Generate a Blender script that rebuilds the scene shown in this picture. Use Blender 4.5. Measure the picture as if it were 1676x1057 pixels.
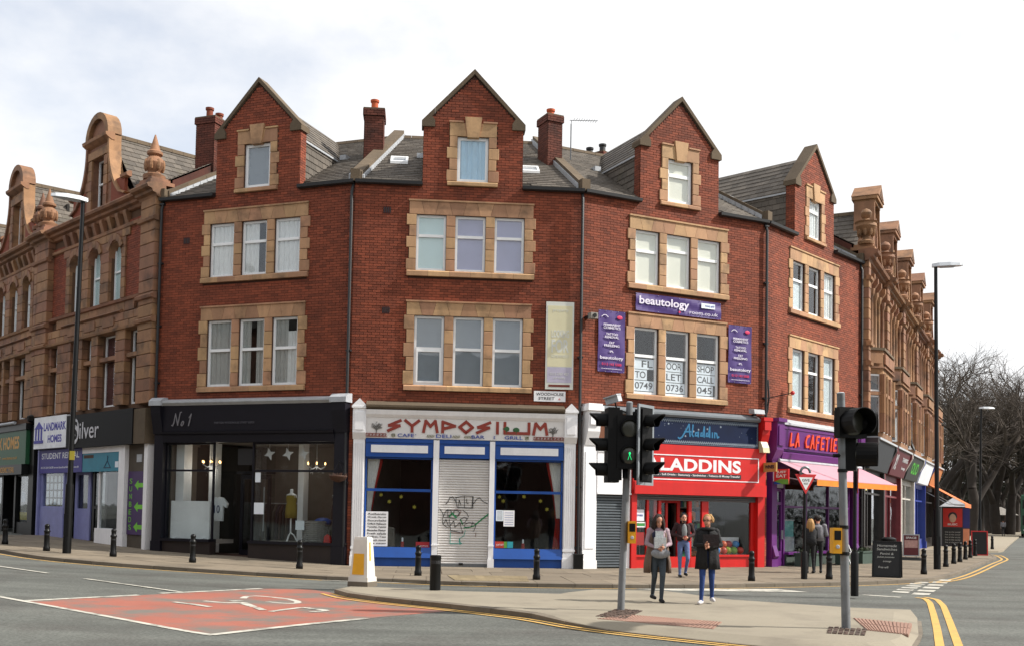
import bpy, bmesh, math, random
from mathutils import Vector, Matrix, noise
R = math.radians
random.seed(7)
for o in list(bpy.data.objects): bpy.data.objects.remove(o)
S = bpy.context.scene
COL = S.collection
# ------------------------------------------------------------------ camera
FPX, PITCH, ROLL, PPY, PPX, CAMH = 1721.19, R(2.4508), R(1.0243), 762.47, 838.0, 1.67
cd = bpy.data.cameras.new('camera'); cam = bpy.data.objects.new('camera', cd); COL.objects.link(cam)
cd.sensor_width = 36; cd.lens = 36*FPX/1676; cd.shift_y = (PPY-528.5)/1676; cd.clip_end = 2000; cd.clip_start = .1
cam.matrix_world = Matrix.Translation((0, 0, CAMH)) @ Matrix.Rotation(R(90)+PITCH, 4, 'X') @ Matrix.Rotation(ROLL, 4, 'Z')
S.camera = cam
S.render.resolution_x, S.render.resolution_y = 1024, 645
# ------------------------------------------------------------------ sky, sun, exposure
SUN_EL, SUN_AZ = R(41), R(-3)          # azimuth: angle from +x towards +y (the sun stands to the right, level with the row)
sd = Vector((math.cos(SUN_EL)*math.cos(SUN_AZ), math.cos(SUN_EL)*math.sin(SUN_AZ), math.sin(SUN_EL)))
W = bpy.data.worlds.new('World'); S.world = W; W.use_nodes = True
nt = W.node_tree; nt.nodes.clear()
def N(t, **k):
    n = nt.nodes.new(t)
    for a, b in k.items(): setattr(n, a, b)
    return n
sky = N('ShaderNodeTexSky', sky_type='NISHITA', sun_disc=False, sun_elevation=SUN_EL, sun_rotation=math.atan2(sd.x, sd.y), air_density=1.0, dust_density=1.0, ozone_density=1.0)
tc = N('ShaderNodeTexCoord'); mp = N('ShaderNodeMapping'); mp.inputs['Scale'].default_value = (-1, 1, 1.7); mp.inputs['Location'].default_value = (.37, .1, .2)
no = N('ShaderNodeTexNoise'); no.inputs['Scale'].default_value = 2.1; no.inputs['Detail'].default_value = 7; no.inputs['Roughness'].default_value = .55
rp = N('ShaderNodeValToRGB'); rp.color_ramp.elements[0].position = .36; rp.color_ramp.elements[1].position = .50
rp.color_ramp.elements[0].color = (.55, .55, .55, 1)
sc = N('ShaderNodeVectorMath', operation='SCALE'); sc.inputs['Scale'].default_value = .15
mx = N('ShaderNodeMix', data_type='RGBA'); mx.inputs['B'].default_value = (.88, .88, .885, 1)
bg = N('ShaderNodeBackground'); ow = N('ShaderNodeOutputWorld')
L = nt.links.new
L(tc.outputs['Generated'], mp.inputs['Vector']); L(mp.outputs[0], no.inputs['Vector']); L(no.outputs['Fac'], rp.inputs['Fac'])
L(sky.outputs[0], sc.inputs[0]); L(sc.outputs[0], mx.inputs['A']); 
sx_ = N('ShaderNodeSeparateXYZ'); L(tc.outputs['Generated'], sx_.inputs[0]); hzr = N('ShaderNodeMapRange'); hzr.inputs['From Min'].default_value = .04; hzr.inputs['From Max'].default_value = .30; hzr.inputs['To Min'].default_value = 1; hzr.inputs['To Max'].default_value = 0; L(sx_.outputs['Z'], hzr.inputs['Value'])
mxx = N('ShaderNodeMath', operation='MAXIMUM'); L(hzr.outputs[0], mxx.inputs[0]); L(rp.outputs['Color'], mxx.inputs[1]); L(mxx.outputs[0], mx.inputs['Factor'])      # low sky is all haze and cloud
L(mx.outputs['Result'], bg.inputs['Color']); L(bg.outputs[0], ow.inputs['Surface'])
bg.inputs['Strength'].default_value = 1.0
sl = bpy.data.lights.new('sun', 'SUN'); so = bpy.data.objects.new('sun', sl); COL.objects.link(so)
sl.energy = 5.0; sl.angle = R(1.2); sl.color = (1, .95, .87)
so.rotation_euler = sd.to_track_quat('Z', 'Y').to_euler()
so.location = sd*60
S.view_settings.view_transform = 'Standard'; S.view_settings.look = 'None'; S.view_settings.exposure = .32; S.view_settings.gamma = 1
S.render.engine = 'CYCLES'

# ------------------------------------------------------------------ pixel helpers (a pixel is a direction; distance comes from the ground or wall)
def zg(x):
    t = max(0, -4.2-x); t = min(t, 26)
    return .038*t*t/(t+.8) if t > 0 else 0.0
def ray(px, py):
    X, Y = px-PPX, PPY-py; c, s = math.cos(ROLL), math.sin(ROLL)
    a, b = (X*c-Y*s)/FPX, (X*s+Y*c)/FPX; c, s = math.cos(PITCH), math.sin(PITCH)
    return Vector((a, c-b*s, s+b*c))
def G(px, py, dz=0.0):
    z = dz; r = ray(px, py)
    for _ in range(12):
        q = r*((z-CAMH)/r.z); z = .5*z+.5*(zg(q.x)+dz)
    return Vector((q.x, q.y, zg(q.x)+dz))
# ------------------------------------------------------------------ materials
MATS = {}
def srgb(c):
    if isinstance(c, str):
        c = c.lstrip('#'); c = [int(c[i:i+2], 16)/255 for i in (0, 2, 4)]
        return tuple(x/12.92 if x <= .04045 else ((x+.055)/1.055)**2.4 for x in c)
    return tuple(c)
def pm(name, col, rough=.6, metal=0.0, noise=(3., .15), fine=None, bump=None, orand=0.0, spec=.5, emit=None, attr=0.0, wear=None, coat=0.0, streak=None, alt=None):
    """plain procedural material: colour * (noise) * (object random); optional bump and a wear colour in noisy patches"""
    if name in MATS: return MATS[name]
    m = bpy.data.materials.new(name); m.use_nodes = True; t = m.node_tree; ns = t.nodes; lk = t.links.new
    b = ns['Principled BSDF']; b.inputs['Roughness'].default_value = rough; b.inputs['Metallic'].default_value = metal
    b.inputs['Specular IOR Level'].default_value = spec; b.inputs['Coat Weight'].default_value = coat
    col = srgb(col)
    geo = ns.new('ShaderNodeNewGeometry')
    rgb = ns.new('ShaderNodeRGB'); rgb.outputs[0].default_value = (*col, 1); cur = rgb.outputs[0]
    if alt:                                             # each piece leans towards a second tone
        oi = ns.new('ShaderNodeObjectInfo'); wn = ns.new('ShaderNodeTexWhiteNoise'); wn.noise_dimensions = '1D'; lk(oi.outputs['Random'], wn.inputs['W']); mxa = ns.new('ShaderNodeMix'); mxa.data_type = 'RGBA'; mxa.inputs['B'].default_value = (*srgb(alt), 1); lk(cur, mxa.inputs['A']); lk(wn.outputs['Value'], mxa.inputs['Factor']); cur = mxa.outputs['Result']
    def mul(cur, fac_out, lo, hi):
        mr = ns.new('ShaderNodeMapRange'); mr.inputs['To Min'].default_value = lo; mr.inputs['To Max'].default_value = hi
        lk(fac_out, mr.inputs['Value'])
        v = ns.new('ShaderNodeVectorMath'); v.operation = 'SCALE'; lk(cur, v.inputs[0]); lk(mr.outputs[0], v.inputs['Scale']); return v.outputs[0]
    def nz(scale, detail=5):
        n = ns.new('ShaderNodeTexNoise'); n.inputs['Scale'].default_value = scale; n.inputs['Detail'].default_value = detail
        n.inputs['Roughness'].default_value = .6; lk(geo.outputs['Position'], n.inputs['Vector']); return n.outputs['Fac']
    if noise: cur = mul(cur, nz(noise[0]), 1-noise[1]*1.8, 1+noise[1]*1.8)
    if streak:
        mpn = ns.new('ShaderNodeMapping'); mpn.inputs['Scale'].default_value = (streak[0], streak[0], streak[0]*.12); lk(geo.outputs['Position'], mpn.inputs['Vector'])
        n = ns.new('ShaderNodeTexNoise'); n.inputs['Scale'].default_value = 1; n.inputs['Detail'].default_value = 6; n.inputs['Roughness'].default_value = .65; lk(mpn.outputs[0], n.inputs['Vector']); cur = mul(cur, n.outputs['Fac'], 1-streak[1]*2, 1+streak[1]*1.6)
    if fine: cur = mul(cur, nz(fine[0], 3), 1-fine[1]*1.8, 1+fine[1]*1.8)
    if orand:
        oi = ns.new('ShaderNodeObjectInfo'); cur = mul(cur, oi.outputs['Random'], 1-orand, 1+orand)
    if attr:
        at = ns.new('ShaderNodeAttribute'); at.attribute_name = 'rnd'; cur = mul(cur, at.outputs['Fac'], 1-attr, 1+attr)
    if wear:
        wc, sc_, lo, hi = wear
        r2 = ns.new('ShaderNodeMapRange'); r2.inputs['From Min'].default_value = lo; r2.inputs['From Max'].default_value = hi
        lk(nz(sc_, 8), r2.inputs['Value'])
        mxn = ns.new('ShaderNodeMix'); mxn.data_type = 'RGBA'; mxn.inputs['B'].default_value = (*srgb(wc), 1)
        lk(cur, mxn.inputs['A']); lk(r2.outputs[0], mxn.inputs['Factor']); cur = mxn.outputs['Result']
    lk(cur, b.inputs['Base Color'])
    if bump:
        bn = ns.new('ShaderNodeBump'); bn.inputs['Strength'].default_value = bump[1]; bn.inputs['Distance'].default_value = .02
        lk(nz(bump[0], 6), bn.inputs['Height']); lk(bn.outputs[0], b.inputs['Normal'])
    if emit:
        b.inputs['Emission Color'].default_value = (*srgb(emit[0]), 1); b.inputs['Emission Strength'].default_value = emit[1]
    MATS[name] = m; return m
def glassmat(name, tint=(.8, .85, .85), base=.05, mult=.8):
    if name in MATS: return MATS[name]
    m = bpy.data.materials.new(name); m.use_nodes = True; t = m.node_tree; t.nodes.clear(); lk = t.links.new
    tr = t.nodes.new('ShaderNodeBsdfTransparent'); tr.inputs[0].default_value = (*tint, 1)
    gl = t.nodes.new('ShaderNodeBsdfGlossy'); gl.inputs['Roughness'].default_value = .03; gl.inputs[0].default_value = (.95, .97, 1, 1)
    fc = t.nodes.new('ShaderNodeLayerWeight'); fc.inputs['Blend'].default_value = .5; fr = t.nodes.new('ShaderNodeMath'); fr.operation = 'POWER'; fr.inputs[1].default_value = 5; lk(fc.outputs['Facing'], fr.inputs[0])   # Schlick, the same from both faces
    geo = t.nodes.new('ShaderNodeNewGeometry'); nn = t.nodes.new('ShaderNodeTexNoise'); nn.inputs['Scale'].default_value = 1.3; nn.inputs['Detail'].default_value = 1
    bp = t.nodes.new('ShaderNodeBump'); bp.inputs['Strength'].default_value = .05; bp.inputs['Distance'].default_value = .1
    lk(geo.outputs['Position'], nn.inputs['Vector']); lk(nn.outputs['Fac'], bp.inputs['Height']); lk(bp.outputs[0], gl.inputs['Normal'])
    ma = t.nodes.new('ShaderNodeMath'); ma.operation = 'MULTIPLY_ADD'; ma.inputs[1].default_value = mult; ma.inputs[2].default_value = base; ma.use_clamp = True
    lk(fr.outputs[0], ma.inputs[0])
    mi = t.nodes.new('ShaderNodeMixShader'); lk(ma.outputs[0], mi.inputs[0]); lk(tr.outputs[0], mi.inputs[1]); lk(gl.outputs[0], mi.inputs[2])
    o = t.nodes.new('ShaderNodeOutputMaterial'); lk(mi.outputs[0], o.inputs[0])
    MATS[name] = m; return m
# ------------------------------------------------------------------ mesh builder
class MB:
    def __init__(s): s.v = []; s.f = []; s.r = []; s.cur = .5
    def add(s, vs, fs):
        n = len(s.v); s.v += [tuple(v) for v in vs]; s.f += [tuple(i+n for i in f) for f in fs]; s.r += [s.cur]*len(fs); return s
    def box(s, x0, x1, y0, y1, z0, z1, open_back=False):
        vs = [(x0,y0,z0),(x1,y0,z0),(x1,y1,z0),(x0,y1,z0),(x0,y0,z1),(x1,y0,z1),(x1,y1,z1),(x0,y1,z1)]
        fs = [(0,1,5,4),(1,2,6,5),(3,0,4,7),(4,5,6,7),(3,2,1,0)]
        if not open_back: fs.append((2,3,7,6))
        return s.add(vs, fs)
    def prism(s, poly, y0, y1):
        """polygon in x,z extruded along y (front y0)"""
        n = len(poly); a = sum(poly[i][0]*poly[(i+1) % n][1]-poly[(i+1) % n][0]*poly[i][1] for i in range(n))
        if a < 0: poly = poly[::-1]
        vs = [(p[0], y0, p[1]) for p in poly]+[(p[0], y1, p[1]) for p in poly]
        fs = [tuple(range(n)), tuple(range(2*n-1, n-1, -1))]+[(i, n+i, n+(i+1) % n, (i+1) % n) for i in range(n)]
        return s.add(vs, fs)
    def prismx(s, poly, x0, x1):
        """polygon in y,z extruded along x"""
        n = len(poly); a = sum(poly[i][0]*poly[(i+1) % n][1]-poly[(i+1) % n][0]*poly[i][1] for i in range(n))
        if a < 0: poly = poly[::-1]
        vs = [(x0, p[0], p[1]) for p in poly]+[(x1, p[0], p[1]) for p in poly]
        fs = [tuple(range(n-1, -1, -1)), tuple(range(n, 2*n))]+[((i+1) % n, n+(i+1) % n, n+i, i) for i in range(n)]
        return s.add(vs, fs)
    def prismz(s, poly, z0, z1):
        n = len(poly); a = sum(poly[i][0]*poly[(i+1) % n][1]-poly[(i+1) % n][0]*poly[i][1] for i in range(n))
        if a < 0: poly = poly[::-1]
        vs = [(p[0], p[1], z0) for p in poly]+[(p[0], p[1], z1) for p in poly]
        fs = [tuple(range(n-1, -1, -1)), tuple(range(n, 2*n))]+[(i, (i+1) % n, n+(i+1) % n, n+i) for i in range(n)]
        return s.add(vs, fs)
    def hexa(s, a, b):
        """two matching quads a (bottom) and b (top) -> solid"""
        return s.add(list(a)+list(b), [(3,2,1,0),(4,5,6,7),(0,1,5,4),(1,2,6,5),(2,3,7,6),(3,0,4,7)])
    def quad(s, a, b, c, d): return s.add([a, b, c, d], [(0, 1, 2, 3)])
    def tube(s, pts, rad, n=8, cap=True):
        pts = [Vector(p) for p in pts]; rad = rad if isinstance(rad, (list, tuple)) else [rad]*len(pts)
        base = len(s.v); vs = []; fs = []; prev = None
        for i, p in enumerate(pts):
            d = (pts[min(i+1, len(pts)-1)]-pts[max(i-1, 0)]).normalized()
            if prev is None:
                a = d.orthogonal().normalized()
            else:
                a = (prev-d*prev.dot(d)); a = a.normalized() if a.length > 1e-5 else d.orthogonal().normalized()
            prev = a; b = d.cross(a)
            for k in range(n):
                t = 2*math.pi*k/n; vs.append(p+(a*math.cos(t)+b*math.sin(t))*rad[i])
        for i in range(len(pts)-1):
            for k in range(n):
                k2 = (k+1) % n; fs.append((i*n+k, i*n+k2, (i+1)*n+k2, (i+1)*n+k))
        if cap: fs.append(tuple(range(n-1, -1, -1))); fs.append(tuple((len(pts)-1)*n+k for k in range(n)))
        return s.add(vs, fs)
    def lathe(s, prof, n=16, c=(0, 0, 0), sx=1, sy=1):
        vs = []; fs = []
        for r, z in prof:
            for k in range(n):
                t = 2*math.pi*k/n; vs.append((c[0]+r*sx*math.cos(t), c[1]+r*sy*math.sin(t), c[2]+z))
        for i in range(len(prof)-1):
            for k in range(n):
                k2 = (k+1) % n; fs.append((i*n+k, i*n+k2, (i+1)*n+k2, (i+1)*n+k))
        fs.append(tuple(range(n-1, -1, -1))); fs.append(tuple((len(prof)-1)*n+k for k in range(n)))
        return s.add(vs, fs)
    def ell(s, c, r, n=12, m=8, M=None):
        vs = []; fs = []
        for j in range(1, m):
            ph = math.pi*j/m
            for k in range(n):
                t = 2*math.pi*k/n; vs.append(Vector((r[0]*math.sin(ph)*math.cos(t), r[1]*math.sin(ph)*math.sin(t), r[2]*math.cos(ph))))
        vs += [Vector((0, 0, r[2])), Vector((0, 0, -r[2]))]
        for j in range(m-2):
            for k in range(n):
                k2 = (k+1) % n; fs.append((j*n+k, (j+1)*n+k, (j+1)*n+k2, j*n+k2))
        T, B = len(vs)-2, len(vs)-1
        for k in range(n):
            k2 = (k+1) % n; fs.append((T, k, k2)); fs.append((B, (m-2)*n+k2, (m-2)*n+k))
        if M is not None: vs = [M @ v for v in vs]
        return s.add([v+Vector(c) for v in vs], fs)
    def stroke(s, pts, w, y0, y1, map_=lambda p: p):
        """flat ribbon letter stroke in x,z"""
        for i in range(len(pts)-1):
            a, b = Vector(map_(pts[i])), Vector(map_(pts[i+1])); d = b-a
            if d.length < 1e-6: continue
            d.normalize(); nrm = Vector((-d.y, d.x))*w/2; e = d*w*.35
            poly = [a-e+nrm, a-e-nrm, b+e-nrm, b+e+nrm]
            dy = .0007*(i % 3)
            s.prism([(p.x, p.y) for p in poly], y0-dy, y1)
        return s
    def mesh(s, name, mat, smooth=False):
        me = bpy.data.meshes.new(name); me.from_pydata(s.v, [], s.f)
        for m in (mat if isinstance(mat, (list, tuple)) else [mat]): me.materials.append(m)
        if any(r != .5 for r in s.r):
            a = me.attributes.new('rnd', 'FLOAT', 'FACE'); a.data.foreach_set('value', s.r)
        if smooth:
            me.polygons.foreach_set('use_smooth', [True]*len(me.polygons))
        me.update(); return me
    def obj(s, name, mat, parent=None, smooth=False, **k):
        o = bpy.data.objects.new(name, s.mesh(name, mat, smooth)); COL.objects.link(o)
        if parent: o.parent = parent
        for a, b in k.items(): o[a] = b
        if smooth == 'auto':
            try:
                o.data.set_sharp_from_angle(angle=R(35))
            except Exception: pass
        return o
def tag(o, label, cat, group=None):
    o['label'] = label; o['category'] = cat
    if group: o['group'] = group
    return o
def thing(name, label, cat, loc=(0, 0, 0), rz=0, group=None):
    o = bpy.data.objects.new(name, None); COL.objects.link(o); o.location = loc; o.rotation_euler = (0, 0, rz)
    o.empty_display_size = .2
    return tag(o, label, cat, group)
def copy_tree(o, parent=None):
    c = o.copy(); COL.objects.link(c); c.parent = parent
    for ch in list(o.children): copy_tree(ch, c)
    return c
def link(name, me, parent, loc=(0, 0, 0), scale=(1, 1, 1), rot=(0, 0, 0)):
    o = bpy.data.objects.new(name, me); COL.objects.link(o); o.parent = parent; o.location = loc; o.scale = scale; o.rotation_euler = rot
    return o
def textmesh(name, body, rect, y, mat, parent, shear=0, bold=0, ext=.004, fit=True, spacing=1.0, rz=0):
    """lettering standing in the x,z plane inside rect=(u0,u1,z0,z1), facing -y"""
    cu = bpy.data.curves.new('t', 'FONT'); cu.body = body; cu.size = 1; cu.shear = shear; cu.offset = bold; cu.extrude = .5; cu.space_character = spacing; cu.resolution_u = 4
    to = bpy.data.objects.new('t', cu)
    me = bpy.data.meshes.new_from_object(to)
    bpy.data.objects.remove(to); bpy.data.curves.remove(cu)
    xs = [v.co.x for v in me.vertices]; ys = [v.co.y for v in me.vertices]
    x0, x1, y0, y1 = min(xs), max(xs), min(ys), max(ys); u0, u1, z0, z1 = rect
    sx, sz = (u1-u0)/(x1-x0), (z1-z0)/(y1-y0)
    if not fit: sx = sz
    for v in me.vertices:
        p = v.co; v.co = (u0+(p.x-x0)*sx, y-p.z*ext*2, z0+(p.y-y0)*sz)
    me.materials.clear(); me.materials.append(mat); me.name = name
    o = bpy.data.objects.new(name, me); COL.objects.link(o); o.parent = parent
    return o
# ------------------------------------------------------------------ palette
M = {}
M['brick'] = pm('brick', '#7c3d27', .85, noise=(.45, .16), fine=(14, .10), attr=.32, streak=(1.4, .22), bump=(40, .25), wear=('#2f1a16', 1.1, .60, .95))
M['brickL'] = pm('brick_panel', '#7c3d27', .85, noise=(.8, .14), fine=(25, .12), bump=(40, .3))
M['brickdark'] = pm('sooty_brick', '#5f3327', .9, noise=(.8, .2), fine=(14, .1), attr=.28, bump=(40, .25), wear=('#241613', 1.4, .5, .8))
M['mortar'] = pm('mortar', '#43291f', .95, noise=(1.5, .2), fine=(30, .1))
M['stone'] = pm('buff_stone', '#ba976e', .8, alt='#a67c60', streak=(2.2, .24), noise=(1.2, .10), fine=(18, .07), orand=.13, bump=(60, .15), wear=('#4e3f30', 1.7, .52, .85))
M['terra'] = pm('terracotta', '#97714d', .75, alt='#875d47', streak=(2.0, .26), noise=(1.1, .14), fine=(16, .08), orand=.14, bump=(50, .2), wear=('#35271d', 1.5, .48, .8))
M['terraj'] = pm('terracotta_joint', '#5b4230', .95)
M['coping'] = pm('coping_stone', '#5d5040', .95, noise=(2, .2), fine=(25, .12), bump=(30, .3), orand=.12)
M['slate'] = pm('slate', '#5c554d', .75, noise=(.7, .16), fine=(10, .12), attr=.28, bump=(50, .2), wear=('#5a5540', 1.6, .6, .9))
M['slatebed'] = pm('slate_bed', '#26241f', .95)
M['lead'] = pm('lead', '#a9adb2', .5, noise=(5, .15), fine=(30, .08))
M['upvc'] = pm('white_plastic', '#eceeef', .35, noise=(6, .04))
M['glass'] = glassmat('window_glass', (.96, .97, .97), .055, .9)
M['shopglass'] = glassmat('shop_glass', (.9, .93, .93), .04, .9)
M['gutter'] = pm('black_gutter', '#191a1c', .5, noise=(6, .2))
M['pot'] = pm('clay_pot', '#b3532c', .8, noise=(8, .2))
M['black'] = pm('black_paint', '#08090a', .42, spec=.3, noise=(7, .2), fine=(60, .1))
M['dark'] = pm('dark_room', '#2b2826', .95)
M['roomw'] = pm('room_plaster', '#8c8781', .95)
M['white'] = pm('white_paint', '#ececee', .5, streak=(4, .06), noise=(2, .06), fine=(20, .04))
M['navy'] = pm('navy_paint', '#12111b', .5, spec=.3, streak=(3, .08), noise=(3, .15))
M['navyd'] = pm('stall_riser_brown', '#241a17', .6, noise=(4, .25))
M['blue'] = pm('blue_paint', '#0b4796', .45, streak=(3, .08), noise=(3, .1))
M['red'] = pm('red_paint', '#c4140f', .45, streak=(3, .08), noise=(3, .08))
M['purple'] = pm('purple_paint', '#5a2068', .45, streak=(3, .08), noise=(3, .12))
M['fasciagrey'] = pm('pale_fascia', '#dddbd9', .6, noise=(3, .05))
M['shutter'] = pm('galvanised_slats', '#cfccc9', .5, metal=.0, noise=(2, .08), fine=(20, .05))
M['pave'] = pm('paving_flag', '#786d5d', .9, noise=(.9, .2), fine=(22, .12), orand=.16, bump=(60, .2), wear=('#50463a', 2.2, .58, .85))
M['kerb'] = pm('kerb_stone', '#6d6457', .9, noise=(2, .2), fine=(25, .1), orand=.15, bump=(40, .2))
M['lamp'] = pm('lamp_glow', '#ffd9a0', .5, emit=('#ffc070', 6))
M['grey'] = pm('grey_metal', '#6e7276', .45, metal=.5, noise=(6, .15), wear=('#3a342e', 6, .6, .8))
M['wood'] = pm('brown_wood', '#4a2f20', .7, noise=(6, .2))
M['paper'] = pm('paper', '#e2eaf2', .8, noise=(4, .05))
M['ink'] = pm('ink', '#25262c', .7)
M['skin'] = pm('skin', '#c08a70', .5, noise=(20, .06))
# ================================================================== THE GROUND
ASPH = pm('asphalt', '#5a5c57', .9, noise=(.22, .14), fine=(1.6, .08), bump=(90, .5), wear=('#4c4a46', .5, .48, .72))
t = ASPH.node_tree                                      # aggregate speckle
_b = t.nodes['Principled BSDF']; _src = _b.inputs['Base Color'].links[0].from_socket
_g = t.nodes.new('ShaderNodeNewGeometry'); _v = t.nodes.new('ShaderNodeTexNoise'); _v.inputs['Scale'].default_value = 26; _v.inputs['Detail'].default_value = 2
t.links.new(_g.outputs['Position'], _v.inputs['Vector'])
_r = t.nodes.new('ShaderNodeMapRange'); _r.inputs['From Min'].default_value = .3; _r.inputs['From Max'].default_value = .7; _r.inputs['To Min'].default_value = .68; _r.inputs['To Max'].default_value = 1.32
t.links.new(_v.outputs['Fac'], _r.inputs['Value'])
_s = t.nodes.new('ShaderNodeVectorMath'); _s.operation = 'SCALE'; t.links.new(_src, _s.inputs[0]); t.links.new(_r.outputs[0], _s.inputs['Scale']); _mp = t.nodes.new('ShaderNodeMapping'); _mp.inputs['Rotation'].default_value = (0, 0, R(6)); _mp.inputs['Scale'].default_value = (.10, 1.1, 1); t.links.new(_g.outputs['Position'], _mp.inputs['Vector'])   # tyre-polished bands along the traffic
_n2 = t.nodes.new('ShaderNodeTexNoise'); _n2.inputs['Scale'].default_value = 1; _n2.inputs['Detail'].default_value = 5; t.links.new(_mp.outputs[0], _n2.inputs['Vector'])
_r2 = t.nodes.new('ShaderNodeMapRange'); _r2.inputs['From Min'].default_value = .3; _r2.inputs['From Max'].default_value = .7; _r2.inputs['To Min'].default_value = .74; _r2.inputs['To Max'].default_value = 1.22; t.links.new(_n2.outputs['Fac'], _r2.inputs['Value'])
_s2 = t.nodes.new('ShaderNodeVectorMath'); _s2.operation = 'SCALE'; t.links.new(_s.outputs[0], _s2.inputs[0]); t.links.new(_r2.outputs[0], _s2.inputs['Scale']); t.links.new(_s2.outputs[0], _b.inputs['Base Color'])
PW = pm('white_road_paint', '#b9b6ab', .8, noise=(2, .1), wear=('#6f6f68', 3.5, .48, .68))
PY = pm('yellow_road_paint', '#c49c52', .8, noise=(2, .1), wear=('#8a7a58', 6, .56, .78))
PR = pm('red_surfacing', '#96594a', .9, noise=(.8, .12), fine=(30, .1), wear=('#6b655e', .9, .44, .62), bump=(80, .3))
ISL = pm('buff_concrete', '#8a8272', .9, noise=(.5, .12), fine=(20, .06), bump=(60, .15), wear=('#6c6458', .9, .5, .8))
PINK = pm('tactile_pink', '#957566', .9, noise=(2, .1), fine=(25, .08), orand=.1)
RZ = -.1
m = MB()
xs = [-500, -60, -31]+[-30+.5*i for i in range(53)]+[0, 40, 120, 600]
ys = [-150, 0, 30, 60, 120, 900]
for i in range(len(xs)-1):
    for j in range(len(ys)-1):
        m.quad(*[(x, y, zg(x)+RZ) for x, y in ((xs[i], ys[j]), (xs[i+1], ys[j]), (xs[i+1], ys[j+1]), (xs[i], ys[j+1]))])
road = m.obj('road', ASPH, kind='structure')
# ---- building line and kerb line
P = [Vector(p) for p in ((-11.307, 33.227), (-4.809, 30.899), (2.043, 31.465), (8.311, 34.501), (13.2045, 39.8386))]
def adir(d): return Vector((math.cos(R(d)), math.sin(R(d))))
LA, EA = 45.0, 63.0
LW1, LW2, LW3 = 9.2, 7.9, 8.0
PL1 = P[0]+LW1*Vector((-math.cos(R(LA)), math.sin(R(LA)))); PL2 = PL1+LW2*Vector((-math.cos(R(48)), math.sin(R(48)))); PL3 = PL2+LW3*Vector((-math.cos(R(50)), math.sin(R(50))))
EB = 5.65; EN = 5
PE = P[4]+EB*EN*adir(EA)
BL = [PL3, PL2, PL1]+P+[PE]
kpx = [(0, 898), (70, 910), (214, 922), (434, 936), (560, 942), (727, 950), (884, 953.6), (1100, 956), (1224, 954), (1399, 951), (1480, 948), (1532, 944.5), (1560, 938), (1581, 931), (1610, 919), (1633, 911)]
KL = [G(*p).to_2d() for p in kpx]
KL = [KL[0]+(KL[0]-KL[1]).normalized()*9]+KL+[KL[-1]+Vector((2.4, 6)), KL[-1]+Vector((1.5, 10))]
def resample(pl, step):
    out = [pl[0]]; need = step
    for a, b in zip(pl, pl[1:]):
        l = (b-a).length; pos = 0
        while l-pos >= need:
            pos += need; out.append(a+(b-a)*(pos/l)); need = step
        need -= l-pos
    return out
def smooth(pl, n=3):
    for _ in range(n): pl = [pl[0]]+[(pl[i-1]+2*pl[i]+pl[i+1])/4 for i in range(1, len(pl)-1)]+[pl[-1]]
    return pl
def nearest(pl, p):
    best = None
    for a, b in zip(pl, pl[1:]):
        d = b-a; t = max(0, min(1, (p-a).dot(d)/d.length_squared)); q = a+d*t; l = (q-p).length
        if best is None or l < best[0]: best = (l, q)
    return best[1]
KF = smooth(resample(KL, .45), 6)
INN = [nearest(BL, p) for p in KF]
INN = smooth(INN, 4)
def zq(p, dz=0): return Vector((p.x, p.y, zg(p.x)+dz))
m = MB()                                                # bed under the flags
for i in range(len(KF)-1):
    a, b, c, d = KF[i], KF[i+1], INN[i+1], INN[i]
    k = .13
    a, b = a.lerp(d, .02), b.lerp(c, .02)
    c, d = c+(c-b)*.3, d+(d-a)*.3
    m.hexa([zq(a, -.3), zq(b, -.3), zq(c, -.3), zq(d, -.3)], [zq(a, -.012), zq(b, -.012), zq(c, -.012), zq(d, -.012)])
pavement = m.obj('pavement', M['mortar'], kind='structure')
g = .006
for i in range(0, len(KF)-2, 2):                        # kerb stones .9 m long
    a, b = KF[i], KF[i+2]; ia, ib = (INN[i]-a).normalized()*.15, (INN[i+2]-b).normalized()*.15
    e = (b-a).normalized()*g
    mm = MB(); mm.hexa([zq(a+e, -.25), zq(b-e, -.25), zq(b+ib-e, -.25), zq(a+ia+e, -.25)], [zq(a+e, -.012)+Vector((0, 0, 0)), zq(b-e, -.012), zq(b+ib-e, .004), zq(a+ia+e, .004)])
    mm.obj('kerb_stone', M['kerb'], pavement)
rr = random.Random(3)
rows = 5
bounds = [0, .2, .4, .62, .82, 1.06]
for r_ in range(rows):
    off = r_ % 2; step = (2, 3, 3, 2, 3)[r_]
    for i in range(off, len(KF)-step, step):
        def at(j, f):
            k = (INN[j]-KF[j]); l = k.length; return KF[j]+k*((.16+(l-.16)*f)/l)
        a, b, c, d = at(i, bounds[r_]), at(i+step, bounds[r_]), at(i+step, bounds[r_+1]), at(i, bounds[r_+1])
        cen = (a+b+c+d)/4
        a, b, c, d = [p+(cen-p).normalized()*.011 for p in (a, b, c, d)]
        dz = rr.uniform(-.004, .004)
        mm = MB(); mm.hexa([zq(p, -.06) for p in (a, b, c, d)], [zq(p, dz+.001) for p in (a, b, c, d)])
        mm.obj('paving_flag', M['pave'], pavement)
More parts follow.
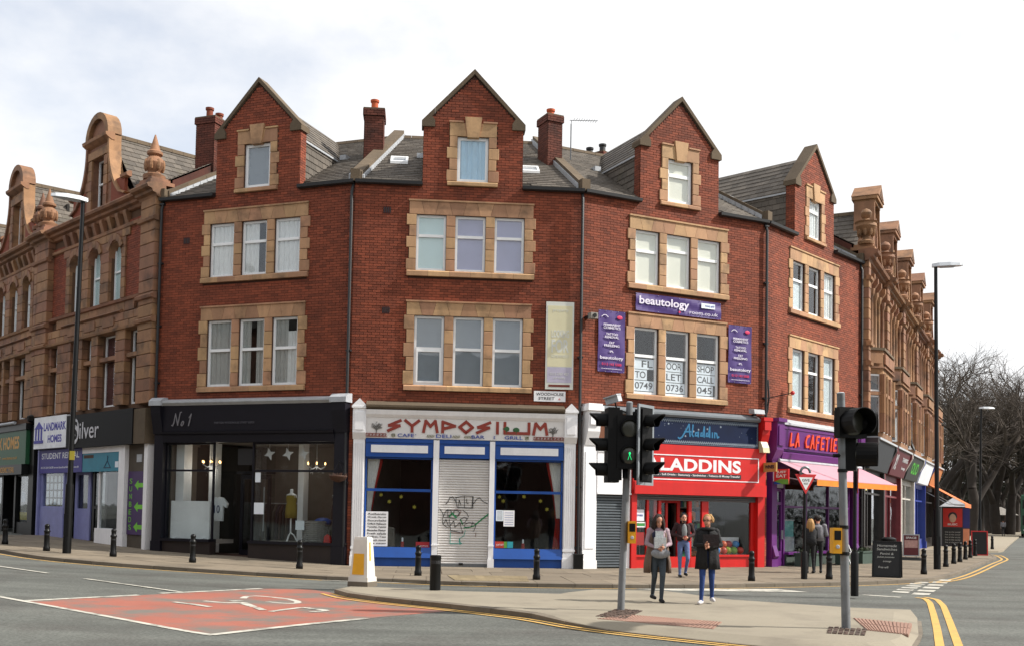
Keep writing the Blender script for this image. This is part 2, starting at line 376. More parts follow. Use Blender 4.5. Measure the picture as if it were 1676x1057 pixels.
# ---- second pavement and park lawn beyond the side road
k2 = [G(*p).to_2d() for p in ((1639, 902), (1652, 890), (1662, 882), (1670, 876))]
k2 = [k2[0]+Vector((-6, 2.0))]+k2+[k2[-1]+(k2[-1]-k2[-2])*3]
m = MB(); k2f = smooth(resample(k2, 1.5), 2)
wl = [p+Vector((-5.2, 2.2)) for p in k2f]
for i in range(len(k2f)-1): m.hexa([(*k2f[i], -.3), (*k2f[i+1], -.3), (*wl[i+1], -.3), (*wl[i], -.3)], [(*k2f[i], .0), (*k2f[i+1], .0), (*wl[i+1], .0), (*wl[i], .0)])
pm('far_paving', '#8f8573', .9, noise=(.8, .15), fine=(4, .1)); m.obj('footway', MATS['far_paving'], kind='structure')
GR = pm('park_grass', '#4a5a2a', .95, noise=(.3, .25), fine=(6, .2))
m = MB(); m.quad((wl[0].x-60, wl[0].y+6, .012), (wl[0].x, wl[0].y+3, .012), (wl[-1].x, wl[-1].y, .012), (wl[-1].x-120, wl[-1].y+60, .012))
m.obj('park_lawn', GR, kind='structure')
# ---- island with dropped crossing kerb
front = [(552, 963), (577, 970), (640, 977.5), (727, 985.5), (800, 993.5), (881, 1002.5), (954, 1016), (1030, 1025), (1100, 1032), (1200, 1042), (1299, 1051), (1409, 1057), (1465, 1057), (1490, 1051), (1504, 1030), (1501, 1000)]
back = [(1490, 996.5), (1392, 993), (1196, 980), (1090, 966), (974, 963.5), (931, 968), (917, 970.5), (750, 966.5), (640, 961), (575, 958.5)]
FT = resample([G(*p).to_2d() for p in front], .5)
FZ = [0 if p.x < .3 else max(-.075, -.07*(p.x-.3)/1.2) for p in FT]
FI = [p+Vector((0, .45)) if p.x < 6.0 else p+Vector((-.3, .3)) for p in FT]
FI[0] = FT[0]+Vector((.25, .1)); FI[1] = FT[1]+Vector((.15, .2))
BK = [G(*p).to_2d() for p in back]
bm = bmesh.new()
vo = [bm.verts.new((p.x, p.y, z)) for p, z in zip(FT, FZ)]; vi = [bm.verts.new((p.x, p.y, 0)) for p in FI]; vb = [bm.verts.new((p.x, p.y, -.004 if p.x > 1 else 0)) for p in BK]
vd = [bm.verts.new((p.x, p.y, -.25)) for p in FT]; vbd = [bm.verts.new((p.x, p.y, -.25)) for p in BK]
for i in range(len(FT)-1):
    bm.faces.new((vo[i], vo[i+1], vi[i+1], vi[i])); bm.faces.new((vd[i], vd[i+1], vo[i+1], vo[i]))
bm.faces.new(vi+vb); bm.faces.new((vo[-1], vb[0], vi[-1])); bm.faces.new((vb[-1], vo[0], vi[0]))
for i in range(len(BK)-1): bm.faces.new((vbd[i], vbd[i+1], vb[i+1], vb[i]))
bm.faces.new((vd[-1], vbd[0], vb[0], vo[-1])); bm.faces.new((vbd[-1], vd[0], vo[0], vb[-1]))
bmesh.ops.triangulate(bm, faces=[f for f in bm.faces if len(f.verts) > 4]); bmesh.ops.recalc_face_normals(bm, faces=bm.faces)
me = bpy.data.meshes.new('traffic_island'); bm.to_mesh(me); bm.free(); me.materials.append(ISL)
island = bpy.data.objects.new('traffic_island', me); COL.objects.link(island); island['kind'] = 'structure'
FK = FT
for i in range(0, len(FK)-2, 2):
    a, b = FK[i], FK[i+2]; za, zb = FZ[i], FZ[i+2]; n = Vector(((b-a).y, -(b-a).x)).normalized()*.06; e = (b-a).normalized()*g
    mm = MB(); q = [a+n+e, b+n-e, b-n*1.6-e, a-n*1.6+e]
    mm.hexa([(*p, -.25) for p in q], [(*q[0], za-.004), (*q[1], zb-.004), (*q[2], zb+.008), (*q[3], za+.008)]); mm.obj('kerb_stone', M['kerb'], island)
def quadgrid(c, nu, nv):
    c = [G(*p).to_2d() for p in c]
    return [[(c[0]*(1-u/nu)+c[1]*u/nu)*(1-v/nv)+(c[3]*(1-u/nu)+c[2]*u/nu)*v/nv for u in range(nu+1)] for v in range(nv+1)]
def tiles(c, nu, nv, ribs, name, mat, zfun, par=None):
    gr = quadgrid(c, nu, nv)
    for v in range(nv):
        for u in range(nu):
            q = [gr[v][u], gr[v][u+1], gr[v+1][u+1], gr[v+1][u]]; cen = sum(q, Vector((0, 0)))/4
            q = [p+(cen-p)*.02 for p in q]; mm = MB()
            mm.hexa([(*p, zfun(p)-.05) for p in q], [(*p, zfun(p)+.004) for p in q])
            def at(s, t_): return (q[0]*(1-s)+q[1]*s)*(1-t_)+(q[3]*(1-s)+q[2]*s)*t_
            if ribs:
                for k in range(5):
                    s0, s1 = (k+.2)/5, (k+.75)/5; a = [at(s0, .03), at(s1, .03), at(s1, .97), at(s0, .97)]
                    mm.hexa([(*p, zfun(p)+.003) for p in a], [(*p, zfun(p)+.013) for p in a])
            else:
                for k in range(6):
                    for l in range(6):
                        p = at((k+.5)/6, (l+.5)/6); mm.lathe([(.016, 0), (.013, .007)], 6, (p.x, p.y, zfun(p)+.003))
            mm.obj(name, mat, par or island)
def zis(p):
    best = min(range(len(FT)), key=lambda i: (FT[i]-p).length); d = (FT[best]-p).length
    return FZ[best]*max(0, 1-d/.45)*1.0
tiles([(977, 1012), (1168, 1029), (1182, 1017.5), (1034, 1006)], 5, 2, False, 'blister_tile', PINK, lambda p: zis(p)+.003)
tiles([(1419, 1031), (1487, 1038.5), (1493, 1020), (1396, 1011)], 3, 2, True, 'ribbed_tile', PINK, lambda p: .002)
tiles([(745, 949.5), (866, 951), (862, 942.5), (732, 941)], 9, 2, False, 'blister_tile', pm('tactile_buff', '#8d7f64', .9, noise=(2, .12), fine=(25, .08), orand=.12), lambda p: .006, pavement)
SETT = pm('sett', '#4a3a31', .9, noise=(4, .25), fine=(30, .15), attr=.3)
for c in ([(973, 1008), (1024, 1012.5), (1053, 999), (1012, 995)], [(1352, 1036), (1416, 1040), (1420, 1029), (1356, 1025)]):
    gr = quadgrid(c, 7, 6); mm = MB()
    for v in range(6):
        for u in range(7):
            q = [gr[v][u], gr[v][u+1], gr[v+1][u+1], gr[v+1][u]]; cen = sum(q, Vector((0, 0)))/4; q = [p+(cen-p)*.16 for p in q]
            mm.cur = rr.random(); mm.hexa([(*p, -.02) for p in q], [(*(p+(cen-p)*.1), .006+rr.uniform(0, .012)) for p in q])
    mm.obj('setts', SETT, island, kind='stuff')
# ---- painted markings
def sheet(name, c, nu, nv, mat, dz, px=True):
    gr = quadgrid2(c, nu, nv) if px else c
    mm = MB()
    for v in range(len(gr)-1):
        for u in range(len(gr[0])-1):
            mm.quad(*[(p.x, p.y, zg(p.x)+RZ+dz) for p in (gr[v][u], gr[v][u+1], gr[v+1][u+1], gr[v+1][u])])
    o = mm.obj(name, mat); o['kind'] = 'structure'; return o
def Gr(p): return G(p[0], p[1], RZ).to_2d()
def quadgrid2(c, nu, nv):
    c = [Gr(p) for p in c]
    return [[(c[0]*(1-u/nu)+c[1]*u/nu)*(1-v/nv)+(c[3]*(1-u/nu)+c[2]*u/nu)*v/nv for u in range(nu+1)] for v in range(nv+1)]
def ribbon(name, pts, w, mat, dz, px=True, step=.5, parent=None):
    pl = [Gr(p) if px else Vector(p) for p in pts]; L_ = sum((b-a).length for a, b in zip(pl, pl[1:]))
    pl2 = smooth(resample(pl, min(step, L_/2.01)), 1); pl2.append(pl[-1]); mm = MB(); pr = None
    for i, p in enumerate(pl2):
        d = pl2[min(i+1, len(pl2)-1)]-pl2[max(0, i-1)]; d.normalize(); n = Vector((-d.y, d.x))*w/2; cur = (p+n, p-n)
        if pr: mm.quad(*[(q.x, q.y, zg(q.x)+RZ+dz) for q in (pr[1], cur[1], cur[0], pr[0])])
        pr = cur
    o = mm.obj(name, mat, parent)
    if not parent: o['kind'] = 'structure'
    return o
# red advanced stop box: front edge follows the stop line, back edge the island
near = [Gr(p) for p in ((40, 983.6), (190, 1011), (349, 1039.4))]; 
fa = [Gr(p) for p in ((40, 983.6), (130, 978.5), (227, 973.6), (330, 968), (428, 963), (505, 963.5), (535, 968), (600, 979.5), (680, 989.5), (745, 998.5))]
nr = [Gr(p) for p in ((40, 983.6), (110, 996.5), (190, 1011), (270, 1025.5), (349, 1039.4), (430, 1029.5), (500, 1021.5), (560, 1015.5), (650, 1007), (745, 998.5))]
gr = [[a.lerp(b, t_/8) for a, b in zip(nr, fa)] for t_ in range(9)]
sheet('red_cycle_box', gr, 0, 0, PR, .004, px=False)
ribbon('stop_line', [(-30, 970), (0, 976.5), (40, 983.6), (190, 1011), (349, 1039.4)], .12, PW, .008)
ribbon('lane_line', [(345, 1039), (430, 1029.5), (500, 1021.5), (600, 1012)], .16, PW, .010)
ribbon('lane_line', [(44, 983), (130, 978.5), (227, 973.6)], .14, PW, .010)
ribbon('lane_line', [(262, 971), (330, 968), (428, 963)], .14, PW, .012)
for q in ([(-60, 919), (0, 926.8), (78.5, 938)], [(138.7, 947), (220, 958), (297, 969)], [(526, 949.6), (640, 953), (797, 958.6)]):
    ribbon('lane_line', q, .11, PW, .014)
mm = MB(); z_ = RZ+.008
tri = [Gr(p) for p in ((1040, 963.3), (1100, 966.2), (1323, 968.6), (1272, 963.6), (1100, 963))]
mm.add([(p.x, p.y, z_) for p in tri], [(0, 1, 2, 3, 4)]); o = mm.obj('taper_marking', PW); o['kind'] = 'structure'
ribbon('lane_line', [(1412, 973), (1474, 977)], .2, PW, .008)
for row in (((1471, 970), (1510.6, 951)), ((1503.8, 974), (1548, 947))):
    for k in range(6):
        a, b = Gr(row[0]), Gr(row[1]); d = (b-a)/6; p0 = a+d*k
        nn = Vector((-d.y, d.x)).normalized()
        ribbon('give_way_dash', [p0+d*.15, p0+d*.7], .38, PW, .008, px=False)
for off in (.12, .32):                                  # double yellows round the island
    pts = []
    for i in range(0, len(FT)):
        if FT[i].x > 5.6: break
        a = FT[max(0, i-1)]; b = FT[min(len(FT)-1, i+1)]; d = (b-a).normalized(); pts.append(FT[i]+Vector((d.y, -d.x))*off)
    ribbon('yellow_line', pts, .08, PY, .011 if off < .2 else .014, px=False)
z8 = lambda x, y: (1100+x/2.91, 850+y/2.91)
ribbon('yellow_line', [z8(*p) for p in ((1160, 371), (1200, 372), (1228, 395), (1245, 450), (1262, 520), (1275, 600), (1290, 700))], .12, PY, .008, step=.3)
ribbon('yellow_line', [z8(*p) for p in ((1200, 369), (1260, 378), (1292, 410), (1320, 480), (1342, 540), (1366, 605), (1400, 700))], .12, PY, .008, step=.3)
for off, dz_ in ((.22, .006), (.45, .01)):                    # along the kerb
    pts = []
    for i in range(1, len(KF)-1):
        n = (KF[i]-INN[i]).normalized(); pts.append(KF[i]+n*off)
    sel = [p for p in pts if p.x > (-20 if off < .3 else 11.5)]
    ribbon('yellow_line', sel, .09, PY, dz_, px=False, step=.8)
z6 = lambda x, y: (x/2.993, 850+y/2.993)
bike = [[(1190, 386), (1205, 376), (1250, 373), (1330, 379), (1420, 390), (1462, 402), (1455, 411), (1400, 411), (1310, 402)],
        [(1000, 399), (1110, 409), (1190, 405), (1245, 428)], [(1130, 400), (1190, 397)], [(1190, 412), (1230, 424)],
        [(1325, 452), (1410, 440), (1480, 431), (1610, 447), (1520, 453)], [(850, 405), (940, 415), (1030, 429)], [(1255, 432), (1290, 445)]]
for k, s_ in enumerate(bike):
    ribbon('bicycle_marking', [z6(*p) for p in s_], .13, PW, .008+.001*k, step=.12)

# ================================================================== THE FOUR RED BRICK HOUSES
def unit_block(name, mat, b=.06):
    m = MB(); c = b
    # chamfered front block: x,z in 0..1, y 0 (back) .. -1 (front)
    fr = [(c, -1, c), (1-c, -1, c), (1-c, -1, 1-c), (c, -1, 1-c)]; md = [(0, -1+c, 0), (1, -1+c, 0), (1, -1+c, 1), (0, -1+c, 1)]; bk = [(0, 0, 0), (1, 0, 0), (1, 0, 1), (0, 0, 1)]
    m.add(fr+md+bk, [(0, 1, 2, 3)]+[(4+i, 4+(i+1) % 4, (i+1) % 4, i) for i in range(4)]+[(8+i, 8+(i+1) % 4, 4+(i+1) % 4, 4+i) for i in range(4)])
    return m.mesh(name, mat)
BLK = {k: unit_block('block_'+k, M[k], .035) for k in ('stone', 'terra', 'coping')}
def block(parent, u0, u1, z0, z1, yf=-.04, yb=.12, kind='stone', name='stone_block', gap=.008):
    return link(name, BLK[kind], parent, (u0+gap, yb, z0+gap), (u1-u0-2*gap, yb-yf, z1-z0-2*gap))
BRK = []
for i in range(12):
    m = MB(); m.cur = (i+.5)/12 if i != 6 else .55; m.box(0, 1, 0, .04, 0, 1, open_back=True); BRK.append(m.mesh('brick_%d' % i, M['brick']))
def lay_bricks(root, part_parent, allow, z0, z1, nind, rng, ch=.078, bl=.235, jt=.011, stain=lambda u, z: 0.0):
    """running bond; the nearest nind whole bricks are objects, the rest one mesh of real bricks"""
    rest = MB(); k = 0; singles = []
    z = z0
    while z < z1-ch*.5:
        ivs = allow(z+ch/2); off = (k % 2)*bl/2
        for a, b in ivs:
            n0 = math.floor((a-off)/bl); u = off+n0*bl
            while u < b:
                s, e = max(u, a), min(u+bl, b); u += bl
                if e-s < .05: continue
                rv = .22+.78*rng.random(); rv *= .25 if rng.random() < stain((s+e)/2, z) else 1; singles.append((s, e-jt, z, z+ch-jt, rv, rng.uniform(-.003, .003)))
        z += ch; k += 1
    whole = [b for b in singles if b[1]-b[0] > .2]
    mw = root.matrix_world
    whole.sort(key=lambda b: (Vector((root.location.x, root.location.y))+Matrix.Rotation(root.rotation_euler.z, 2) @ Vector((b[0], 0))).length_squared+b[2]**2)
    ind = set(id(b) for b in whole[:nind])
    for b in singles:
        r = b[4]
        if id(b) in ind:
            link('brick', BRK[int(r*12) % 12], part_parent, (b[0], b[5], b[2]), (b[1]-b[0], 1, b[3]-b[2]))
        else:
            rest.cur = r if abs(r-.5) > .002 else .51; rest.box(b[0], b[1], b[5], .04, b[2], b[3], open_back=True)
    o = rest.obj('brickwork', M['brick'], part_parent); o['kind'] = 'stuff'
def brickbox(m, x0, x1, y0, y1, z0, z1, rng, ch=.078, bl=.235, jt=.012):
    k = 0; z = z0
    while z < z1-.02:
        t_ = min(z+ch, z1)-jt
        for (a0, a1, fixed, ax) in ((x0, x1, y0, 0), (x0, x1, y1, 0), (y0, y1, x0, 1), (y0, y1, x1, 1)):
            u = a0-(k % 2)*bl/2
            while u < a1:
                s, e = max(u, a0), min(u+bl, a1)-jt; u += bl
                if e-s < .03: continue
                m.cur = rng.random()
                if ax == 0:
                    d = .012 if fixed == y0 else -.012; m.box(s, e, *sorted((fixed, fixed+d*2)), z, t_)
                else:
                    d = .012 if fixed == x0 else -.012; m.box(*sorted((fixed, fixed+d*2)), s, e, z, t_)
        z += ch; k += 1
def cells(m, u0, u1, z0, z1, holes, y0, y1):
    us = sorted({u0, u1, *[h[0] for h in holes], *[h[1] for h in holes]}); zs = sorted({z0, z1, *[h[2] for h in holes], *[h[3] for h in holes]})
    us = [u for u in us if u0 <= u <= u1]; zs = [z for z in zs if z0 <= z <= z1]
    for a, b in zip(us, us[1:]):
        for c, d in zip(zs, zs[1:]):
            cu, cz = (a+b)/2, (c+d)/2
            if any(h[0] < cu < h[1] and h[2] < cz < h[3] for h in holes): continue
            m.box(a, b, y0, y1, c, d)
CUR = {
 'net': pm('net_curtain', '#dcdedd', .9, noise=(6, .08)), 'grey': pm('grey_curtain', '#a9aba8', .9, noise=(6, .1)), 'cream': pm('cream_blind', '#e9e7d8', .9, noise=(2, .04)),
 'pale': pm('pale_blue_blind', '#c9e0e2', .9, noise=(2, .04)), 'lilac': pm('lilac_blind', '#a3a5c4', .9, noise=(2, .08)), 'blue': pm('blue_curtain', '#a6cbe3', .9, noise=(3, .08)),
 'slate': pm('slate_blind', '#868e96', .9, noise=(2, .1)), 'frost': pm('frosted_film', '#c4ced2', .8, noise=(9, .2))}
def sheet_xz(m, u0, u1, z0, z1, y, amp=0, waves=6, taper=0):
    n = 24 if amp else 1
    for i in range(n):
        a, b = i/n, (i+1)/n
        def pt(t, z, k): return (u0+(u1-u0)*t*(1-taper*k), y+amp*math.sin(t*waves*6.283)+amp*.4*math.sin(t*waves*2.7*6.283+1), z)
        m.quad(pt(a, z0, 1), pt(b, z0, 1), pt(b, z1, 0), pt(a, z1, 0))
def window(parent, u0, u1, z0, z1, split=.62, cur=None, y=.07, fw=.07, lower_frame=False, name='window'):
    m = MB(); h = z1-z0
    m.box(u0, u0+fw, y, y+.07, z0, z1); m.box(u1-fw, u1, y, y+.07, z0, z1)
    m.box(u0+fw, u1-fw, y, y+.07, z0, z0+fw*1.1); m.box(u0+fw, u1-fw, y, y+.07, z1-fw, z1)
    panes = []
    if split:
        zt = z0+h*split; m.box(u0+fw, u1-fw, y-.01, y+.06, zt-fw*.6, zt+fw*.6)
        panes = [(z0+fw*1.1, zt-fw*.6), (zt+fw*.6, z1-fw)]
        if lower_frame:
            a, b = panes[0]; f2 = .05
            m.box(u0+fw, u0+fw+f2, y-.02, y+.05, a, b); m.box(u1-fw-f2, u1-fw, y-.02, y+.05, a, b); m.box(u0+fw+f2, u1-fw-f2, y-.02, y+.05, a, a+f2); m.box(u0+fw+f2, u1-fw-f2, y-.02, y+.05, b-f2, b)
    else: panes = [(z0+fw*1.1, z1-fw)]
    w = m.obj(name, M['upvc'], parent)
    for a, b in panes:
        p = MB(); p.box(u0+fw-.005, u1-fw+.005, y+.03, y+.038, a-.005, b+.005); p.obj('pane', M['glass'], w)
    if cur:
        for k in (cur if isinstance(cur, list) else [cur]):
            kind, a, b, c, d, wavy = (k, 0, 1, 0, 1, k in ('net', 'grey', 'blue')) if isinstance(k, str) else k
            p = MB(); sheet_xz(p, u0+.02+(u1-u0-.04)*a, u0+.02+(u1-u0-.04)*b, z0+h*c, z0+h*d, y+.062, .02 if wavy else 0, 4*(b-a)+1)
            p.obj('curtain' if wavy else 'blind', CUR[kind], w)
    return w
def surround(parent, u0, u1, zb, zt, wins, w0, w1, wide=.08, nj=5, key=False, rng=random):
    """buff stone dressing round one or three lights: jambs, mullions, lintel stones, sill"""
    h = (w1-w0)/nj
    L0, R1 = wins[0][0], wins[-1][1]
    for k in range(nj):
        e = wide if k % 2 == 0 else 0
        block(parent, u0-e, L0, w0+k*h, w0+(k+1)*h); block(parent, R1, u1+e, w0+k*h, w0+(k+1)*h)
    for a, b in zip(wins, wins[1:]):
        for k in range(nj): block(parent, a[1], b[0], w0+k*h, w0+(k+1)*h, -.035)
    n = 9 if len(wins) == 3 else 3
    xs = [u0+(u1-u0)*k/n for k in range(n+1)]; c = (u0+u1)/2
    for k in range(n):
        s0, s1 = (.05 if k else 0)*(-1 if k % 2 else 1), (.05 if k < n-1 else 0)*(-1 if (k+1) % 2 else 1)
        g_ = .004; m = MB(); ztop = zt
        if key and k == n//2: continue
        m.prism([(xs[k]-s0+g_, w1+g_), (xs[k+1]-s1-g_, w1+g_), (xs[k+1]+s1-g_, ztop), (xs[k]+s0+g_, ztop)], -.04, .12); m.obj('lintel_stone', M['stone'], parent)
    if key:
        m = MB(); m.prism([(xs[1]+.06, w1-.04), (xs[2]-.06, w1-.04), (xs[2]+.02, zt+.17), (xs[1]-.02, zt+.17)], -.09, .12); m.obj('keystone', M['stone'], parent)
        m = MB(); m.box(xs[1]-.05, xs[1]+.06, -.039, .1, w1, zt); m.box(xs[2]-.06, xs[2]+.05, -.039, .1, w1, zt); m.obj('lintel_stone', M['stone'], parent)
    m = MB()
    if key: m.box(u0-.02, xs[1]-.06, -.075, .0, zt+.002, zt+.05); m.box(xs[2]+.06, u1+.02, -.075, .0, zt+.002, zt+.05)
    else: m.box(u0-.02, u1+.02, -.075, .0, zt+.002, zt+.05)
    m.obj('drip_mould', M['stone'], parent)
    ns = 6 if len(wins) == 3 else 3
    for k in range(ns):
        a, b = u0-.05+(u1-u0+.1)*k/ns, u0-.05+(u1-u0+.1)*(k+1)/ns
        m = MB(); m.prismx([(-.10, zb), (.12, zb), (.12, w0-.002), (-.03, w0-.004), (-.10, w0-.05)], a+.003, b-.003); m.obj('sill_stone', M['stone'], parent)
HC = 3.49; WU = ((1.84, 2.72), (3.0, 3.9), (4.18, 5.07))
EAVE, SLP, RD = 11.42, .62, 5.0
def slope_slates(m, u_lo, u_hi, y0, y1, zfun, dirn, rng, sw=.3, ex=.21, skip=lambda u, y: False):
    """rows of slates on the plane z=zfun(y), courses along u"""
    k = 0; sl = math.sqrt(1+dirn*dirn); y = y0
    while y < y1:
        ya, yb = y, min(y+ex/sl*1.0, y1); lo, hi = u_lo(ya), u_hi(ya); lo2, hi2 = u_lo(yb), u_hi(yb)
        u = lo-(k % 2)*sw/2
        while u < hi:
            a, b = max(u, lo), min(u+sw, hi); u += sw
            if b-a < .04 or skip((a+b)/2, (ya+yb)/2): continue
            m.cur = rng.random(); j = rng.uniform(-.006, .006); g_ = .004
            a2, b2 = max(a, lo2), min(b, hi2)
            if b2 <= a2: continue
            z0_, z1_ = zfun(ya), zfun(yb); t0 = .034+j; t1 = .012
            m.add([(a+g_, ya-.02, z0_+t0), (b-g_, ya-.02, z0_+t0), (b2-g_, yb, z1_+t1), (a2+g_, yb, z1_+t1), (a+g_, ya-.02, z0_), (b-g_, ya-.02, z0_)],
                  [(0, 1, 2, 3), (4, 5, 1, 0), (4, 0, 3), (5, 2, 1)])
        y = yb; k += 1
def house(i, label, tl, tr, holes, curt, splits, seed):
    a, b = P[i], P[i+1]; ang = math.atan2((b-a).y, (b-a).x); wid = (b-a).length; rng = random.Random(seed)
    root = thing('brick_house', label, 'house', (a.x, a.y, 0), ang, 'red brick gabled houses of the curved terrace')
    c = HC if wid < 7.15 else HC-.06
    tl, tr = math.tan(R(tl)), math.tan(R(tr))
    wins = [(u0+c-HC, u1+c-HC) for u0, u1 in WU]
    sur2, sur1, surd = (c-1.87, c+1.85, 8.6, 10.85), (c-1.89, c+1.83, 5.2, 7.82), (c-.72, c+.70, 11.36, 13.28)
    op = [(u[0], u[1], 8.78, 10.46) for u in wins]+[(u[0], u[1], 5.37, 7.43) for u in wins]
    dw = (c-.475, c+.455, 11.5, 12.87)
    # ---- wall
    m = MB(); cells(m, 0, wid, 4.6, 11.34, op, .012, .34); cells(m, c-1.5, c+1.5, 11.34, 13.2, [dw], .012, .34)
    m.prism([(c-1.5, 13.2), (c+1.5, 13.2), (c, 14.74)], .012, .34)
    cells(m, 0, wid, -.2, 4.6, holes, .012, .34)
    wall = m.obj('wall', M['mortar'], root)
    skiprects = [sur2, sur1, surd]+holes
    def allow(z):
        if z < 11.34: iv = [(0.0, wid)]
        elif z < 13.2: iv = [(c-1.5, c+1.5)]
        else:
            t_ = (z+.03-13.2)/(14.74-13.2)*1.5
            iv = [(c-1.5+t_, c+1.5-t_)] if t_ < 1.45 else []
        for r_ in skiprects:
            if r_[2]-.03 < z < r_[3]+.03:
                new = []
                for s, e in iv:
                    if r_[1] <= s or r_[0] >= e: new.append((s, e)); continue
                    if r_[0] > s: new.append((s, r_[0]))
                    if r_[1] < e: new.append((r_[1], e))
                iv = new
        return iv
    def stain(u, z):                                    # soot under the gutter, run-off below the sill ends and beside the pipes
        p = 0.0
        if 10.9 < z < 11.4: p = .45*(z-10.9)/.5+.1
        if z > 13.3: p = .35
        for sill in (8.6, 5.2, 11.36):
            w_ = 1.9 if sill < 11 else .75
            if 0 < sill-z < .8 and w_-.35 < abs(u-c) < w_+.12: p = max(p, .6*(1-(sill-z)/.8))
        if min(u, wid-u) < .3: p = max(p, .4)
        return max(p, .05)
    lay_bricks(root, wall, allow, .04, 14.7, 300, rng, stain=stain)
    m = MB()                                             # gable returns seen from the side
    brickbox(m, c-1.5-.006, c-1.46, .014, .34, 11.36, 13.2, rng); m.obj('gable_return', M['brick'], wall); m = MB(); brickbox(m, c+1.46, c+1.5+.006, .014, .34, 11.36, 13.2, rng); m.obj('gable_return', M['brick'], wall)
    # ---- stone dressings and windows
    for (sr, z0, z1) in ((sur2, 8.78, 10.46), (sur1, 5.37, 7.43)): surround(wall, sr[0], sr[1], sr[2], sr[3], wins, z0, z1, nj=5)
    surround(wall, surd[0], surd[1], surd[2], surd[3], [dw[:2]], dw[2], dw[3], nj=4, key=True)
    for k, (u0, u1) in enumerate(wins):
        window(root, u0, u1, 8.78, 10.46, splits[0][k], curt[0][k]); window(root, u0, u1, 5.37, 7.43, splits[1][k], curt[1][k], lower_frame=(i == 1 and k == 0))
    window(root, dw[0], dw[1], dw[2], dw[3], splits[2], curt[2], fw=.09)
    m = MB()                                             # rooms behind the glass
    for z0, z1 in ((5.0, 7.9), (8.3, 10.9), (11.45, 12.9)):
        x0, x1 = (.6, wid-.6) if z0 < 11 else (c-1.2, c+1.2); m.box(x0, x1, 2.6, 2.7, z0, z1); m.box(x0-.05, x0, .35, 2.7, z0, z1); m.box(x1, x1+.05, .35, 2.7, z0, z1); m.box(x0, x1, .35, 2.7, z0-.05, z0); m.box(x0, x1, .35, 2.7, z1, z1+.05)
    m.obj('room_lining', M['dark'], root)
    # ---- gable coping
    for s in (-1, 1):
        n = 4; A, B = (c+s*1.56, 13.2), (c, 14.84)
        for k in range(n):
            p, q = [(A[0]+(B[0]-A[0])*t_, A[1]+(B[1]-A[1])*t_) for t_ in (k/n+.0008, (k+1)/n-.0008)]
            m = MB(); m.prism([(p[0], p[1]-.06), (q[0], q[1]-.06), (q[0], q[1]+.09), (p[0], p[1]+.09)], -.07, .42); m.obj('coping_stone', M['coping'], root)
        m = MB(); x = c+s*1.5; m.prism([(x+s*.06, 13.12), (x-s*.34, 13.12), (x-s*.34, 13.3), (x-s*.2, 13.52), (x+s*.06, 13.24)], -.072, .36); m.obj('kneeler_stone', M['coping'], root)
    # ---- main roof
    lo, hi = (lambda y: tl*max(y, 0)), (lambda y: wid-tr*max(y, 0)); zf = lambda y: EAVE+SLP*y
    m = MB()
    top = [(0, .05), (wid, .05), (hi(RD), RD), (lo(RD), RD)]; bk = [(lo(RD), RD), (hi(RD), RD), (hi(9), 9), (lo(9), 9)]
    m.quad(*[(x, y, zf(y)) for x, y in top]); m.quad(*[(x, y, zf(RD)-SLP*(y-RD)) for x, y in bk])
    m.quad((lo(9), 9, 0), (lo(9), 9, zf(1)), (hi(9), 9, zf(1)), (hi(9), 9, 0))
    m.quad((0, .3, 0), (lo(9), 9, 0), (lo(9), 9, zf(1)), (0, .3, 11.3)); m.quad((hi(9), 9, 0), (wid, .3, 0), (wid, .3, 11.3), (hi(9), 9, zf(1)))
    roof = m.obj('roof', M['slatebed'], root)
    def indormer(u, y): return (abs(u-c) < 1.36 and y < 2.4) or (abs(u-c) < 1.66 and y < .36)
    m = MB(); slope_slates(m, lo, hi, -.08, RD, zf, SLP, rng, skip=indormer); o = m.obj('slates', M['slate'], roof); o['kind'] = 'stuff'
    x = lo(RD)
    while x < hi(RD)-.1:                                 # ridge tiles
        e = min(x+.45, hi(RD)); m = MB(); m.prismx([(RD-.17, zf(RD)-.06), (RD-.1, zf(RD)+.06), (RD, zf(RD)+.1), (RD+.1, zf(RD)+.06), (RD+.17, zf(RD)-.06)], x+.006, e-.006); m.obj('ridge_tile', M['coping'], roof); x = e
    # ---- dormer behind the gable
    DW, DE, DR = 1.43, 12.98, 14.5
    m = MB(); ds = (DR-DE)/DW
    ye, yr = (DE-EAVE)/SLP, (DR-EAVE)/SLP
    for s in (-1, 1): m.quad((c+s*(DW+.06), .3, DE-.06), (c, .3, DR), (c, yr, DR), (c+s*(DW+.06), ye, DE-.06))
    for s in (-1, 1): m.add([(c+s*DW, .3, EAVE+.1), (c+s*DW, ye, DE), (c+s*DW, .3, DE)], [(0, 1, 2)])
    dor = m.obj('dormer', M['slatebed'], root)
    m = MB()
    for s in (-1, 1):
        d = 0; sl = math.sqrt(1+ds*ds); k = 0
        while d < DW:
            d2 = min(d+.21/sl*1.3, DW+.05); z0_, z1_ = DE-.04+d*ds, DE-.04+d2*ds; xa, xb = c+s*(DW+.06-d), c+s*(DW+.06-d2)
            yend = (z0_-EAVE)/SLP; y = .3-(k % 2)*.15
            while y < yend:
                y0_, y1_ = max(y, .3), min(y+.3, yend); y += .3; m.cur = rng.random(); j = rng.uniform(0, .01)
                if y1_-y0_ < .03: continue
                vs = [(xa+s*.02, y0_+.004, z0_+.01+j), (xa+s*.02, y1_-.004, z0_+.01+j), (xb+s*.004, y1_-.004, z1_), (xb+s*.004, y0_+.004, z1_), (xa, y0_+.004, z0_-.03), (xa, y1_-.004, z0_-.03)]
                m.add(vs, [(0, 1, 2, 3) if s > 0 else (3, 2, 1, 0), (4, 5, 1, 0), (4, 0, 3), (5, 2, 1)])
            d = d2; k += 1
    o = m.obj('slates', M['slate'], dor); o['kind'] = 'stuff'
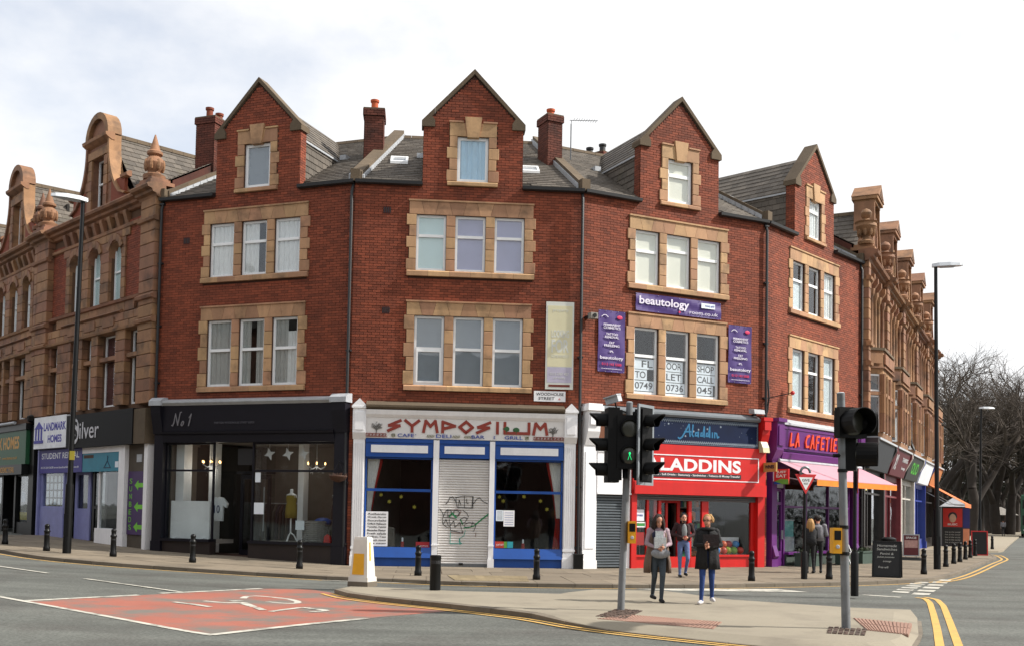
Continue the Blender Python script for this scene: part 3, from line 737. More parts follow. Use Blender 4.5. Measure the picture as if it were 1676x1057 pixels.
    for s in (-1, 1):
        k = 0; z = EAVE+.16
        while z < DE-.03:
            z2 = min(z+.2, DE); back_ = min((z-.02-EAVE)/SLP, ye); y = .32-(k % 2)*.14
            # the cheek is the triangle above the roof slope: its course runs from the gable to where the roof meets it
            yv = [.32, (z2-EAVE)/SLP]
            while y < yv[1]:
                y0_, y1_ = max(y, .32), min(y+.28, yv[1]); y += .28
                if y1_-y0_ < .05: continue
                mm = MB(); mm.cur = rng.random(); X = c+s*(DW+.005)
                mm.add([(X+s*.03, y0_+.004, z), (X+s*.03, y1_-.004, z), (X+s*.008, y1_-.004, z2+.02), (X+s*.008, y0_+.004, z2+.02), (X, y0_+.004, z), (X, y1_-.004, z)],
                       [(0, 1, 2, 3) if s > 0 else (3, 2, 1, 0), (4, 5, 1, 0), (4, 0, 3), (5, 2, 1)])
                mm.obj('cheek_slate', M['slate'], dor)
            z = z2; k += 1
    m = MB()                                             # pale flashing under dormer eaves and at its foot
    for s in (-1, 1):
        X = c+s*(DW+.05); m.hexa([(X-.02, .32, DE-.12), (X+.02, .32, DE-.12), (X+.02, ye+.1, DE-.10), (X-.02, ye+.1, DE-.10)], [(X-.02, .32, DE-.06), (X+.02, .32, DE-.06), (X+.02, ye+.1, DE-.04), (X-.02, ye+.1, DE-.04)])
        m.box(*sorted((c+s*1.5, c+s*1.72)), ye-.1, ye+.25, zf(ye)+.0, zf(ye)+.16)
    m.obj('lead_flashing', M['lead'], dor)
    # ---- gutter, downpipe, party copings
    for (g0, g1) in ((.0, c-1.5), (c+1.5, wid)):
        m = MB(); pr = [(-.17, EAVE-.01), (-.16, EAVE-.1), (-.1, EAVE-.13), (-.02, EAVE-.12), (.01, EAVE-.1), (.01, EAVE-.01)]; m.prismx(pr, g0+.004, g1+(.05 if g0 > 1 else .05)-.05+.0); m.obj('gutter', M['gutter'], root)
    return root, c, wid, wall, roof, zf, lo, hi, rng
def upstand(root, roof, pts_u, zf, side, wid, rng, y1=RD+.1):
    """sloping party-wall coping stones along one edge of the roof"""
    n = 7
    for k in range(n):
        ya, yb = .05+(y1-.05)*k/n+.01, .05+(y1-.05)*(k+1)/n; u0, u1 = pts_u(ya), pts_u(yb); w_ = .17
        mm = MB()
        mm.hexa([(u0-w_, ya, zf(ya)-.2), (u0+w_, ya, zf(ya)-.2), (u1+w_, yb, zf(yb)-.2), (u1-w_, yb, zf(yb)-.2)], [(u0-w_, ya, zf(ya)+.24), (u0+w_, ya, zf(ya)+.24), (u1+w_, yb, zf(yb)+.24), (u1-w_, yb, zf(yb)+.24)])
        mm.obj('coping_stone', M['coping'], roof)
    for s in (-1, 1):
        mm = MB(); n2 = 18
        for k in range(n2):
            ya, yb = .1+(y1-.1)*k/n2, .1+(y1-.1)*(k+.93)/n2; u0, u1 = pts_u(ya)+s*.2, pts_u(yb)+s*.2
            mm.hexa([(u0-.03, ya, zf(ya)-.02), (u0+.03, ya, zf(ya)-.02), (u1+.03, yb, zf(yb)-.02), (u1-.03, yb, zf(yb)-.02)], [(u0-.03, ya, zf(ya)+.13), (u0+.03, ya, zf(ya)+.13), (u1+.03, yb, zf(yb)+.13), (u1-.03, yb, zf(yb)+.13)])
        mm.obj('lead_flashing', M['lead'], roof)
    mm = MB(); mm.box(pts_u(0)-.14, pts_u(0)+.14, -.12, .2, zf(0)-.06, zf(0)+.3); mm.obj('kneeler_stone', M['coping'], roof)
def chimney(root, x0, x1, y0, y1, z0, z1, pots, rng, ph=.34, mat=None):
    m = MB(); m.box(x0+.01, x1-.01, y0+.01, y1-.01, z0, z1-.02); core = m.obj('chimney', M['mortar'], root)
    m = MB(); brickbox(m, x0, x1, y0, y1, z0, z1-.22, rng); brickbox(m, x0-.04, x1+.04, y0-.04, y1+.04, z1-.22, z1, rng); o = m.obj('brickwork', M['brickdark'], core); o['kind'] = 'stuff'
    m = MB(); m.box(x0-.03, x1+.03, y0-.03, y1+.03, z1-.02, z1+.03); m.obj('mortar_cap', M['coping'], core)
    for x, y in pots:
        m = MB(); m.lathe([(.13, z1), (.14, z1+.05), (.115, z1+.08), (.11, z1+ph-.1), (.14, z1+ph-.07), (.145, z1+ph), (.1, z1+ph), (.09, z1+ph-.1)], 14, (x, y, 0)); m.obj('chimney_pot', mat or M['pot'], core, smooth='auto')
def downpipe(root, u, z0, z1, y=-.09, sw=0):
    m = MB(); m.tube([(u, .0, z1+.1), (u, y, z1-.15), (u, y, z0)], .045, 8)
    for z in (z0+.6, z0+2.4, z0+4.4, z0+6.3): m.box(u-.08, u+.08, -.1, 0, z, z+.05)
    m.obj('downpipe', M['gutter'], root, smooth='auto')
def skylight(root, roof, u0, u1, y0, zf):
    m = MB(); y1 = y0+.55; k = .07
    for (a, b, c_, d) in ((u0, u1, y0, y0+.09), (u0, u1, y1-.07, y1), (u0, u0+.07, y0+.09, y1-.07), (u1-.07, u1, y0+.09, y1-.07)):
        m.hexa([(a, c_, zf(c_)), (b, c_, zf(c_)), (b, d, zf(d)), (a, d, zf(d))], [(a, c_, zf(c_)+.12), (b, c_, zf(c_)+.12), (b, d, zf(d)+.12), (a, d, zf(d)+.12)])
    s = m.obj('skylight', M['upvc'], root)
    m = MB(); m.hexa([(u0+.05, y0+.06, zf(y0+.06)+.05), (u1-.05, y0+.06, zf(y0+.06)+.05), (u1-.05, y1-.05, zf(y1-.05)+.05), (u0+.05, y1-.05, zf(y1-.05)+.05)], [(u0+.05, y0+.06, zf(y0+.06)+.08), (u1-.05, y0+.06, zf(y0+.06)+.08), (u1-.05, y1-.05, zf(y1-.05)+.08), (u0+.05, y1-.05, zf(y1-.05)+.08)]); m.obj('pane', M['glass'], s)
net_half = [('net', 0, .62, 0, 1, True)]
HA = house(0, 'red brick gabled house over the dark navy dress shop', 13, 12.2, [(.05, 6.93, -.2, 4.9)],
           [['net', net_half, 'net'], ['grey', [('grey', 0, .4, 0, 1, True), ('grey', .62, 1, 0, 1, True)], [('grey', 0, .55, 0, 1, True), ('net', .55, 1, 0, .8, True)]], 'slate'], [(.62, .62, .62), (.55, .55, .55), None], 11)
HB = house(1, 'red brick gabled house over the blue and white restaurant front', 12.2, 10.5, [(.12, 6.75, -.2, 4.7)],
           [['pale', 'lilac', 'lilac'], ['slate', 'slate', 'slate'], 'blue'], [(.63, .63, .63), (.53, .53, .53), None], 12)  # first-floor slate sheets put the grey sky reflection of the glass into colour
HCc = house(2, 'red brick gabled house with purple banners over the red shop', 10.5, 10.8, [(.03, 6.9, -.2, 4.9)],
           [['cream', 'cream', 'cream'], [None, None, None], 'cream'], [(.62, .70, .62), (.58, .58, .58), .64], 13)
HD = house(3, 'red brick gabled house over the purple café with an awning', 10.8, 7.8, [(.12, 7.1, -.2, 4.88)],
           [[[('frost', 0, 1, .05, .62, False)], None, 'net'], [[('frost', 0, 1, 0, 1, False)], None, [('frost', 0, 1, 0, 1, False)]], [('net', 0, 1, 0, 1, True)]], [(.62, .62, .62), (.66, .66, .66), .72], 14)
# ---- roof furniture on the houses
for H, u in ((HB, 0), (HCc, 0), (HD, 0)):
    root, c, wid, wall, roof, zf, lo, hi, rng = H
    upstand(root, roof, lo, zf, -1, wid, rng)
upstand(HA[0], HA[4], HA[6], HA[5], -1, HA[2], HA[8]); upstand(HD[0], HD[4], HD[7], HD[5], 1, HD[2], HD[8])
chimney(HA[0], -.25, .5, 1.9, 3.6, 12.2, 14.75, [(.1, 2.15), (.1, 2.7), (.1, 3.3)], HA[8], .4, M['brickL'])
chimney(HB[0], .05, .68, 2.5, 3.3, 12.6, 14.55, [(.36, 2.9)], HB[8], .42)
chimney(HCc[0], .02, .56, 2.5, 3.2, 12.6, 14.6, [(.3, 2.85)], HCc[8], .3)
chimney(HD[0], -.9, -.2, 6.2, 7.6, 12.6, 14.9, [(-.55, 6.5), (-.55, 7.1)], HD[8], .4, M['gutter'])
chimney(HD[0], 6.3, 6.9, 2.5, 3.2, 12.6, 13.6, [(6.6, 2.85)], HD[8], .4, M['gutter'])
skylight(HB[0], HB[4], .95, 1.5, 1.75, HB[5]); skylight(HB[0], HB[4], 5.05, 5.65, 1.35, HB[5])
downpipe(HA[0], HA[2]-.06, 0, 11.2); downpipe(HB[0], HB[2]-.05, 0, 11.2); downpipe(HCc[0], HCc[2]-.06, 4.9, 11.2); downpipe(HD[0], HD[2]-.08, .0, 11.2); downpipe(HA[0], .04, 4.9, 11.2)
vent = pm('terracotta_vent', '#4a2018', .9)
for H, u, z in ((HB, .95, 10.55), (HB, .98, 7.55), (HA, .95, 10.0)):
    m = MB(); m.box(u-.11, u+.11, -.006, .03, z-.11, z+.11); m.obj('air_brick', vent, H[3])
    m = MB(); [m.box(u-.09+.06*k, u-.06+.06*k, -.012, 0, z-.08, z+.08) for k in range(4)]; m.obj('air_brick_bars', M['gutter'], H[3])
# ================================================================== SHOPFRONTS
def room(root, u0, u1, z0, z1, d, wallm, floorm=None, name='shop_room'):
    m = MB(); m.box(u0, u1, d, d+.1, z0, z1); m.box(u0-.06, u0, .34, d+.1, z0, z1); m.box(u1, u1+.06, .34, d+.1, z0, z1); m.box(u0, u1, .05, d+.1, z1, z1+.08); m.box(u0, u1, .05, d+.1, z0-.1, z0)
    return m.obj(name, wallm, root)
def pane(parent, u0, u1, z0, z1, y=.12, mat='shopglass', name='shop_pane'):
    m = MB(); m.box(u0, u1, y, y+.01, z0, z1); return m.obj(name, M[mat], parent)
def bx(parent, name, mat, *b, **k):
    m = MB()
    for q in b: m.box(*q)
    return m.obj(name, M[mat] if isinstance(mat, str) else mat, parent, **k)
# ---------------- house A: dark navy dress shop
root = HA[0]; wd = HA[2]
cor = MB(); cor.prismx([(-.30, 4.86), (-.30, 4.92), (.012, 5.0), (.012, 4.78), (-.2, 4.78)], .38, 6.5); cor.obj('cornice', M['lead'], root)
m = MB(); m.prismx([(-.14, 3.98), (-.2, 4.78), (.3, 4.78), (.3, 3.98)], .38, 6.47); fas = m.obj('fascia', M['navy'], root)
m = MB(); m.prismx([(-.20, 3.90), (-.22, 3.96), (-.1, 3.98), (.3, 3.98), (.3, 3.64), (-.1, 3.64), (-.14, 3.86)], .38, 6.47); m.obj('fascia_moulding', M['navy'], root)
for a, b in ((.05, .38), (6.47, 6.9)):
    m = MB(); m.box(a, b, -.1, .3, -.1, 3.9); m.box(a-.02, b+.02, -.13, .1, 0.0, .55); pil = m.obj('pilaster', M['navy'], root)
    m = MB(); m.prismx([(-.14, 3.9), (-.30, 4.55), (-.32, 4.78), (.2, 4.78), (.2, 3.9)], a-.015, b+.015); m.obj('console', M['navy'], pil)
    m = MB(); m.box(a-.06, b+.06, -.36, .05, 4.78, 4.93); m.prismx([(-.36, 4.93), (.05, 4.93), (.05, 5.06), (-.2, 5.04)], a-.06, b+.06); m.obj('cap', M['lead'], pil)
sc_ = pm('sign_script_grey', '#77757a', .6); sc2 = pm('sign_grey_small', '#55545c', .6)
def mp(u0, z0, s_): return lambda p: (u0+p[0]*s_, z0+p[1]*s_)
m = MB(); f_ = mp(.75, 4.15, .33)
for s_ in ([(0, .05), (.1, .0), (.25, .3), (.42, 1.15), (.55, .6), (.68, .05), (.8, .6), (.95, 1.25), (1.1, 1.3)], [(1.15, .3), (1.05, .1), (1.15, 0), (1.3, .15), (1.35, .35), (1.25, .42), (1.13, .3)], [(1.95, .75), (2.2, 1.1), (1.9, 0)]):
    m.stroke(s_, .028, -.19, -.16, f_)
m.obj('lettering', sc_, fas)
textmesh('small_lettering', 'THIRTEEN WOODHOUSE STREET LEEDS', (2.3, 3.75, 4.2, 4.26), -.175, sc2, fas)
for (a, b) in ((.38, 2.17), (3.55, 6.47)):
    z0 = .62
    bx(root, 'stall_riser', 'navyd', (a, b, -.02, .3, -.1, .56)); bx(root, 'window_sill', 'navy', (a, b, -.1, .3, .56, .64))
    fr = bx(root, 'shop_window', 'navy', (a, b, .08, .16, 2.74, 2.80), (a, b, .08, .16, 3.58, 3.64), (a, a+.05, .08, .16, z0, 3.6), (b-.05, b, .08, .16, z0, 3.6))
    pane(fr, a+.04, b-.04, .64, 2.75); pane(fr, a+.04, b-.04, 2.79, 3.6)
m = MB(); m.box(2.14, 2.15, .16, 1.35, .64, 3.6); m.obj('shop_pane', M['shopglass'], root)
m = MB(); m.box(3.56, 3.57, .16, 1.35, .64, 3.6); m.obj('shop_pane', M['shopglass'], root)
d = bx(root, 'door', 'navy', (2.3, 2.4, 1.35, 1.42, .1, 2.7), (3.3, 3.4, 1.35, 1.42, .1, 2.7), (2.4, 3.3, 1.35, 1.42, .1, .3), (2.4, 3.3, 1.35, 1.42, 2.55, 2.7), (2.17, 3.55, 1.3, 1.4, 2.72, 2.8))
pane(d, 2.4, 3.3, .3, 2.55, 1.38); bx(d, 'door_handle', 'lead', (3.2, 3.23, 1.28, 1.31, .9, 2.3))
bx(root, 'doorstep', 'coping', (2.17, 3.55, -.05, 1.4, -.1, .1))
bx(root, 'lobby_sign', 'gutter', (2.95, 3.5, .2, .24, 2.95, 3.45))
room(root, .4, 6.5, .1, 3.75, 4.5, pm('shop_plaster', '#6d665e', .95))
bx(root, 'window_deck', 'roomw', (.4, 2.12, .17, 1.3, .5, .62), (3.58, 6.45, .17, 1.3, .5, .62))
bx(root, 'interior_column', 'white', (.45, .75, .5, .9, .62, 3.7), (1.05, 1.3, 1.4, 1.7, .1, 3.7), (4.25, 4.45, 1.6, 1.9, .1, 3.7))
def At(H, u, y, z=0):
    r_ = H[0]; a = r_.rotation_euler.z; return Vector((r_.location.x+u*math.cos(a)-y*math.sin(a), r_.location.y+u*math.sin(a)+y*math.cos(a), z))
def on(H, name, label, cat, u, y, z, group=None, rz=0): return thing(name, label, cat, At(H, u, y, z), H[0].rotation_euler.z+rz, group)
bd = on(HA, 'display_panel', 'plain white panel standing in the dress shop window', 'panel', 1.25, .24, .62); bx(bd, 'board', 'white', (-.75, .7, 0, .05, 0, 1.2)); bx(bd, 'foot', 'white', (-.6, -.5, -.1, .2, 0, .05), (.45, .55, -.1, .2, 0, .05))
def chand(u, y, z, label):
    t_ = on(HA, 'chandelier', label, 'chandelier', u, y, z, 'chandeliers in the dress shop'); m = MB(); m.tube([(0, 0, .2), (0, 0, .75)], .012, 6); m.lathe([(.02, -.05), (.05, 0), (.02, .1), (.035, .15), (.01, .22)], 10); m.obj('stem', M['lead'], t_)
    for k in range(6):
        a = k*math.pi/3; x, y_ = .3*math.cos(a), .3*math.sin(a); m = MB(); m.tube([(0, 0, .0), (x*.5, y_*.5, -.08), (x, y_, 0), (x, y_, .05)], .012, 5); arm = m.obj('arm', M['lead'], t_)
        m = MB(); m.ell((x, y_, .09), (.022, .022, .045), 8, 6); m.obj('bulb', M['lamp'], arm)
    m = MB()
    for k in range(18):
        a = k*.35; m.ell((.2*math.cos(a), .2*math.sin(a), -.1-.05*(k % 3)), (.014, .014, .03), 6, 4)
    m.obj('crystal_drops', M['glass'], t_, kind='stuff')
for u_, y_ in ((1.35, 1.1), (5.2, 1.1), (2.9, 3.0)):  # the last position is an added fill light with no chandelier
    pl_ = bpy.data.lights.new('chandelier_light', 'POINT'); pl_.energy = 9; pl_.color = (1, .9, .78); pl_.shadow_soft_size = .25; po_ = bpy.data.objects.new('chandelier_light', pl_); COL.objects.link(po_); po_.location = At(HA, u_, y_, 2.85)
chand(1.35, 1.1, 3.0, 'crystal chandelier lit above the white panel'); chand(5.2, 1.1, 2.95, 'crystal chandelier lit above the wicker basket')
OL = pm('olive_cloth', '#7d6a17', .85, noise=(8, .12)); BRW = pm('brown_cloth', '#2c1510', .9, noise=(8, .2))
def mannequin(u, y, dress, label, hat):
    t_ = on(HA, 'dress_form', label, 'mannequin', u, y, .62); m = MB()
    for k in range(3):
        a = k*2.094+.5; m.tube([(0, 0, .28), (.1*math.cos(a), .1*math.sin(a), .2), (.2*math.cos(a), .2*math.sin(a), .02), (.24*math.cos(a), .24*math.sin(a), 0)], .022, 6)
    m.tube([(0, 0, .25), (0, 0, .75)], .025, 8); m.obj('stand', M['white'], t_)
    m = MB(); m.lathe([(.03, 1.62), (.05, 1.6), (.05, 1.52), (.045, 1.5)], 10); m.lathe([(.05, 1.5), (.17, 1.44), (.18, 1.35)], 12, sy=.6); m.obj('torso', M['white'], t_)
    m = MB(); m.lathe([(.19, .72), (.2, .9), (.18, 1.1), (.155, 1.2), (.18, 1.33), (.17, 1.42), (.11, 1.47)], 16, sy=.65); m.obj('dress', dress, t_, smooth=True)
    if hat: m = MB(); m.lathe([(.14, 1.6), (.14, 1.615), (.08, 1.62), (.075, 1.7), (.05, 1.72)], 12); m.obj('hat', M['white'], t_)
mannequin(4.55, .75, OL, 'dress form in an olive green sleeveless dress', False); mannequin(6.15, .75, BRW, 'dress form in a dark brown dress with white hat', True)
bk = on(HA, 'wicker_basket', 'round grey wicker basket between the dress forms', 'basket', 5.45, .7, .62); m = MB(); m.lathe([(.3, 0), (.36, .3), (.42, .62), (.44, .66), (.40, .66), (.33, .1)], 20)
for k in range(10): z = .06+.06*k; r0 = .31+.11*z/.62; m.tube([((r0+.02)*math.cos(a*.3142), (r0+.02)*math.sin(a*.3142), z+(.01 if a % 2 else -.01)) for a in range(21)], .018, 4)
m.obj('weave', pm('wicker', '#8d8a86', .9, noise=(20, .2)), bk); bx(bk, 'card', 'paper', (-.42, -.12, -.47, -.46, .38, .66))
m = MB(); m.ell((.22, .05, .62), (.28, .25, .14)); m.obj('blue_cloth', M['blue'], bk, smooth=True)
rb = on(HA, 'red_bag', 'small red bag at the foot of the hatted dress form', 'bag', 6.02, .45, .62); m = MB(); m.prism([(-.12, 0), (.12, 0), (.1, .2), (0, .27), (-.1, .2)], -.05, .05); m.obj('body', M['red'], rb)
ts = on(HA, 'football_shirt', 'white football shirt hanging in the dress shop window', 'shirt', 1.78, .9, 1.2); m = MB(); m.prism([(-.2, 0), (.2, 0), (.21, .5), (.33, .42), (.38, .55), (.2, .74), (.08, .76), (0, .72), (-.08, .76), (-.2, .74), (-.38, .55), (-.33, .42), (-.21, .5)], -.04, .04); m.obj('cloth', M['white'], ts)
textmesh('number', '10', (-.1, .1, .25, .5), -.05, pm('shirt_blue', '#27305e', .7), ts)
pf = on(HA, 'picture_frame', 'square white picture frame on the dress shop wall', 'frame', 5.5, 4.35, 1.95); bx(pf, 'frame', 'roomw', (-.35, .35, 0, .05, 0, .08), (-.35, .35, 0, .05, .72, .8), (-.35, -.27, 0, .05, .08, .72), (.27, .35, 0, .05, .08, .72)); bx(pf, 'picture', 'dark', (-.27, .27, .03, .05, .08, .72))
for k, (u, lab) in enumerate(((3.95, 'white paper star hanging nearest the shop door'), (4.6, 'white paper star hanging over the olive dress'), (5.15, 'white paper star hanging beside the lit chandelier'))):
    st = on(HA, 'paper_star', lab, 'star', u, .4, 3.3, 'paper stars in the dress shop window'); m = MB()
    pts = [((.2 if j % 2 == 0 else .08)*math.cos(j*math.pi/4+.3), (.2 if j % 2 == 0 else .08)*math.sin(j*math.pi/4+.3)) for j in range(8)]; m.prism(pts, -.01, .01); m.obj('star', M['white'], st)
    m = MB(); m.tube([(0, 0, .1), (0, 0, .36)], .004, 4); m.obj('thread', M['white'], st)
cr = on(HA, 'clothes_rail', 'clothes rail of dark garments inside the dress shop door', 'clothes rail', 2.6, 3.2, .1); m = MB(); m.tube([(-.6, 0, 0), (-.6, 0, 1.7), (.9, 0, 1.7), (.9, 0, 0)], .02, 6); m.obj('rail', M['lead'], cr)
for k in range(11):
    m = MB(); x = -.5+.13*k; m.prismx([(-.25, .5), (.25, .5), (.22, 1.4), (.05, 1.66), (-.05, 1.66), (-.22, 1.4)], x-.035, x+.035); m.obj('garment', pm('garment_%d' % (k % 4), ('#2a2030', '#38201f', '#1c2024', '#4a443f')[k % 4], .9), cr)
bx(root, 'door_notice', 'paper', (3.66, 3.84, .10, .115, 2.42, 2.72)); bx(root, 'blue_notice', 'paper', (3.64, 3.98, .105, .118, 1.45, 1.8))
# ---------------- house B: blue and white restaurant
root = HB[0]; wd = HB[2]
for a, b in ((.13, .47), (6.38, 6.72)):
    m = MB(); m.box(a, b, -.08, .3, .3, 3.72)
    for k in range(5): m.box(a+.03+k*.062, a+.06+k*.062, -.105, -.08, .62, 3.6)
    pil = m.obj('pilaster', M['white'], root)
    bx(pil, 'plinth', 'white', (a-.03, b+.03, -.13, .1, -.1, .3), (a-.015, b+.015, -.115, .1, .3, .42), (a-.015, b+.015, -.115, .1, .50, .56))
    m = MB(); m.prismx([(-.1, 3.72), (-.24, 3.9), (-.24, 4.62), (.2, 4.62), (.2, 3.72)], a-.02, b+.02); m.box(a+.04, b-.04, -.27, -.24, 3.98, 4.5); m.obj('capital', M['white'], pil)
    m = MB(); m.box(a-.05, b+.05, -.29, .1, 4.62, 4.68); m.prism([(a-.05, 4.68), (b+.05, 4.68), ((a+b)/2, 4.9)], -.28, .05); m.obj('pediment', M['white'], pil)
m = MB(); m.prismx([(-.34, 4.66), (-.34, 4.72), (.01, 4.86), (.01, 4.6), (-.26, 4.6)], .49, 6.36); m.obj('ledge', M['coping'], root)
m = MB(); m.prismx([(-.25, 4.45), (-.3, 4.58), (.0, 4.598), (.0, 4.36), (-.16, 4.36)], .49, 6.36); m.obj('cornice', M['white'], root)
m = MB(); m.prismx([(-.12, 3.76), (-.15, 4.358), (.2, 4.358), (.2, 3.76)], .49, 6.36); fas = m.obj('fascia', M['fasciagrey'], root)
RST = pm('sign_oxblood', '#8c3325', .6); BST = pm('sign_blue', '#3a4fa0', .6); GST = pm('sign_grey', '#6d6a66', .6); GN = pm('sign_green', '#2e5c35', .7); OR = pm('sign_orange', '#d98a2f', .7)
LET = {'S': [[(1, .98), (.08, .52), (.92, .5), (0, .02)]], 'Y': [[(0, 1), (.5, .5), (1, 1)], [(.5, .5), (.5, 0)]], 'M': [[(0, 0), (.15, 1), (.5, .5), (.85, 1), (1, 0)]], 'P': [[(.05, 0), (.05, .95), (1, .58), (.05, .3)]],
       'O': [[(.5, 0), (1, .5), (.5, 1), (0, .5), (.5, 0)]], 'I': [[(.5, 0), (.5, 1)]], 'U': [[(0, 1), (0, .05), (1, .05), (1, 1)]]}
m = MB(); u = 1.14
for ch, w_ in zip('SYMPOSIUM', (.36, .40, .40, .38, .38, .38, .16, .72, .40)):
    f2 = (lambda u_, w2: (lambda p: (u_+p[0]*w2, 3.97+p[1]*.32)))(u, w_)
    for s_ in LET[ch]: m.stroke(s_, .085, -.162, -.12, f2)
    u += w_+.14
m.obj('lettering', RST, fas)
m = MB(); rl = random.Random(5)                      # little trees in the letter U and at each end
for cx_, cz_ in ((4.62, 4.06), (4.92, 4.03)): m.tube([(cx_, -.15, 3.98), (cx_, -.15, cz_)], .02, 5); m.ell((cx_, -.15, cz_+.05), (.1, .02, .08), 8, 5)
m.obj('tree_motif', GN, fas)
for c_ in (.80, 6.02):
    m = MB()
    for k in range(26):
        a = rl.uniform(.2, 2.94); l = rl.uniform(.08, .24); b0 = (c_+rl.uniform(-.03, .03), 3.93+rl.uniform(.05, .16)); mid = (b0[0]+math.cos(a)*l*.6, b0[1]+math.sin(a)*l*.5); m.stroke([(c_, 3.93), b0, mid, (mid[0]+rl.uniform(-.07, .07), mid[1]+rl.uniform(-.02, .07))], .007, -.158, -.13)
    m.stroke([(c_-.02, 3.84), (c_, 3.95), (c_+.01, 4.02)], .025, -.158, -.13); m.obj('olive_tree_motif', GST, fas)
m = MB()
for u0, n in ((.5, 6), (5.45, 9)):
    for k in range(n):
        f2 = (lambda uu: (lambda p: (uu+p[0]*.1, 3.80+p[1]*.09)))(u0+k*.1); m.stroke([(0, 0), (0, 1), (.8, 1), (.8, .35), (.4, .35)], .013, -.158, -.13, f2); m.stroke([(0, 0), (1, 0)], .013, -.158, -.13, f2)
m.obj('key_pattern', RST, fas)
for tx, a, b in (('CAFE´', 1.42, 1.97), ('DELI', 2.55, 3.0), ('BAR', 3.6, 3.98), ('&', 4.25, 4.3), ('GRILL', 4.58, 5.12)): textmesh('small_lettering', tx, (a, b, 3.80, 3.90), -.15, BST, fas, bold=.01)
m = MB()
for u0 in (2.28, 3.04, 3.38):
    for k in range(5): m.stroke([(u0+k*.045, 3.81), (u0+.03+k*.045, 3.88)], .012, -.158, -.13)
for u0 in (1.25, 5.2): m.stroke([(u0, 3.81), (u0, 3.89), (u0+.09, 3.89), (u0+.09, 3.81), (u0, 3.81)], .012, -.158, -.13); m.stroke([(u0+.02, 3.82), (u0+.07, 3.88)], .01, -.158, -.13)
m.obj('ornament', pm('sign_olive', '#7a7a58', .7), fas)
for a, b in ((.49, 2.48), (2.66, 4.15), (4.31, 6.36)):
    z0 = 3.17
    bx(root, 'blue_frieze', 'blue', (a, b, -.05, .25, z0+.04, 3.755), (a, b, -.09, -.05, 3.64, 3.755), (a, b, -.075, -.05, z0+.04, z0+.1))
    q = (b-a)*.1 if b-a < 1.6 else .16; bx(root, 'frieze_panel', 'white', (a+q, b-q, -.075, -.051, 3.34, 3.56))
for a, b in ((2.485, 2.655), (4.155, 4.305)):
    bx(root, 'pilaster', 'white', (a, b, -.1, .2, .25, 3.73), (a-.02, b+.02, -.13, .2, -.1, .25), (a-.012, b+.012, -.12, .2, .62, .66))
for a, b in ((.49, 2.48), (4.31, 6.36)):
    bx(root, 'shop_window', 'blue', (a, b, .03, .12, 2.20, 2.28), (a, a+.05, .03, .12, .53, 3.2), (b-.05, b, .03, .12, .53, 3.2), (a, b, .03, .12, 3.16, 3.2)); w_ = root.children[-1]
    pane(w_, a+.04, b-.04, .53, 2.21, .07); pane(w_, a+.04, b-.04, 2.27, 3.17, .07)
    m = MB(); m.prismx([(-.03, .56), (-.13, .26), (.2, .26), (.2, .56)], a, b); m.obj('window_bench', M['blue'], root)
    bx(root, 'stall_riser', 'blue', (a, b, -.02, .2, -.1, .258))
# roller shutter with slats and sprayed tags
m = MB(); z = 0.0; n = 42; hh = 3.19/n
for k in range(n): m.prismx([(.06, z), (.035, z+hh*.25), (.03, z+hh*.5), (.035, z+hh*.75), (.06, z+hh*.96), (.08, z+hh), (.1, z+hh), (.1, z)], 2.665, 4.148); z += hh
sh = m.obj('roller_shutter', M['shutter'], root); sh['kind'] = 'stuff'
bx(sh, 'bottom_rail', 'grey', (2.665, 4.148, .02, .1, -.05, .1)); bx(sh, 'lock', 'black', (3.3, 3.42, -.0, .03, .06, .12))
gz = lambda p: (2.66+(p[0]-85)/(500-85)*1.49, .02+(985-p[1])/(985-108)*3.15)
INK = pm('spray_black', '#20201f', .7); SG = pm('spray_green', '#1f7a4a', .7); STQ = pm('spray_turquoise', '#3f9a8c', .7); SR = pm('spray_red', '#6b4038', .7)
m = MB()
for s_ in ([(145, 475), (165, 455), (180, 420), (200, 412), (215, 430), (232, 465)], [(228, 420), (240, 500), (370, 505), (372, 408), (300, 405), (232, 418)], [(252, 490), (256, 440), (268, 470), (272, 485)], [(298, 405), (300, 498)], [(318, 430), (320, 465), (332, 468)], [(368, 410), (362, 500)], [(375, 470), (400, 430), (425, 418), (450, 445), (490, 466)],
          [(95, 512), (120, 545), (130, 580)], [(130, 575), (150, 530), (165, 520)], [(120, 590), (125, 640), (160, 665), (185, 660)], [(165, 525), (190, 522), (195, 560), (165, 575), (165, 528)], [(215, 530), (240, 525), (262, 540), (245, 575), (215, 560), (215, 530)], [(180, 600), (190, 690), (290, 712), (285, 690)], [(185, 655), (215, 610), (225, 665), (265, 625), (280, 680)], [(265, 600), (300, 580), (328, 590), (310, 620), (265, 640)], [(290, 525), (320, 545), (335, 575)], [(305, 640), (340, 622), (370, 628), (360, 660), (310, 662), (300, 645)], [(370, 618), (398, 650), (380, 695)], [(120, 580), (180, 585), (240, 600)], [(130, 640), (150, 600), (170, 650)]):
    m.stroke(s_, .016, .024, .04, gz)
m.obj('graffiti', INK, sh)
m = MB(); m.stroke([(395, 640), (440, 600), (505, 548)], .04, .0245, .04, gz); m.stroke([(180, 575), (200, 550), (235, 585)], .05, .0245, .04, gz); m.stroke([(300, 668), (340, 665), (385, 650)], .03, .0245, .04, gz); m.stroke([(270, 600), (290, 640)], .03, .0245, .04, gz); m.obj('graffiti', SG, sh)
m = MB(); m.stroke([(190, 700), (188, 800), (285, 798), (262, 780), (265, 755), (300, 735), (312, 690)], .014, .0245, .04, gz); m.stroke([(265, 760), (270, 805)], .03, .0245, .04, gz); m.obj('graffiti', STQ, sh)
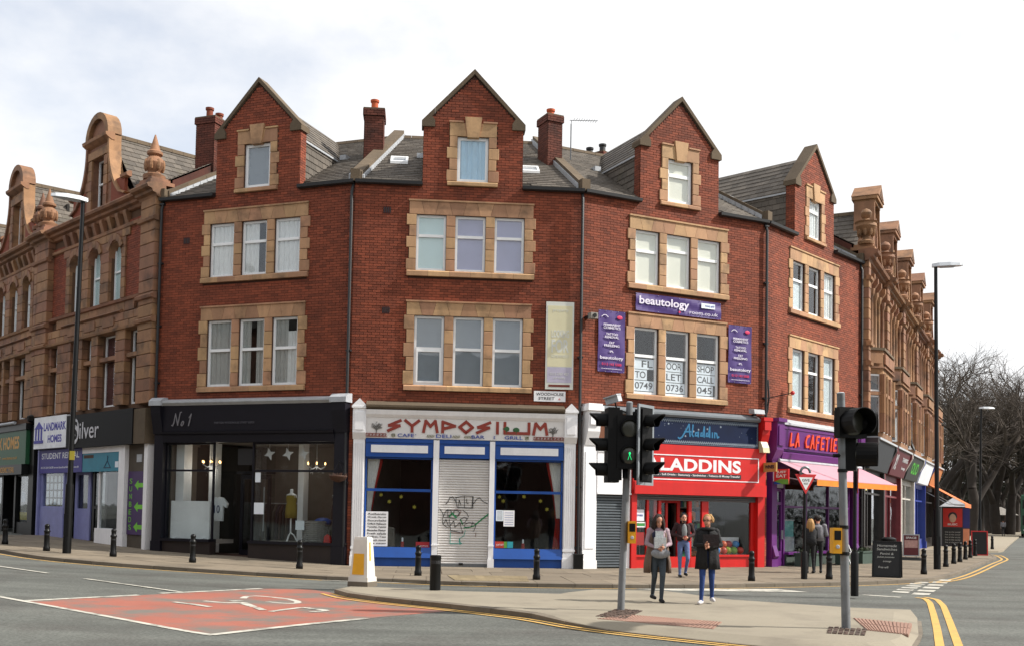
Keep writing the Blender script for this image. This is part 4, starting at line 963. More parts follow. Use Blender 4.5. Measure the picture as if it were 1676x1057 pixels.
m = MB(); m.stroke([(200, 525), (240, 515), (275, 530), (255, 570)], .012, .0235, .04, gz); m.stroke([(190, 705), (260, 712), (300, 700)], .012, .0235, .04, gz); m.stroke([(400, 705), (395, 740)], .012, .0235, .04, gz); m.obj('graffiti', SR, sh)
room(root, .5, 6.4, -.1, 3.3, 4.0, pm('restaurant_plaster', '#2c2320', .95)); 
bx(root, 'partition', 'dark', (2.5, 2.6, .2, 4, 0, 3.2), (4.2, 4.28, .2, 4, 0, 3.2)); bx(root, 'window_shelf', 'wood', (.5, 2.45, .12, .5, .45, .52), (4.33, 6.35, .12, .5, .45, .52))
CW = pm('white_net', '#ece6e2', .9, noise=(9, .1)); CRD = pm('red_curtain', '#a8221a', .85, noise=(9, .15))
def tied(H, u0, u1, side, label):
    t_ = on(H, 'curtain', label, 'curtain', 0, .28, 0); m = MB(); n = 14
    def edge(z):                                        # inner edge sweeps to the tie at z=1.2
        k = (z-1.3)/1.8 if z > 1.3 else (1.3-z)*.25; return abs(u1-u0)*max(.25, min(1, .3+.7*k**1.5 if z > 1.3 else .3+k))
    for kind, f0, f1, mat in (('net', 0, .8, CW), ('red_edge', .8, 1.0, CRD)):
        m = MB()
        for j in range(n):
            za, zb = .56+(3.15-.56)*j/n, .56+(3.15-.56)*(j+1)/n
            fa0 = f0 if (za > 1.3 or kind == 'red_edge') else f0
            for k in range(10):
                a, b = f0+(f1-f0)*k/10, f0+(f1-f0)*(k+1)/10
                if kind == 'red_edge' and za < 1.4: a, b = k/10, (k+1)/10
                if kind == 'net' and za < 1.4: continue
                def pt(t_, z): return (u0+side*edge(z)*t_, .025*math.sin(t_*40), z)
                m.quad(pt(a, za), pt(b, za), pt(b, zb), pt(a, zb))
        m.obj(kind, mat, t_)
tied(HB, .55, 1.0, 1, 'white net curtain with red edge beside the menu board'); tied(HB, 6.32, 5.88, -1, 'white net curtain with red edge at the shutterless window end')
mn = on(HB, 'menu_board', 'white menu board lettered in black in the restaurant window', 'sign', .5, .045, .58); bx(mn, 'board', 'white', (.04, .69, -.02, .0, 0, 1.02))
for k, tx in enumerate(('Authentic', 'Greek Gyros', 'Souvlaki', 'Grilled Halloumi', 'Tzatziki, Felafel', 'Mezedes Platter', 'Fresh salads', 'Coffees, Teas', '& much more', 'We open')): textmesh('lettering', tx, (.09, .64, .92-.096*k, .975-.096*k), -.021, M['ink'], mn, bold=.012)
def sticker(H, name, label, u0, u1, z0, z1, mat, cat='sticker', y=.06):
    o = on(H, name, label, cat, u0, y, z0); bx(o, 'sheet', mat, (0, u1-u0, -.006, .0, 0, z1-z0)); return o
s1 = sticker(HB, 'hygiene_sticker', 'small red window sticker beside the blue pilaster', 2.02, 2.42, .56, .72, pm('sticker_red', '#a3212a', .6)); textmesh('lettering', 'hungryhouse', (.05, .36, .02, .07), -.007, M['white'], s1)
s2 = sticker(HB, 'delivery_sticker', 'red and green delivery sticker in the restaurant window', 4.36, 4.72, .58, .77, pm('sticker_red2', '#b5341f', .6)); textmesh('lettering', 'JUST EAT', (.04, .26, .05, .12), -.007, M['white'], s2)
bx(s2, 'corner', pm('sticker_green', '#5f9a3a', .6), (.27, .36, -.008, -.006, 0, .19)); s3 = sticker(HB, 'blue_sticker', 'small turquoise sticker beside the delivery sticker', 4.73, 4.9, .58, .77, pm('sticker_teal', '#2a9aa5', .6))
n1 = sticker(HB, 'notice_sheet', 'narrow printed sheet taped inside the restaurant window', 4.38, 4.6, 1.38, 1.7, 'paper', 'notice'); n2 = sticker(HB, 'notice_sheet', 'larger printed sheet with blue rules taped in the window', 4.605, 4.93, 1.22, 1.7, M['white'], 'notice')
m = MB()
for k in range(8): m.box(.03, .19, -.0075, -.006, .03+.035*k, .04+.035*k)
m.obj('print', M['ink'], n1); m = MB()
for k in range(6): m.box(.03, .29, -.0075, -.006, .05+.07*k, .06+.07*k)
m.obj('print', BST, n2)
YF = pm('yellow_paper', '#b5a53c', .8)
for k in range(9):
    u, z = ((1.2, 1.9), (1.55, 2.05), (1.95, 1.75), (.95, 2.1), (4.62, 1.98), (5.25, 2.12), (5.75, 2.0), (4.5, 2.1), (5.95, 1.75))[k]
    o = on(HB, 'paper_flower', 'yellow paper flower hung in the window '+('of the menu board' if k < 4 else 'of the printed notices'), 'ornament', u, .5, z, 'paper flowers in the restaurant windows'); m = MB(); m.prism([((.07 if j % 2 else .035)*math.cos(j*math.pi/6), (.07 if j % 2 else .035)*math.sin(j*math.pi/6)) for j in range(12)], -.006, .006); m.obj('petals', YF, o)
for u, lab in ((1.62, 'red candle on the shelf beside the menu board'), (5.22, 'red candle on a black stand in the restaurant window')):
    o = on(HB, 'table_candle', lab, 'candle', u, .3, .52); m = MB(); m.lathe([(.05, 0), (.05, .18), (.03, .2)], 10); m.obj('holder', CRD, o); m = MB(); m.lathe([(.028, .2), (.028, .3), (.01, .32)], 8); m.obj('wax', M['white'], o)
# ---------------- house C: red shop with a shuttered white bay
root = HCc[0]; wd = HCc[2]
m = MB(); m.box(.06, .50, -.1, .3, -.1, 3.7); m.box(.12, .44, -.12, -.1, .6, 3.5); m.box(.02, .54, -.14, .3, -.1, .25); pil = m.obj('pilaster', M['white'], root)
m = MB(); m.prismx([(-.13, 3.7), (-.3, 4.1), (-.34, 4.72), (.1, 4.72), (.1, 3.7)], .08, .5); m.box(.14, .44, -.37, -.33, 4.3, 4.66); m.obj('console', M['white'], pil); bx(pil, 'cap', 'white', (.02, .56, -.42, .05, 4.72, 4.86), (.05, .53, -.38, .05, 4.86, 4.93))
m = MB(); m.prismx([(-.26, 4.76), (-.26, 4.82), (.01, 4.93), (.01, 4.7), (-.2, 4.7)], .56, 6.58); m.obj('cornice', pm('grey_fascia_trim', '#70777d', .6), root)
bx(root, 'boarded_fascia', pm('brown_board', '#6b3f28', .8), (.56, 1.75, -.04, .2, 3.62, 4.7))
sg = bx(root, 'blank_sign', 'white', (.56, 1.75, -.08, .2, 2.24, 3.6)); textmesh('lettering', 'metropolis', (.6, 1.6, 2.85, 3.05), -.083, GST, sg)
bx(sg, 'frame', 'white', (.56, 1.75, -.11, -.08, 3.52, 3.6), (.56, 1.75, -.11, -.08, 2.24, 2.29))
m = MB(); z = 0.02; n = 26; hh = 2.2/n
for k in range(n): m.prismx([(.07, z), (.03, z+hh*.3), (.03, z+hh*.7), (.07, z+hh*.97), (.1, z+hh), (.1, z)], .58, 1.56); z += hh
sh = m.obj('roller_shutter', pm('grey_shutter', '#5f666b', .5, metal=.3), root); sh['kind'] = 'stuff'; bx(root, 'shutter_guide', 'white', (.52, .58, 0, .15, 0, 2.24), (1.56, 1.75, -.03, .15, 0, 2.24))
red = M['red']
fas = bx(root, 'fascia', red, (1.78, 6.86, -.16, .25, 2.4, 3.84)); bx(fas, 'shutter_box', red, (1.8, 6.84, -.24, -.16, 2.28, 2.66))
m = MB(); WT = pm('sign_white', '#e3e3e6', .6)
for q in ((1.9, 6.57, -.175, -.16, 3.50, 3.53), (1.9, 6.57, -.175, -.16, 2.74, 2.77), (1.9, 1.93, -.175, -.16, 2.77, 3.5), (6.54, 6.57, -.175, -.16, 2.77, 3.5)): m.box(*q)
m.obj('sign_border', WT, fas); textmesh('lettering', 'ALADDINS', (2.2, 5.85, 3.02, 3.42), -.16, WT, fas, bold=.035, spacing=1.05)
bx(fas, 'strapline_panel', 'ink', (2.2, 5.85, -.178, -.16, 2.83, 2.97)); textmesh('strapline', 'Groceries - Soft Drinks - Stationary - Sandwiches - Tobacco & Money Transfer', (2.25, 5.8, 2.86, 2.94), -.178, WT, fas, bold=.01)
NB = pm('night_blue', '#0b1a38', .7, noise=(.9, .4), spec=.2); LACE = pm('lace_grey', '#7b8794', .7)
up = bx(root, 'upper_sign', NB, (1.86, 6.56, -.14, .1, 3.85, 4.69)); m = MB()
for k in range(58):
    u = 1.9+.08*k
    for z in (3.91, 4.63):
        d = 1 if z < 4 else -1; m.stroke([(u, z), (u+.04, z+d*.07), (u+.08, z)], .022, -.146, -.14); m.stroke([(u, z-d*.03), (u+.08, z-d*.03)], .012, -.146, -.14); m.stroke([(u+.02, z+d*.02), (u+.06, z+d*.02)], .012, -.146, -.14)
for k in range(9):
    for u in (1.9, 6.5): z = 3.92+.08*k; m.stroke([(u, z), (u+.04, z+.04), (u, z+.08)], .013, -.146, -.14)
m.obj('lace_border', LACE, up)
SCB = pm('script_blue', '#1b6a94', .5); m = MB(); f2 = lambda p: (3.6+p[0]*.3, 4.13+p[1]*.3)
for s_ in ([(-.6, -.2), (-.4, -.3), (-.1, -.1), (.3, .5), (.75, 1.25), (.8, .6), (.9, .0)], [(.2, .45), (1.0, .5)], [(1.25, 1.2), (1.15, .2), (1.3, 0)], [(1.9, .45), (1.6, .4), (1.55, .1), (1.85, .1), (1.95, .5), (1.95, 0)], [(2.6, .45), (2.3, .4), (2.25, .1), (2.5, .1), (2.7, 1.1), (2.7, .0)], [(3.3, .45), (3.0, .4), (2.95, .1), (3.2, .1), (3.4, 1.1), (3.4, .0)], [(3.75, .5), (3.75, 0)], [(4.05, .0), (4.05, .5), (4.3, .45), (4.4, 0), (4.6, .1)]): m.stroke(s_, .05, -.147, -.14, f2)
m.obj('lettering', SCB, up)
m = MB(); rl = random.Random(8)
for k in range(26): m.ell((rl.uniform(2.1, 6.3), -.142, rl.uniform(4.08, 4.5)), (.012+.02*(k % 5 == 0),)*1+(.006,)+(.012+.02*(k % 5 == 0),), 6, 4)
m.obj('star_dots', LACE, up)
m = MB(); m.box(6.58, 6.86, -.13, .3, -.1, 3.86); m.box(1.78, 1.96, -.1, .3, -.1, 2.4); pil = m.obj('pilaster', red, root); m = MB(); m.prismx([(-.16, 3.86), (-.3, 4.3), (-.36, 4.75), (.1, 4.75), (.1, 3.86)], 6.6, 6.9); m.box(6.62, 6.88, -.4, -.34, 4.45, 4.75); m.obj('console', red, pil); bx(pil, 'cap', red, (6.57, 6.93, -.42, .05, 4.75, 4.86))
# red joinery, door, glazing
jn = bx(root, 'shop_frame', red, (1.96, 6.58, .05, .2, -.1, .34), (2.42, 2.5, .05, .15, .34, 2.3), (2.85, 2.95, .05, .15, -.1, 2.3), (3.98, 4.1, .05, .15, -.1, 2.3), (4.5, 4.75, .05, .15, -.1, 2.3), (6.45, 6.58, .05, .15, .34, 2.3), (1.96, 6.58, .06, .12, 2.22, 2.4))
bx(jn, 'sill', red, (1.96, 2.85, .0, .2, .34, .40), (4.75, 6.58, .0, .2, .34, .40))
for a, b in ((1.96, 2.42), (2.5, 2.85), (4.1, 4.5), (4.75, 6.45)): pane(jn, a, b, .38, 2.24, .1)
dr = bx(root, 'door', red, (2.97, 3.07, .5, .56, .0, 2.15), (3.42, 3.50, .5, .56, .0, 2.15), (3.86, 3.97, .5, .56, .0, 2.15), (3.07, 3.86, .5, .56, .0, .25), (3.07, 3.86, .5, .56, 2.03, 2.15)); pane(dr, 3.07, 3.42, .25, 2.03, .53); bx(dr, 'door_handle', 'lead', (3.9, 3.93, .42, .46, .9, 1.3))
m = MB(); z = 2.1
for k in range(4): m.prismx([(.0, z), (-.02, z+.03), (.0, z+.06), (.04, z+.06), (.04, z)], 1.97, 6.57); z += .065
m.obj('shutter_edge', M['grey'], root)
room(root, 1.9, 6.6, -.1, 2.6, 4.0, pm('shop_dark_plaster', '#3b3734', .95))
def shelf(H, u, y, w_, label, seed):
    t_ = on(H, 'shelf_unit', label, 'shelf', u, y, 0); q = [(0, .03, 0, .3, 0, 2.0), (w_-.03, w_, 0, .3, 0, 2.0)]+[(.03, w_-.03, 0, .3, .2+.42*k, .23+.42*k) for k in range(5)]; bx(t_, 'rack', 'roomw', *q); rl = random.Random(seed)
    for k in range(5):
        x = .06
        while x < w_-.15:
            d_ = rl.uniform(.06, .13); hh = rl.uniform(.15, .33); m = MB(); m.box(x, x+d_-.008, .02, .2, .231+.42*k, .231+.42*k+hh); j_ = rl.randrange(7); m.obj('packet', pm('packet_%d' % j_, ('#aa3333', '#bbaa44', '#335577', '#d0d0d0', '#448866', '#886633', '#cc7733')[j_], .6), t_); x += d_
shelf(HCc, 4.15, .8, .9, 'shelf rack of small packets behind the red shop door', 3); shelf(HCc, 5.0, 2.2, 1.5, 'shelf rack of small packets at the back of the red shop', 4); shelf(HCc, 2.05, 1.0, .75, 'shelf rack of packets behind the notices', 5)
bx(root, 'window_shelf', 'white', (4.76, 6.44, .15, .6, .36, .40), (4.9, 6.4, .62, .66, .4, .95))
balls = (('#1f6fb8', 4.92, .2, .5), ('#2a7cc0', 5.25, .28, .52), ('#c8452a', 5.5, .25, .5), ('#d9722f', 5.35, .32, .5), ('#c23a2a', 5.05, .3, .5), ('#a6b83a', 5.72, .3, .52), ('#7fae35', 5.95, .3, .5), ('#2f7fc2', 6.12, .42, .66), ('#c0483c', 6.2, .3, .5), ('#d15a30', 5.62, .42, .68), ('#b8323a', 5.85, .45, .68))
for k, (c_, u, y, z) in enumerate(balls):
    nm = {'#1f': 'blue', '#2a': 'blue', '#2f': 'blue', '#c8': 'red', '#d9': 'orange', '#c2': 'red', '#a6': 'yellow green', '#7f': 'green', '#c0': 'red', '#d1': 'orange', '#b8': 'crimson'}[c_[:3]]
    o = on(HCc, 'play_ball', nm+' plastic football on the red shop window shelf', 'ball', u, y, z-.1, 'plastic footballs in the red shop window'); m = MB(); m.ell((0, 0, .0), (.125,)*3, 14, 9); m.obj('ball', pm('ball_'+c_, c_, .4), o, smooth=True); o.location.z = .4+.125 if z < .6 else .4+.32
    m = MB(); m.tube([(.126*math.cos(a*.449), .04*math.sin(a*.449), .12*math.sin(a*.449)) for a in range(15)], .008, 4); m.obj('seam', M['ink'], o)
nt1 = sticker(HCc, 'notice_sheet', 'pale blue notice in the red shop side window', 2.02, 2.34, 1.45, 1.8, 'paper', 'notice', .09); textmesh('lettering', 'ATM INSIDE', (.04, .28, .14, .2), -.007, BST, nt1)
nt2 = sticker(HCc, 'sale_sign', 'green and white strip sign below the blue notice', 1.98, 2.4, 1.25, 1.42, 'white', 'sign', .09); bx(nt2, 'strip', pm('strip_green', '#2e8a3c', .6), (.03, .39, -.008, -.006, .04, .13))
nt3 = sticker(HCc, 'red_poster', 'dark red poster low in the red shop side window', 2.05, 2.35, .7, 1.1, pm('poster_red', '#8a2020', .6), 'poster', .09)
# ---------------- house D: purple café
root = HD[0]; wd = HD[2]; pu = M['purple']
for a, b in ((.2, .72), (6.45, 6.98)):
    m = MB(); m.box(a+.1, b-.08, -.1, .3, .2, 3.5); m.box(a+.05, b-.03, -.14, .3, -.2, .25); m.prismx([(-.11, .25), (-.22, .35), (-.11, .7)], a+.14, b-.12); pil = m.obj('pilaster', pu, root)
    m = MB(); m.prismx([(-.12, 3.5), (-.3, 3.85), (-.33, 4.78), (.1, 4.78), (.1, 3.5)], a+.02, b-.02); m.box(a+.08, b-.1, -.36, -.3, 4.0, 4.65); m.obj('console', pu, pil); bx(pil, 'cap', pu, (a-.02, b+.02, -.4, .05, 4.78, 4.9))
m = MB(); m.prismx([(-.22, 4.74), (-.22, 4.80), (.01, 4.96), (.01, 4.7)], .72, 6.45); m.obj('cornice', M['lead'], root)
m = MB(); m.prismx([(-.13, 3.86), (-.17, 4.7), (.2, 4.7), (.2, 3.86)], .72, 6.45); fas = m.obj('fascia', pu, root); m = MB(); m.prismx([(-.13, 3.84), (-.26, 3.78), (-.22, 3.6), (-.1, 3.48), (.2, 3.48), (.2, 3.84)], .72, 6.45); m.obj('fascia_moulding', pu, root)
bx(fas, 'fascia_bead', pu, (.78, 6.4, -.19, -.13, 4.6, 4.66), (.78, 6.4, -.19, -.13, 3.92, 3.98), (.78, .84, -.19, -.13, 3.98, 4.6), (6.34, 6.4, -.19, -.13, 3.98, 4.6))
ORL = pm('sign_orange_red', '#d9431f', .5); m = MB(); u = 1.35
FONT2 = {'L': [[(.1, 1), (0, 0), (.9, .12)]], 'A': [[(0, -.05), (.45, 1.05), (.95, .05)], [(.2, .42), (.8, .42)]], 'C': [[(.95, 1), (.25, .85), (0, .45), (.25, .05), (.95, .1)]], 'F': [[(.1, -.05), (.15, 1), (.95, 1.05)], [(.12, .5), (.8, .55)]], 'E': [[(.95, 1), (.15, .95), (.1, 0), (.95, .05)], [(.1, .5), (.8, .5)]], 'T': [[(0, .95), (1, 1.05)], [(.5, 1), (.45, -.05)]], 'I': [[(.5, 1), (.45, -.05)]], 'R': [[(.1, -.05), (.15, 1), (.8, .9), (.75, .55), (.15, .5), (.95, 0)]], 'è': [[(.95, 1), (.15, .95), (.1, 0), (.95, .05)], [(.1, .5), (.8, .5)], [(.2, 1.35), (.6, 1.15)]]}
for ch in 'LA CAFETIèRE':
    if ch == ' ': u += .34; continue
    w_ = .3 if ch != 'I' else .16; f2 = (lambda u_, w2: (lambda p: (u_+p[0]*w2*.82+p[1]*.06, 4.05+p[1]*.42)))(u, w_)
    for s_ in FONT2[ch]: m.stroke(s_, .07, -.2, -.15, f2)
    u += w_+.075
m.obj('lettering', ORL, fas)
cup = MB(); cup.prism([(5.75+.15*math.cos(k*.3927), 4.27+.2*math.sin(k*.3927)) for k in range(16)], -.19, -.15); cup.obj('cup_motif', YF, fas)
dr = bx(root, 'door', pu, (.72, .82, .1, .18, -.15, 2.55), (1.28, 1.38, .1, .18, -.15, 2.55), (.82, 1.28, .1, .18, -.15, .5), (.82, 1.28, .1, .18, 2.05, 2.15), (.82, 1.28, .1, .18, 2.5, 2.6)); pane(dr, .82, 1.28, .5, 2.05, .14); pane(dr, .82, 1.28, 2.15, 2.5, .14); bx(dr, 'door_handle', 'lead', (1.3, 1.33, .04, .1, .9, 1.2))
bx(root, 'door_number_panel', 'lead', (.74, 1.36, .06, .12, 2.62, 2.85))
fr = bx(root, 'shop_window', pu, (1.38, 1.46, .05, .15, -.1, 3.48), (6.36, 6.45, .05, .15, -.1, 3.48), (3.0, 3.06, .05, .15, .45, 3.48), (4.7, 4.76, .05, .15, .45, 3.48), (1.46, 6.36, .05, .15, 1.96, 2.03), (1.46, 6.36, .05, .15, 3.3, 3.48), (.72, 1.38, .05, .15, 2.85, 3.48))
for a, b in ((1.46, 3.0), (3.06, 4.7), (4.76, 6.36)): pane(fr, a, b, .45, 1.97, .1); pane(fr, a, b, 2.02, 3.3, .1)
bx(root, 'window_sill', pu, (1.46, 6.4, -.1, .2, .38, .46)); bx(root, 'stall_riser', pm('grey_green_riser', '#3b4640', .7), (1.46, 6.4, -.02, .2, -.2, .38))
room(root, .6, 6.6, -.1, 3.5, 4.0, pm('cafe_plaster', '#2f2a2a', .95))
ck = on(HD, 'cake_cabinet', 'lit glass cake cabinet behind the café window', 'cabinet', 1.9, .5, .46); bx(ck, 'carcass', 'lead', (0, 1.1, 0, .5, 0, .5), (0, 1.1, 0, .5, 1.05, 1.1)); bx(ck, 'glass_front', pm('cabinet_teal', '#5fa8a8', .3), (.02, 1.08, .02, .04, .5, 1.05))
# ================================================================== THE TERRACOTTA TERRACES EITHER SIDE
def fill_blocks(parent, u0, u1, z0, z1, bw, bh, yf, yb, kind='terra', name='terracotta_block'):
    nz = max(1, round((z1-z0)/bh)); 
    for k in range(nz):
        za, zb = z0+(z1-z0)*k/nz, z0+(z1-z0)*(k+1)/nz; n = max(1, round((u1-u0)/bw)); off = 0
        es = [u0+(u1-u0)*j/n for j in range(n+1)]
        if n > 1 and k % 2: es = [u0]+[u0+(u1-u0)*(j+.5)/n for j in range(n)]+[u1]
        for a, b in zip(es, es[1:]): block(parent, a, b, za, zb, yf, yb, kind, name)
def band(parent, u0, u1, z, prof, name='string_course', mat='terra', y=0):
    """moulded course; prof = [(projection, dz)...]"""
    m = MB(); pts = [(y-p, z+d) for p, d in prof]+[(y+.1, z+prof[-1][1]), (y+.1, z+prof[0][1])]; m.prismx(pts, u0, u1); return m.obj(name, M[mat], parent)
CORN = [(.0, -.3), (.06, -.28), (.1, -.2), (.22, -.16), (.24, -.08), (.38, -.04), (.42, .04), (.40, .08), (.1, .16)]
STR = [(.0, -.09), (.08, -.06), (.1, .03), (.0, .1)]
def urn(parent, x, y, z, spike):
    m = MB()
    if spike: m.lathe([(.34, 0), (.36, .14), (.24, .2), (.2, .26), (.3, .4), (.33, .55), (.24, .72), (.16, .78), (.25, .84), (.25, .92), (.17, .98), (.02, 1.5)], 12, (x, y, z))
    else: m.lathe([(.3, 0), (.32, .1), (.14, .2), (.12, .32), (.3, .5), (.4, .68), (.38, .8), (.44, .86), (.2, .92), (.12, 1.0), (.2, 1.1), (.22, 1.22), (.14, 1.34), (.02, 1.4)], 12, (x, y, z))
    m.obj('finial', M['terra'], parent, smooth='auto')
    m = MB()
    for k in range(8):
        a = k*math.pi/4; r = .28; m.ell((x+r*math.cos(a), y+r*math.sin(a), z+.48), (.07, .07, .19), 6, 5)
    m.obj('finial_leaves', M['terra'], parent)
def sash(parent, u0, u1, z0, z1, y, tr, cur=None, arch=False):
    fw = .05; m = MB()
    m.box(u0, u0+fw, y, y+.06, z0, z1); m.box(u1-fw, u1, y, y+.06, z0, z1); m.box(u0+fw, u1-fw, y, y+.06, z0, z0+fw); m.box(u0+fw, u1-fw, y, y+.06, z1-fw, z1); m.box(u0+fw, u1-fw, y-.01, y+.05, tr-.03, tr+.03)
    w = m.obj('window', M['upvc'], parent)
    for a, b in ((z0+fw, tr-.03), (tr+.03, z1-fw)):
        p = MB(); p.box(u0+fw, u1-fw, y+.03, y+.036, a, b); p.obj('pane', M['glass'], w)
    if cur: p = MB(); sheet_xz(p, u0+.04, u1-.04, z0+.04, z1-.04, y+.048); p.obj('blind', CUR[cur] if cur in CUR else cur, w)
MAR = pm('maroon_blind', '#4a2226', .9)
def gable_poly(c, hw, zb, zn, nw, zt, n=8):
    """flared gable: half-width hw at zb, sweeping in to nw at zn, straight to zt"""
    r = [(c+hw, zb), (c+hw, zb+.35)]
    for k in range(1, n+1):
        t_ = k/n; x = hw-.12-(hw-.12-nw)*math.sin(t_*math.pi/2)**.8; r.append((c+x, zb+.35+(zn-zb-.35)*t_**1.25))
    r.append((c+nw, zt)); l = [(2*c-x, z) for x, z in r[::-1]]
    return r+l
def troof(root, W, gc, ghw, grz, rng, lo=lambda y: 0.0, hi=None, zb=11.95):
    hi = hi or (lambda y: W)
    zf = lambda y: zb+.62*y
    m = MB(); m.quad((lo(.3), .3, zf(.3)), (hi(.3), .3, zf(.3)), (hi(5), 5, zf(5)), (lo(5), 5, zf(5))); m.quad((lo(5), 5, zf(5)), (hi(5), 5, zf(5)), (hi(9), 9, zf(1)), (lo(9), 9, zf(1)))
    m.quad((lo(9), 9, 0), (lo(9), 9, zf(1)), (hi(9), 9, zf(1)), (hi(9), 9, 0))
    for f_, e_ in ((lo, .01), (hi, -.01)):
        q = MB(); pr_ = [(.35, 0), (9, 0), (9, zf(1)-.05), (5, zf(5)-.05), (.35, zf(.35)-.05)]; q.add([(f_(y), y, z) for y, z in pr_]+[(f_(y)+e_, y, z) for y, z in pr_], [(0, 1, 2, 3, 4), (9, 8, 7, 6, 5)]+[(i, 5+i, 5+(i+1) % 5, (i+1) % 5) for i in range(5)]); q.obj('party_wall', M['brickdark'], root)
    ds = 1.15; ye = (grz-zb)/.62; hw = (grz-zb)/ds
    for s in (-1, 1): m.quad((gc, .4, grz), (gc, ye, grz), (gc+s*hw, .4, zb), (gc+s*hw, .35, zb)) if s > 0 else m.quad((gc+s*hw, .35, zb), (gc+s*hw, .4, zb), (gc, ye, grz), (gc, .4, grz))
    roof = m.obj('roof', M['slatebed'], root)
    m = MB(); slope_slates(m, lo, hi, .3, 5, zf, .62, rng, skip=lambda u, y: abs(u-gc) < hw*.8 and y < 1.2); o = m.obj('slates', M['slate'], roof); o['kind'] = 'stuff'
    m = MB(); sl = math.sqrt(1+ds*ds)
    for s in (-1, 1):
        d = 0; k = 0
        while d < hw-.02:
            d2 = min(d+.19, hw); z0_, z1_ = zb+d*ds, zb+d2*ds; xa, xb = gc+s*(hw-d), gc+s*(hw-d2); yend = min((z0_-zb)/.62+.6, ye); y = .35-(k % 2)*.16
            while y < yend:
                y0_, y1_ = max(y, .35), min(y+.32, yend); y += .32; m.cur = rng.random(); j = rng.uniform(0, .012)
                if y1_-y0_ < .04: continue
                m.add([(xa+s*.03, y0_+.004, z0_+.02+j), (xa+s*.03, y1_-.004, z0_+.02+j), (xb+s*.01, y1_-.004, z1_+.015), (xb+s*.01, y0_+.004, z1_+.015), (xa+s*.01, y0_+.004, z0_-.02), (xa+s*.01, y1_-.004, z0_-.02)], [(0, 1, 2, 3) if s > 0 else (3, 2, 1, 0), (4, 5, 1, 0), (4, 0, 3), (5, 2, 1)])
            d = d2; k += 1
    o = m.obj('gable_slates', M['slate'], roof); o['kind'] = 'stuff'
    y = .4
    while y < ye:
        m = MB(); y2 = min(y+.45, ye); m.prism([(gc-.16, grz-.1), (gc-.1, grz+.05), (gc, grz+.09), (gc+.1, grz+.05), (gc+.16, grz-.1)], y+.005, y2-.005); m.obj('ridge_tile', M['coping'], roof); y = y2
def pier(parent, x0, x1, yf, z0=4.9, z1=11.6, bh=.4):
    fill_blocks(parent, x0, x1, z0, z1, 9, bh, yf, .2)
    for z in (7.55, 8.3, 10.8): band(parent, x0-.06, x1+.06, z, STR, 'pier_band', y=yf)
    band(parent, x0-.1, x1+.1, 11.75, CORN, 'pier_cap', y=yf+.06)
    m = MB(); m.box(x0+.0, x1-.0, yf-.2, .4, 11.88, 12.0); m.box(x0+.1, x1-.1, yf-.12, .3, 12.0, 12.12); m.obj('pier_top', M['terra'], parent)
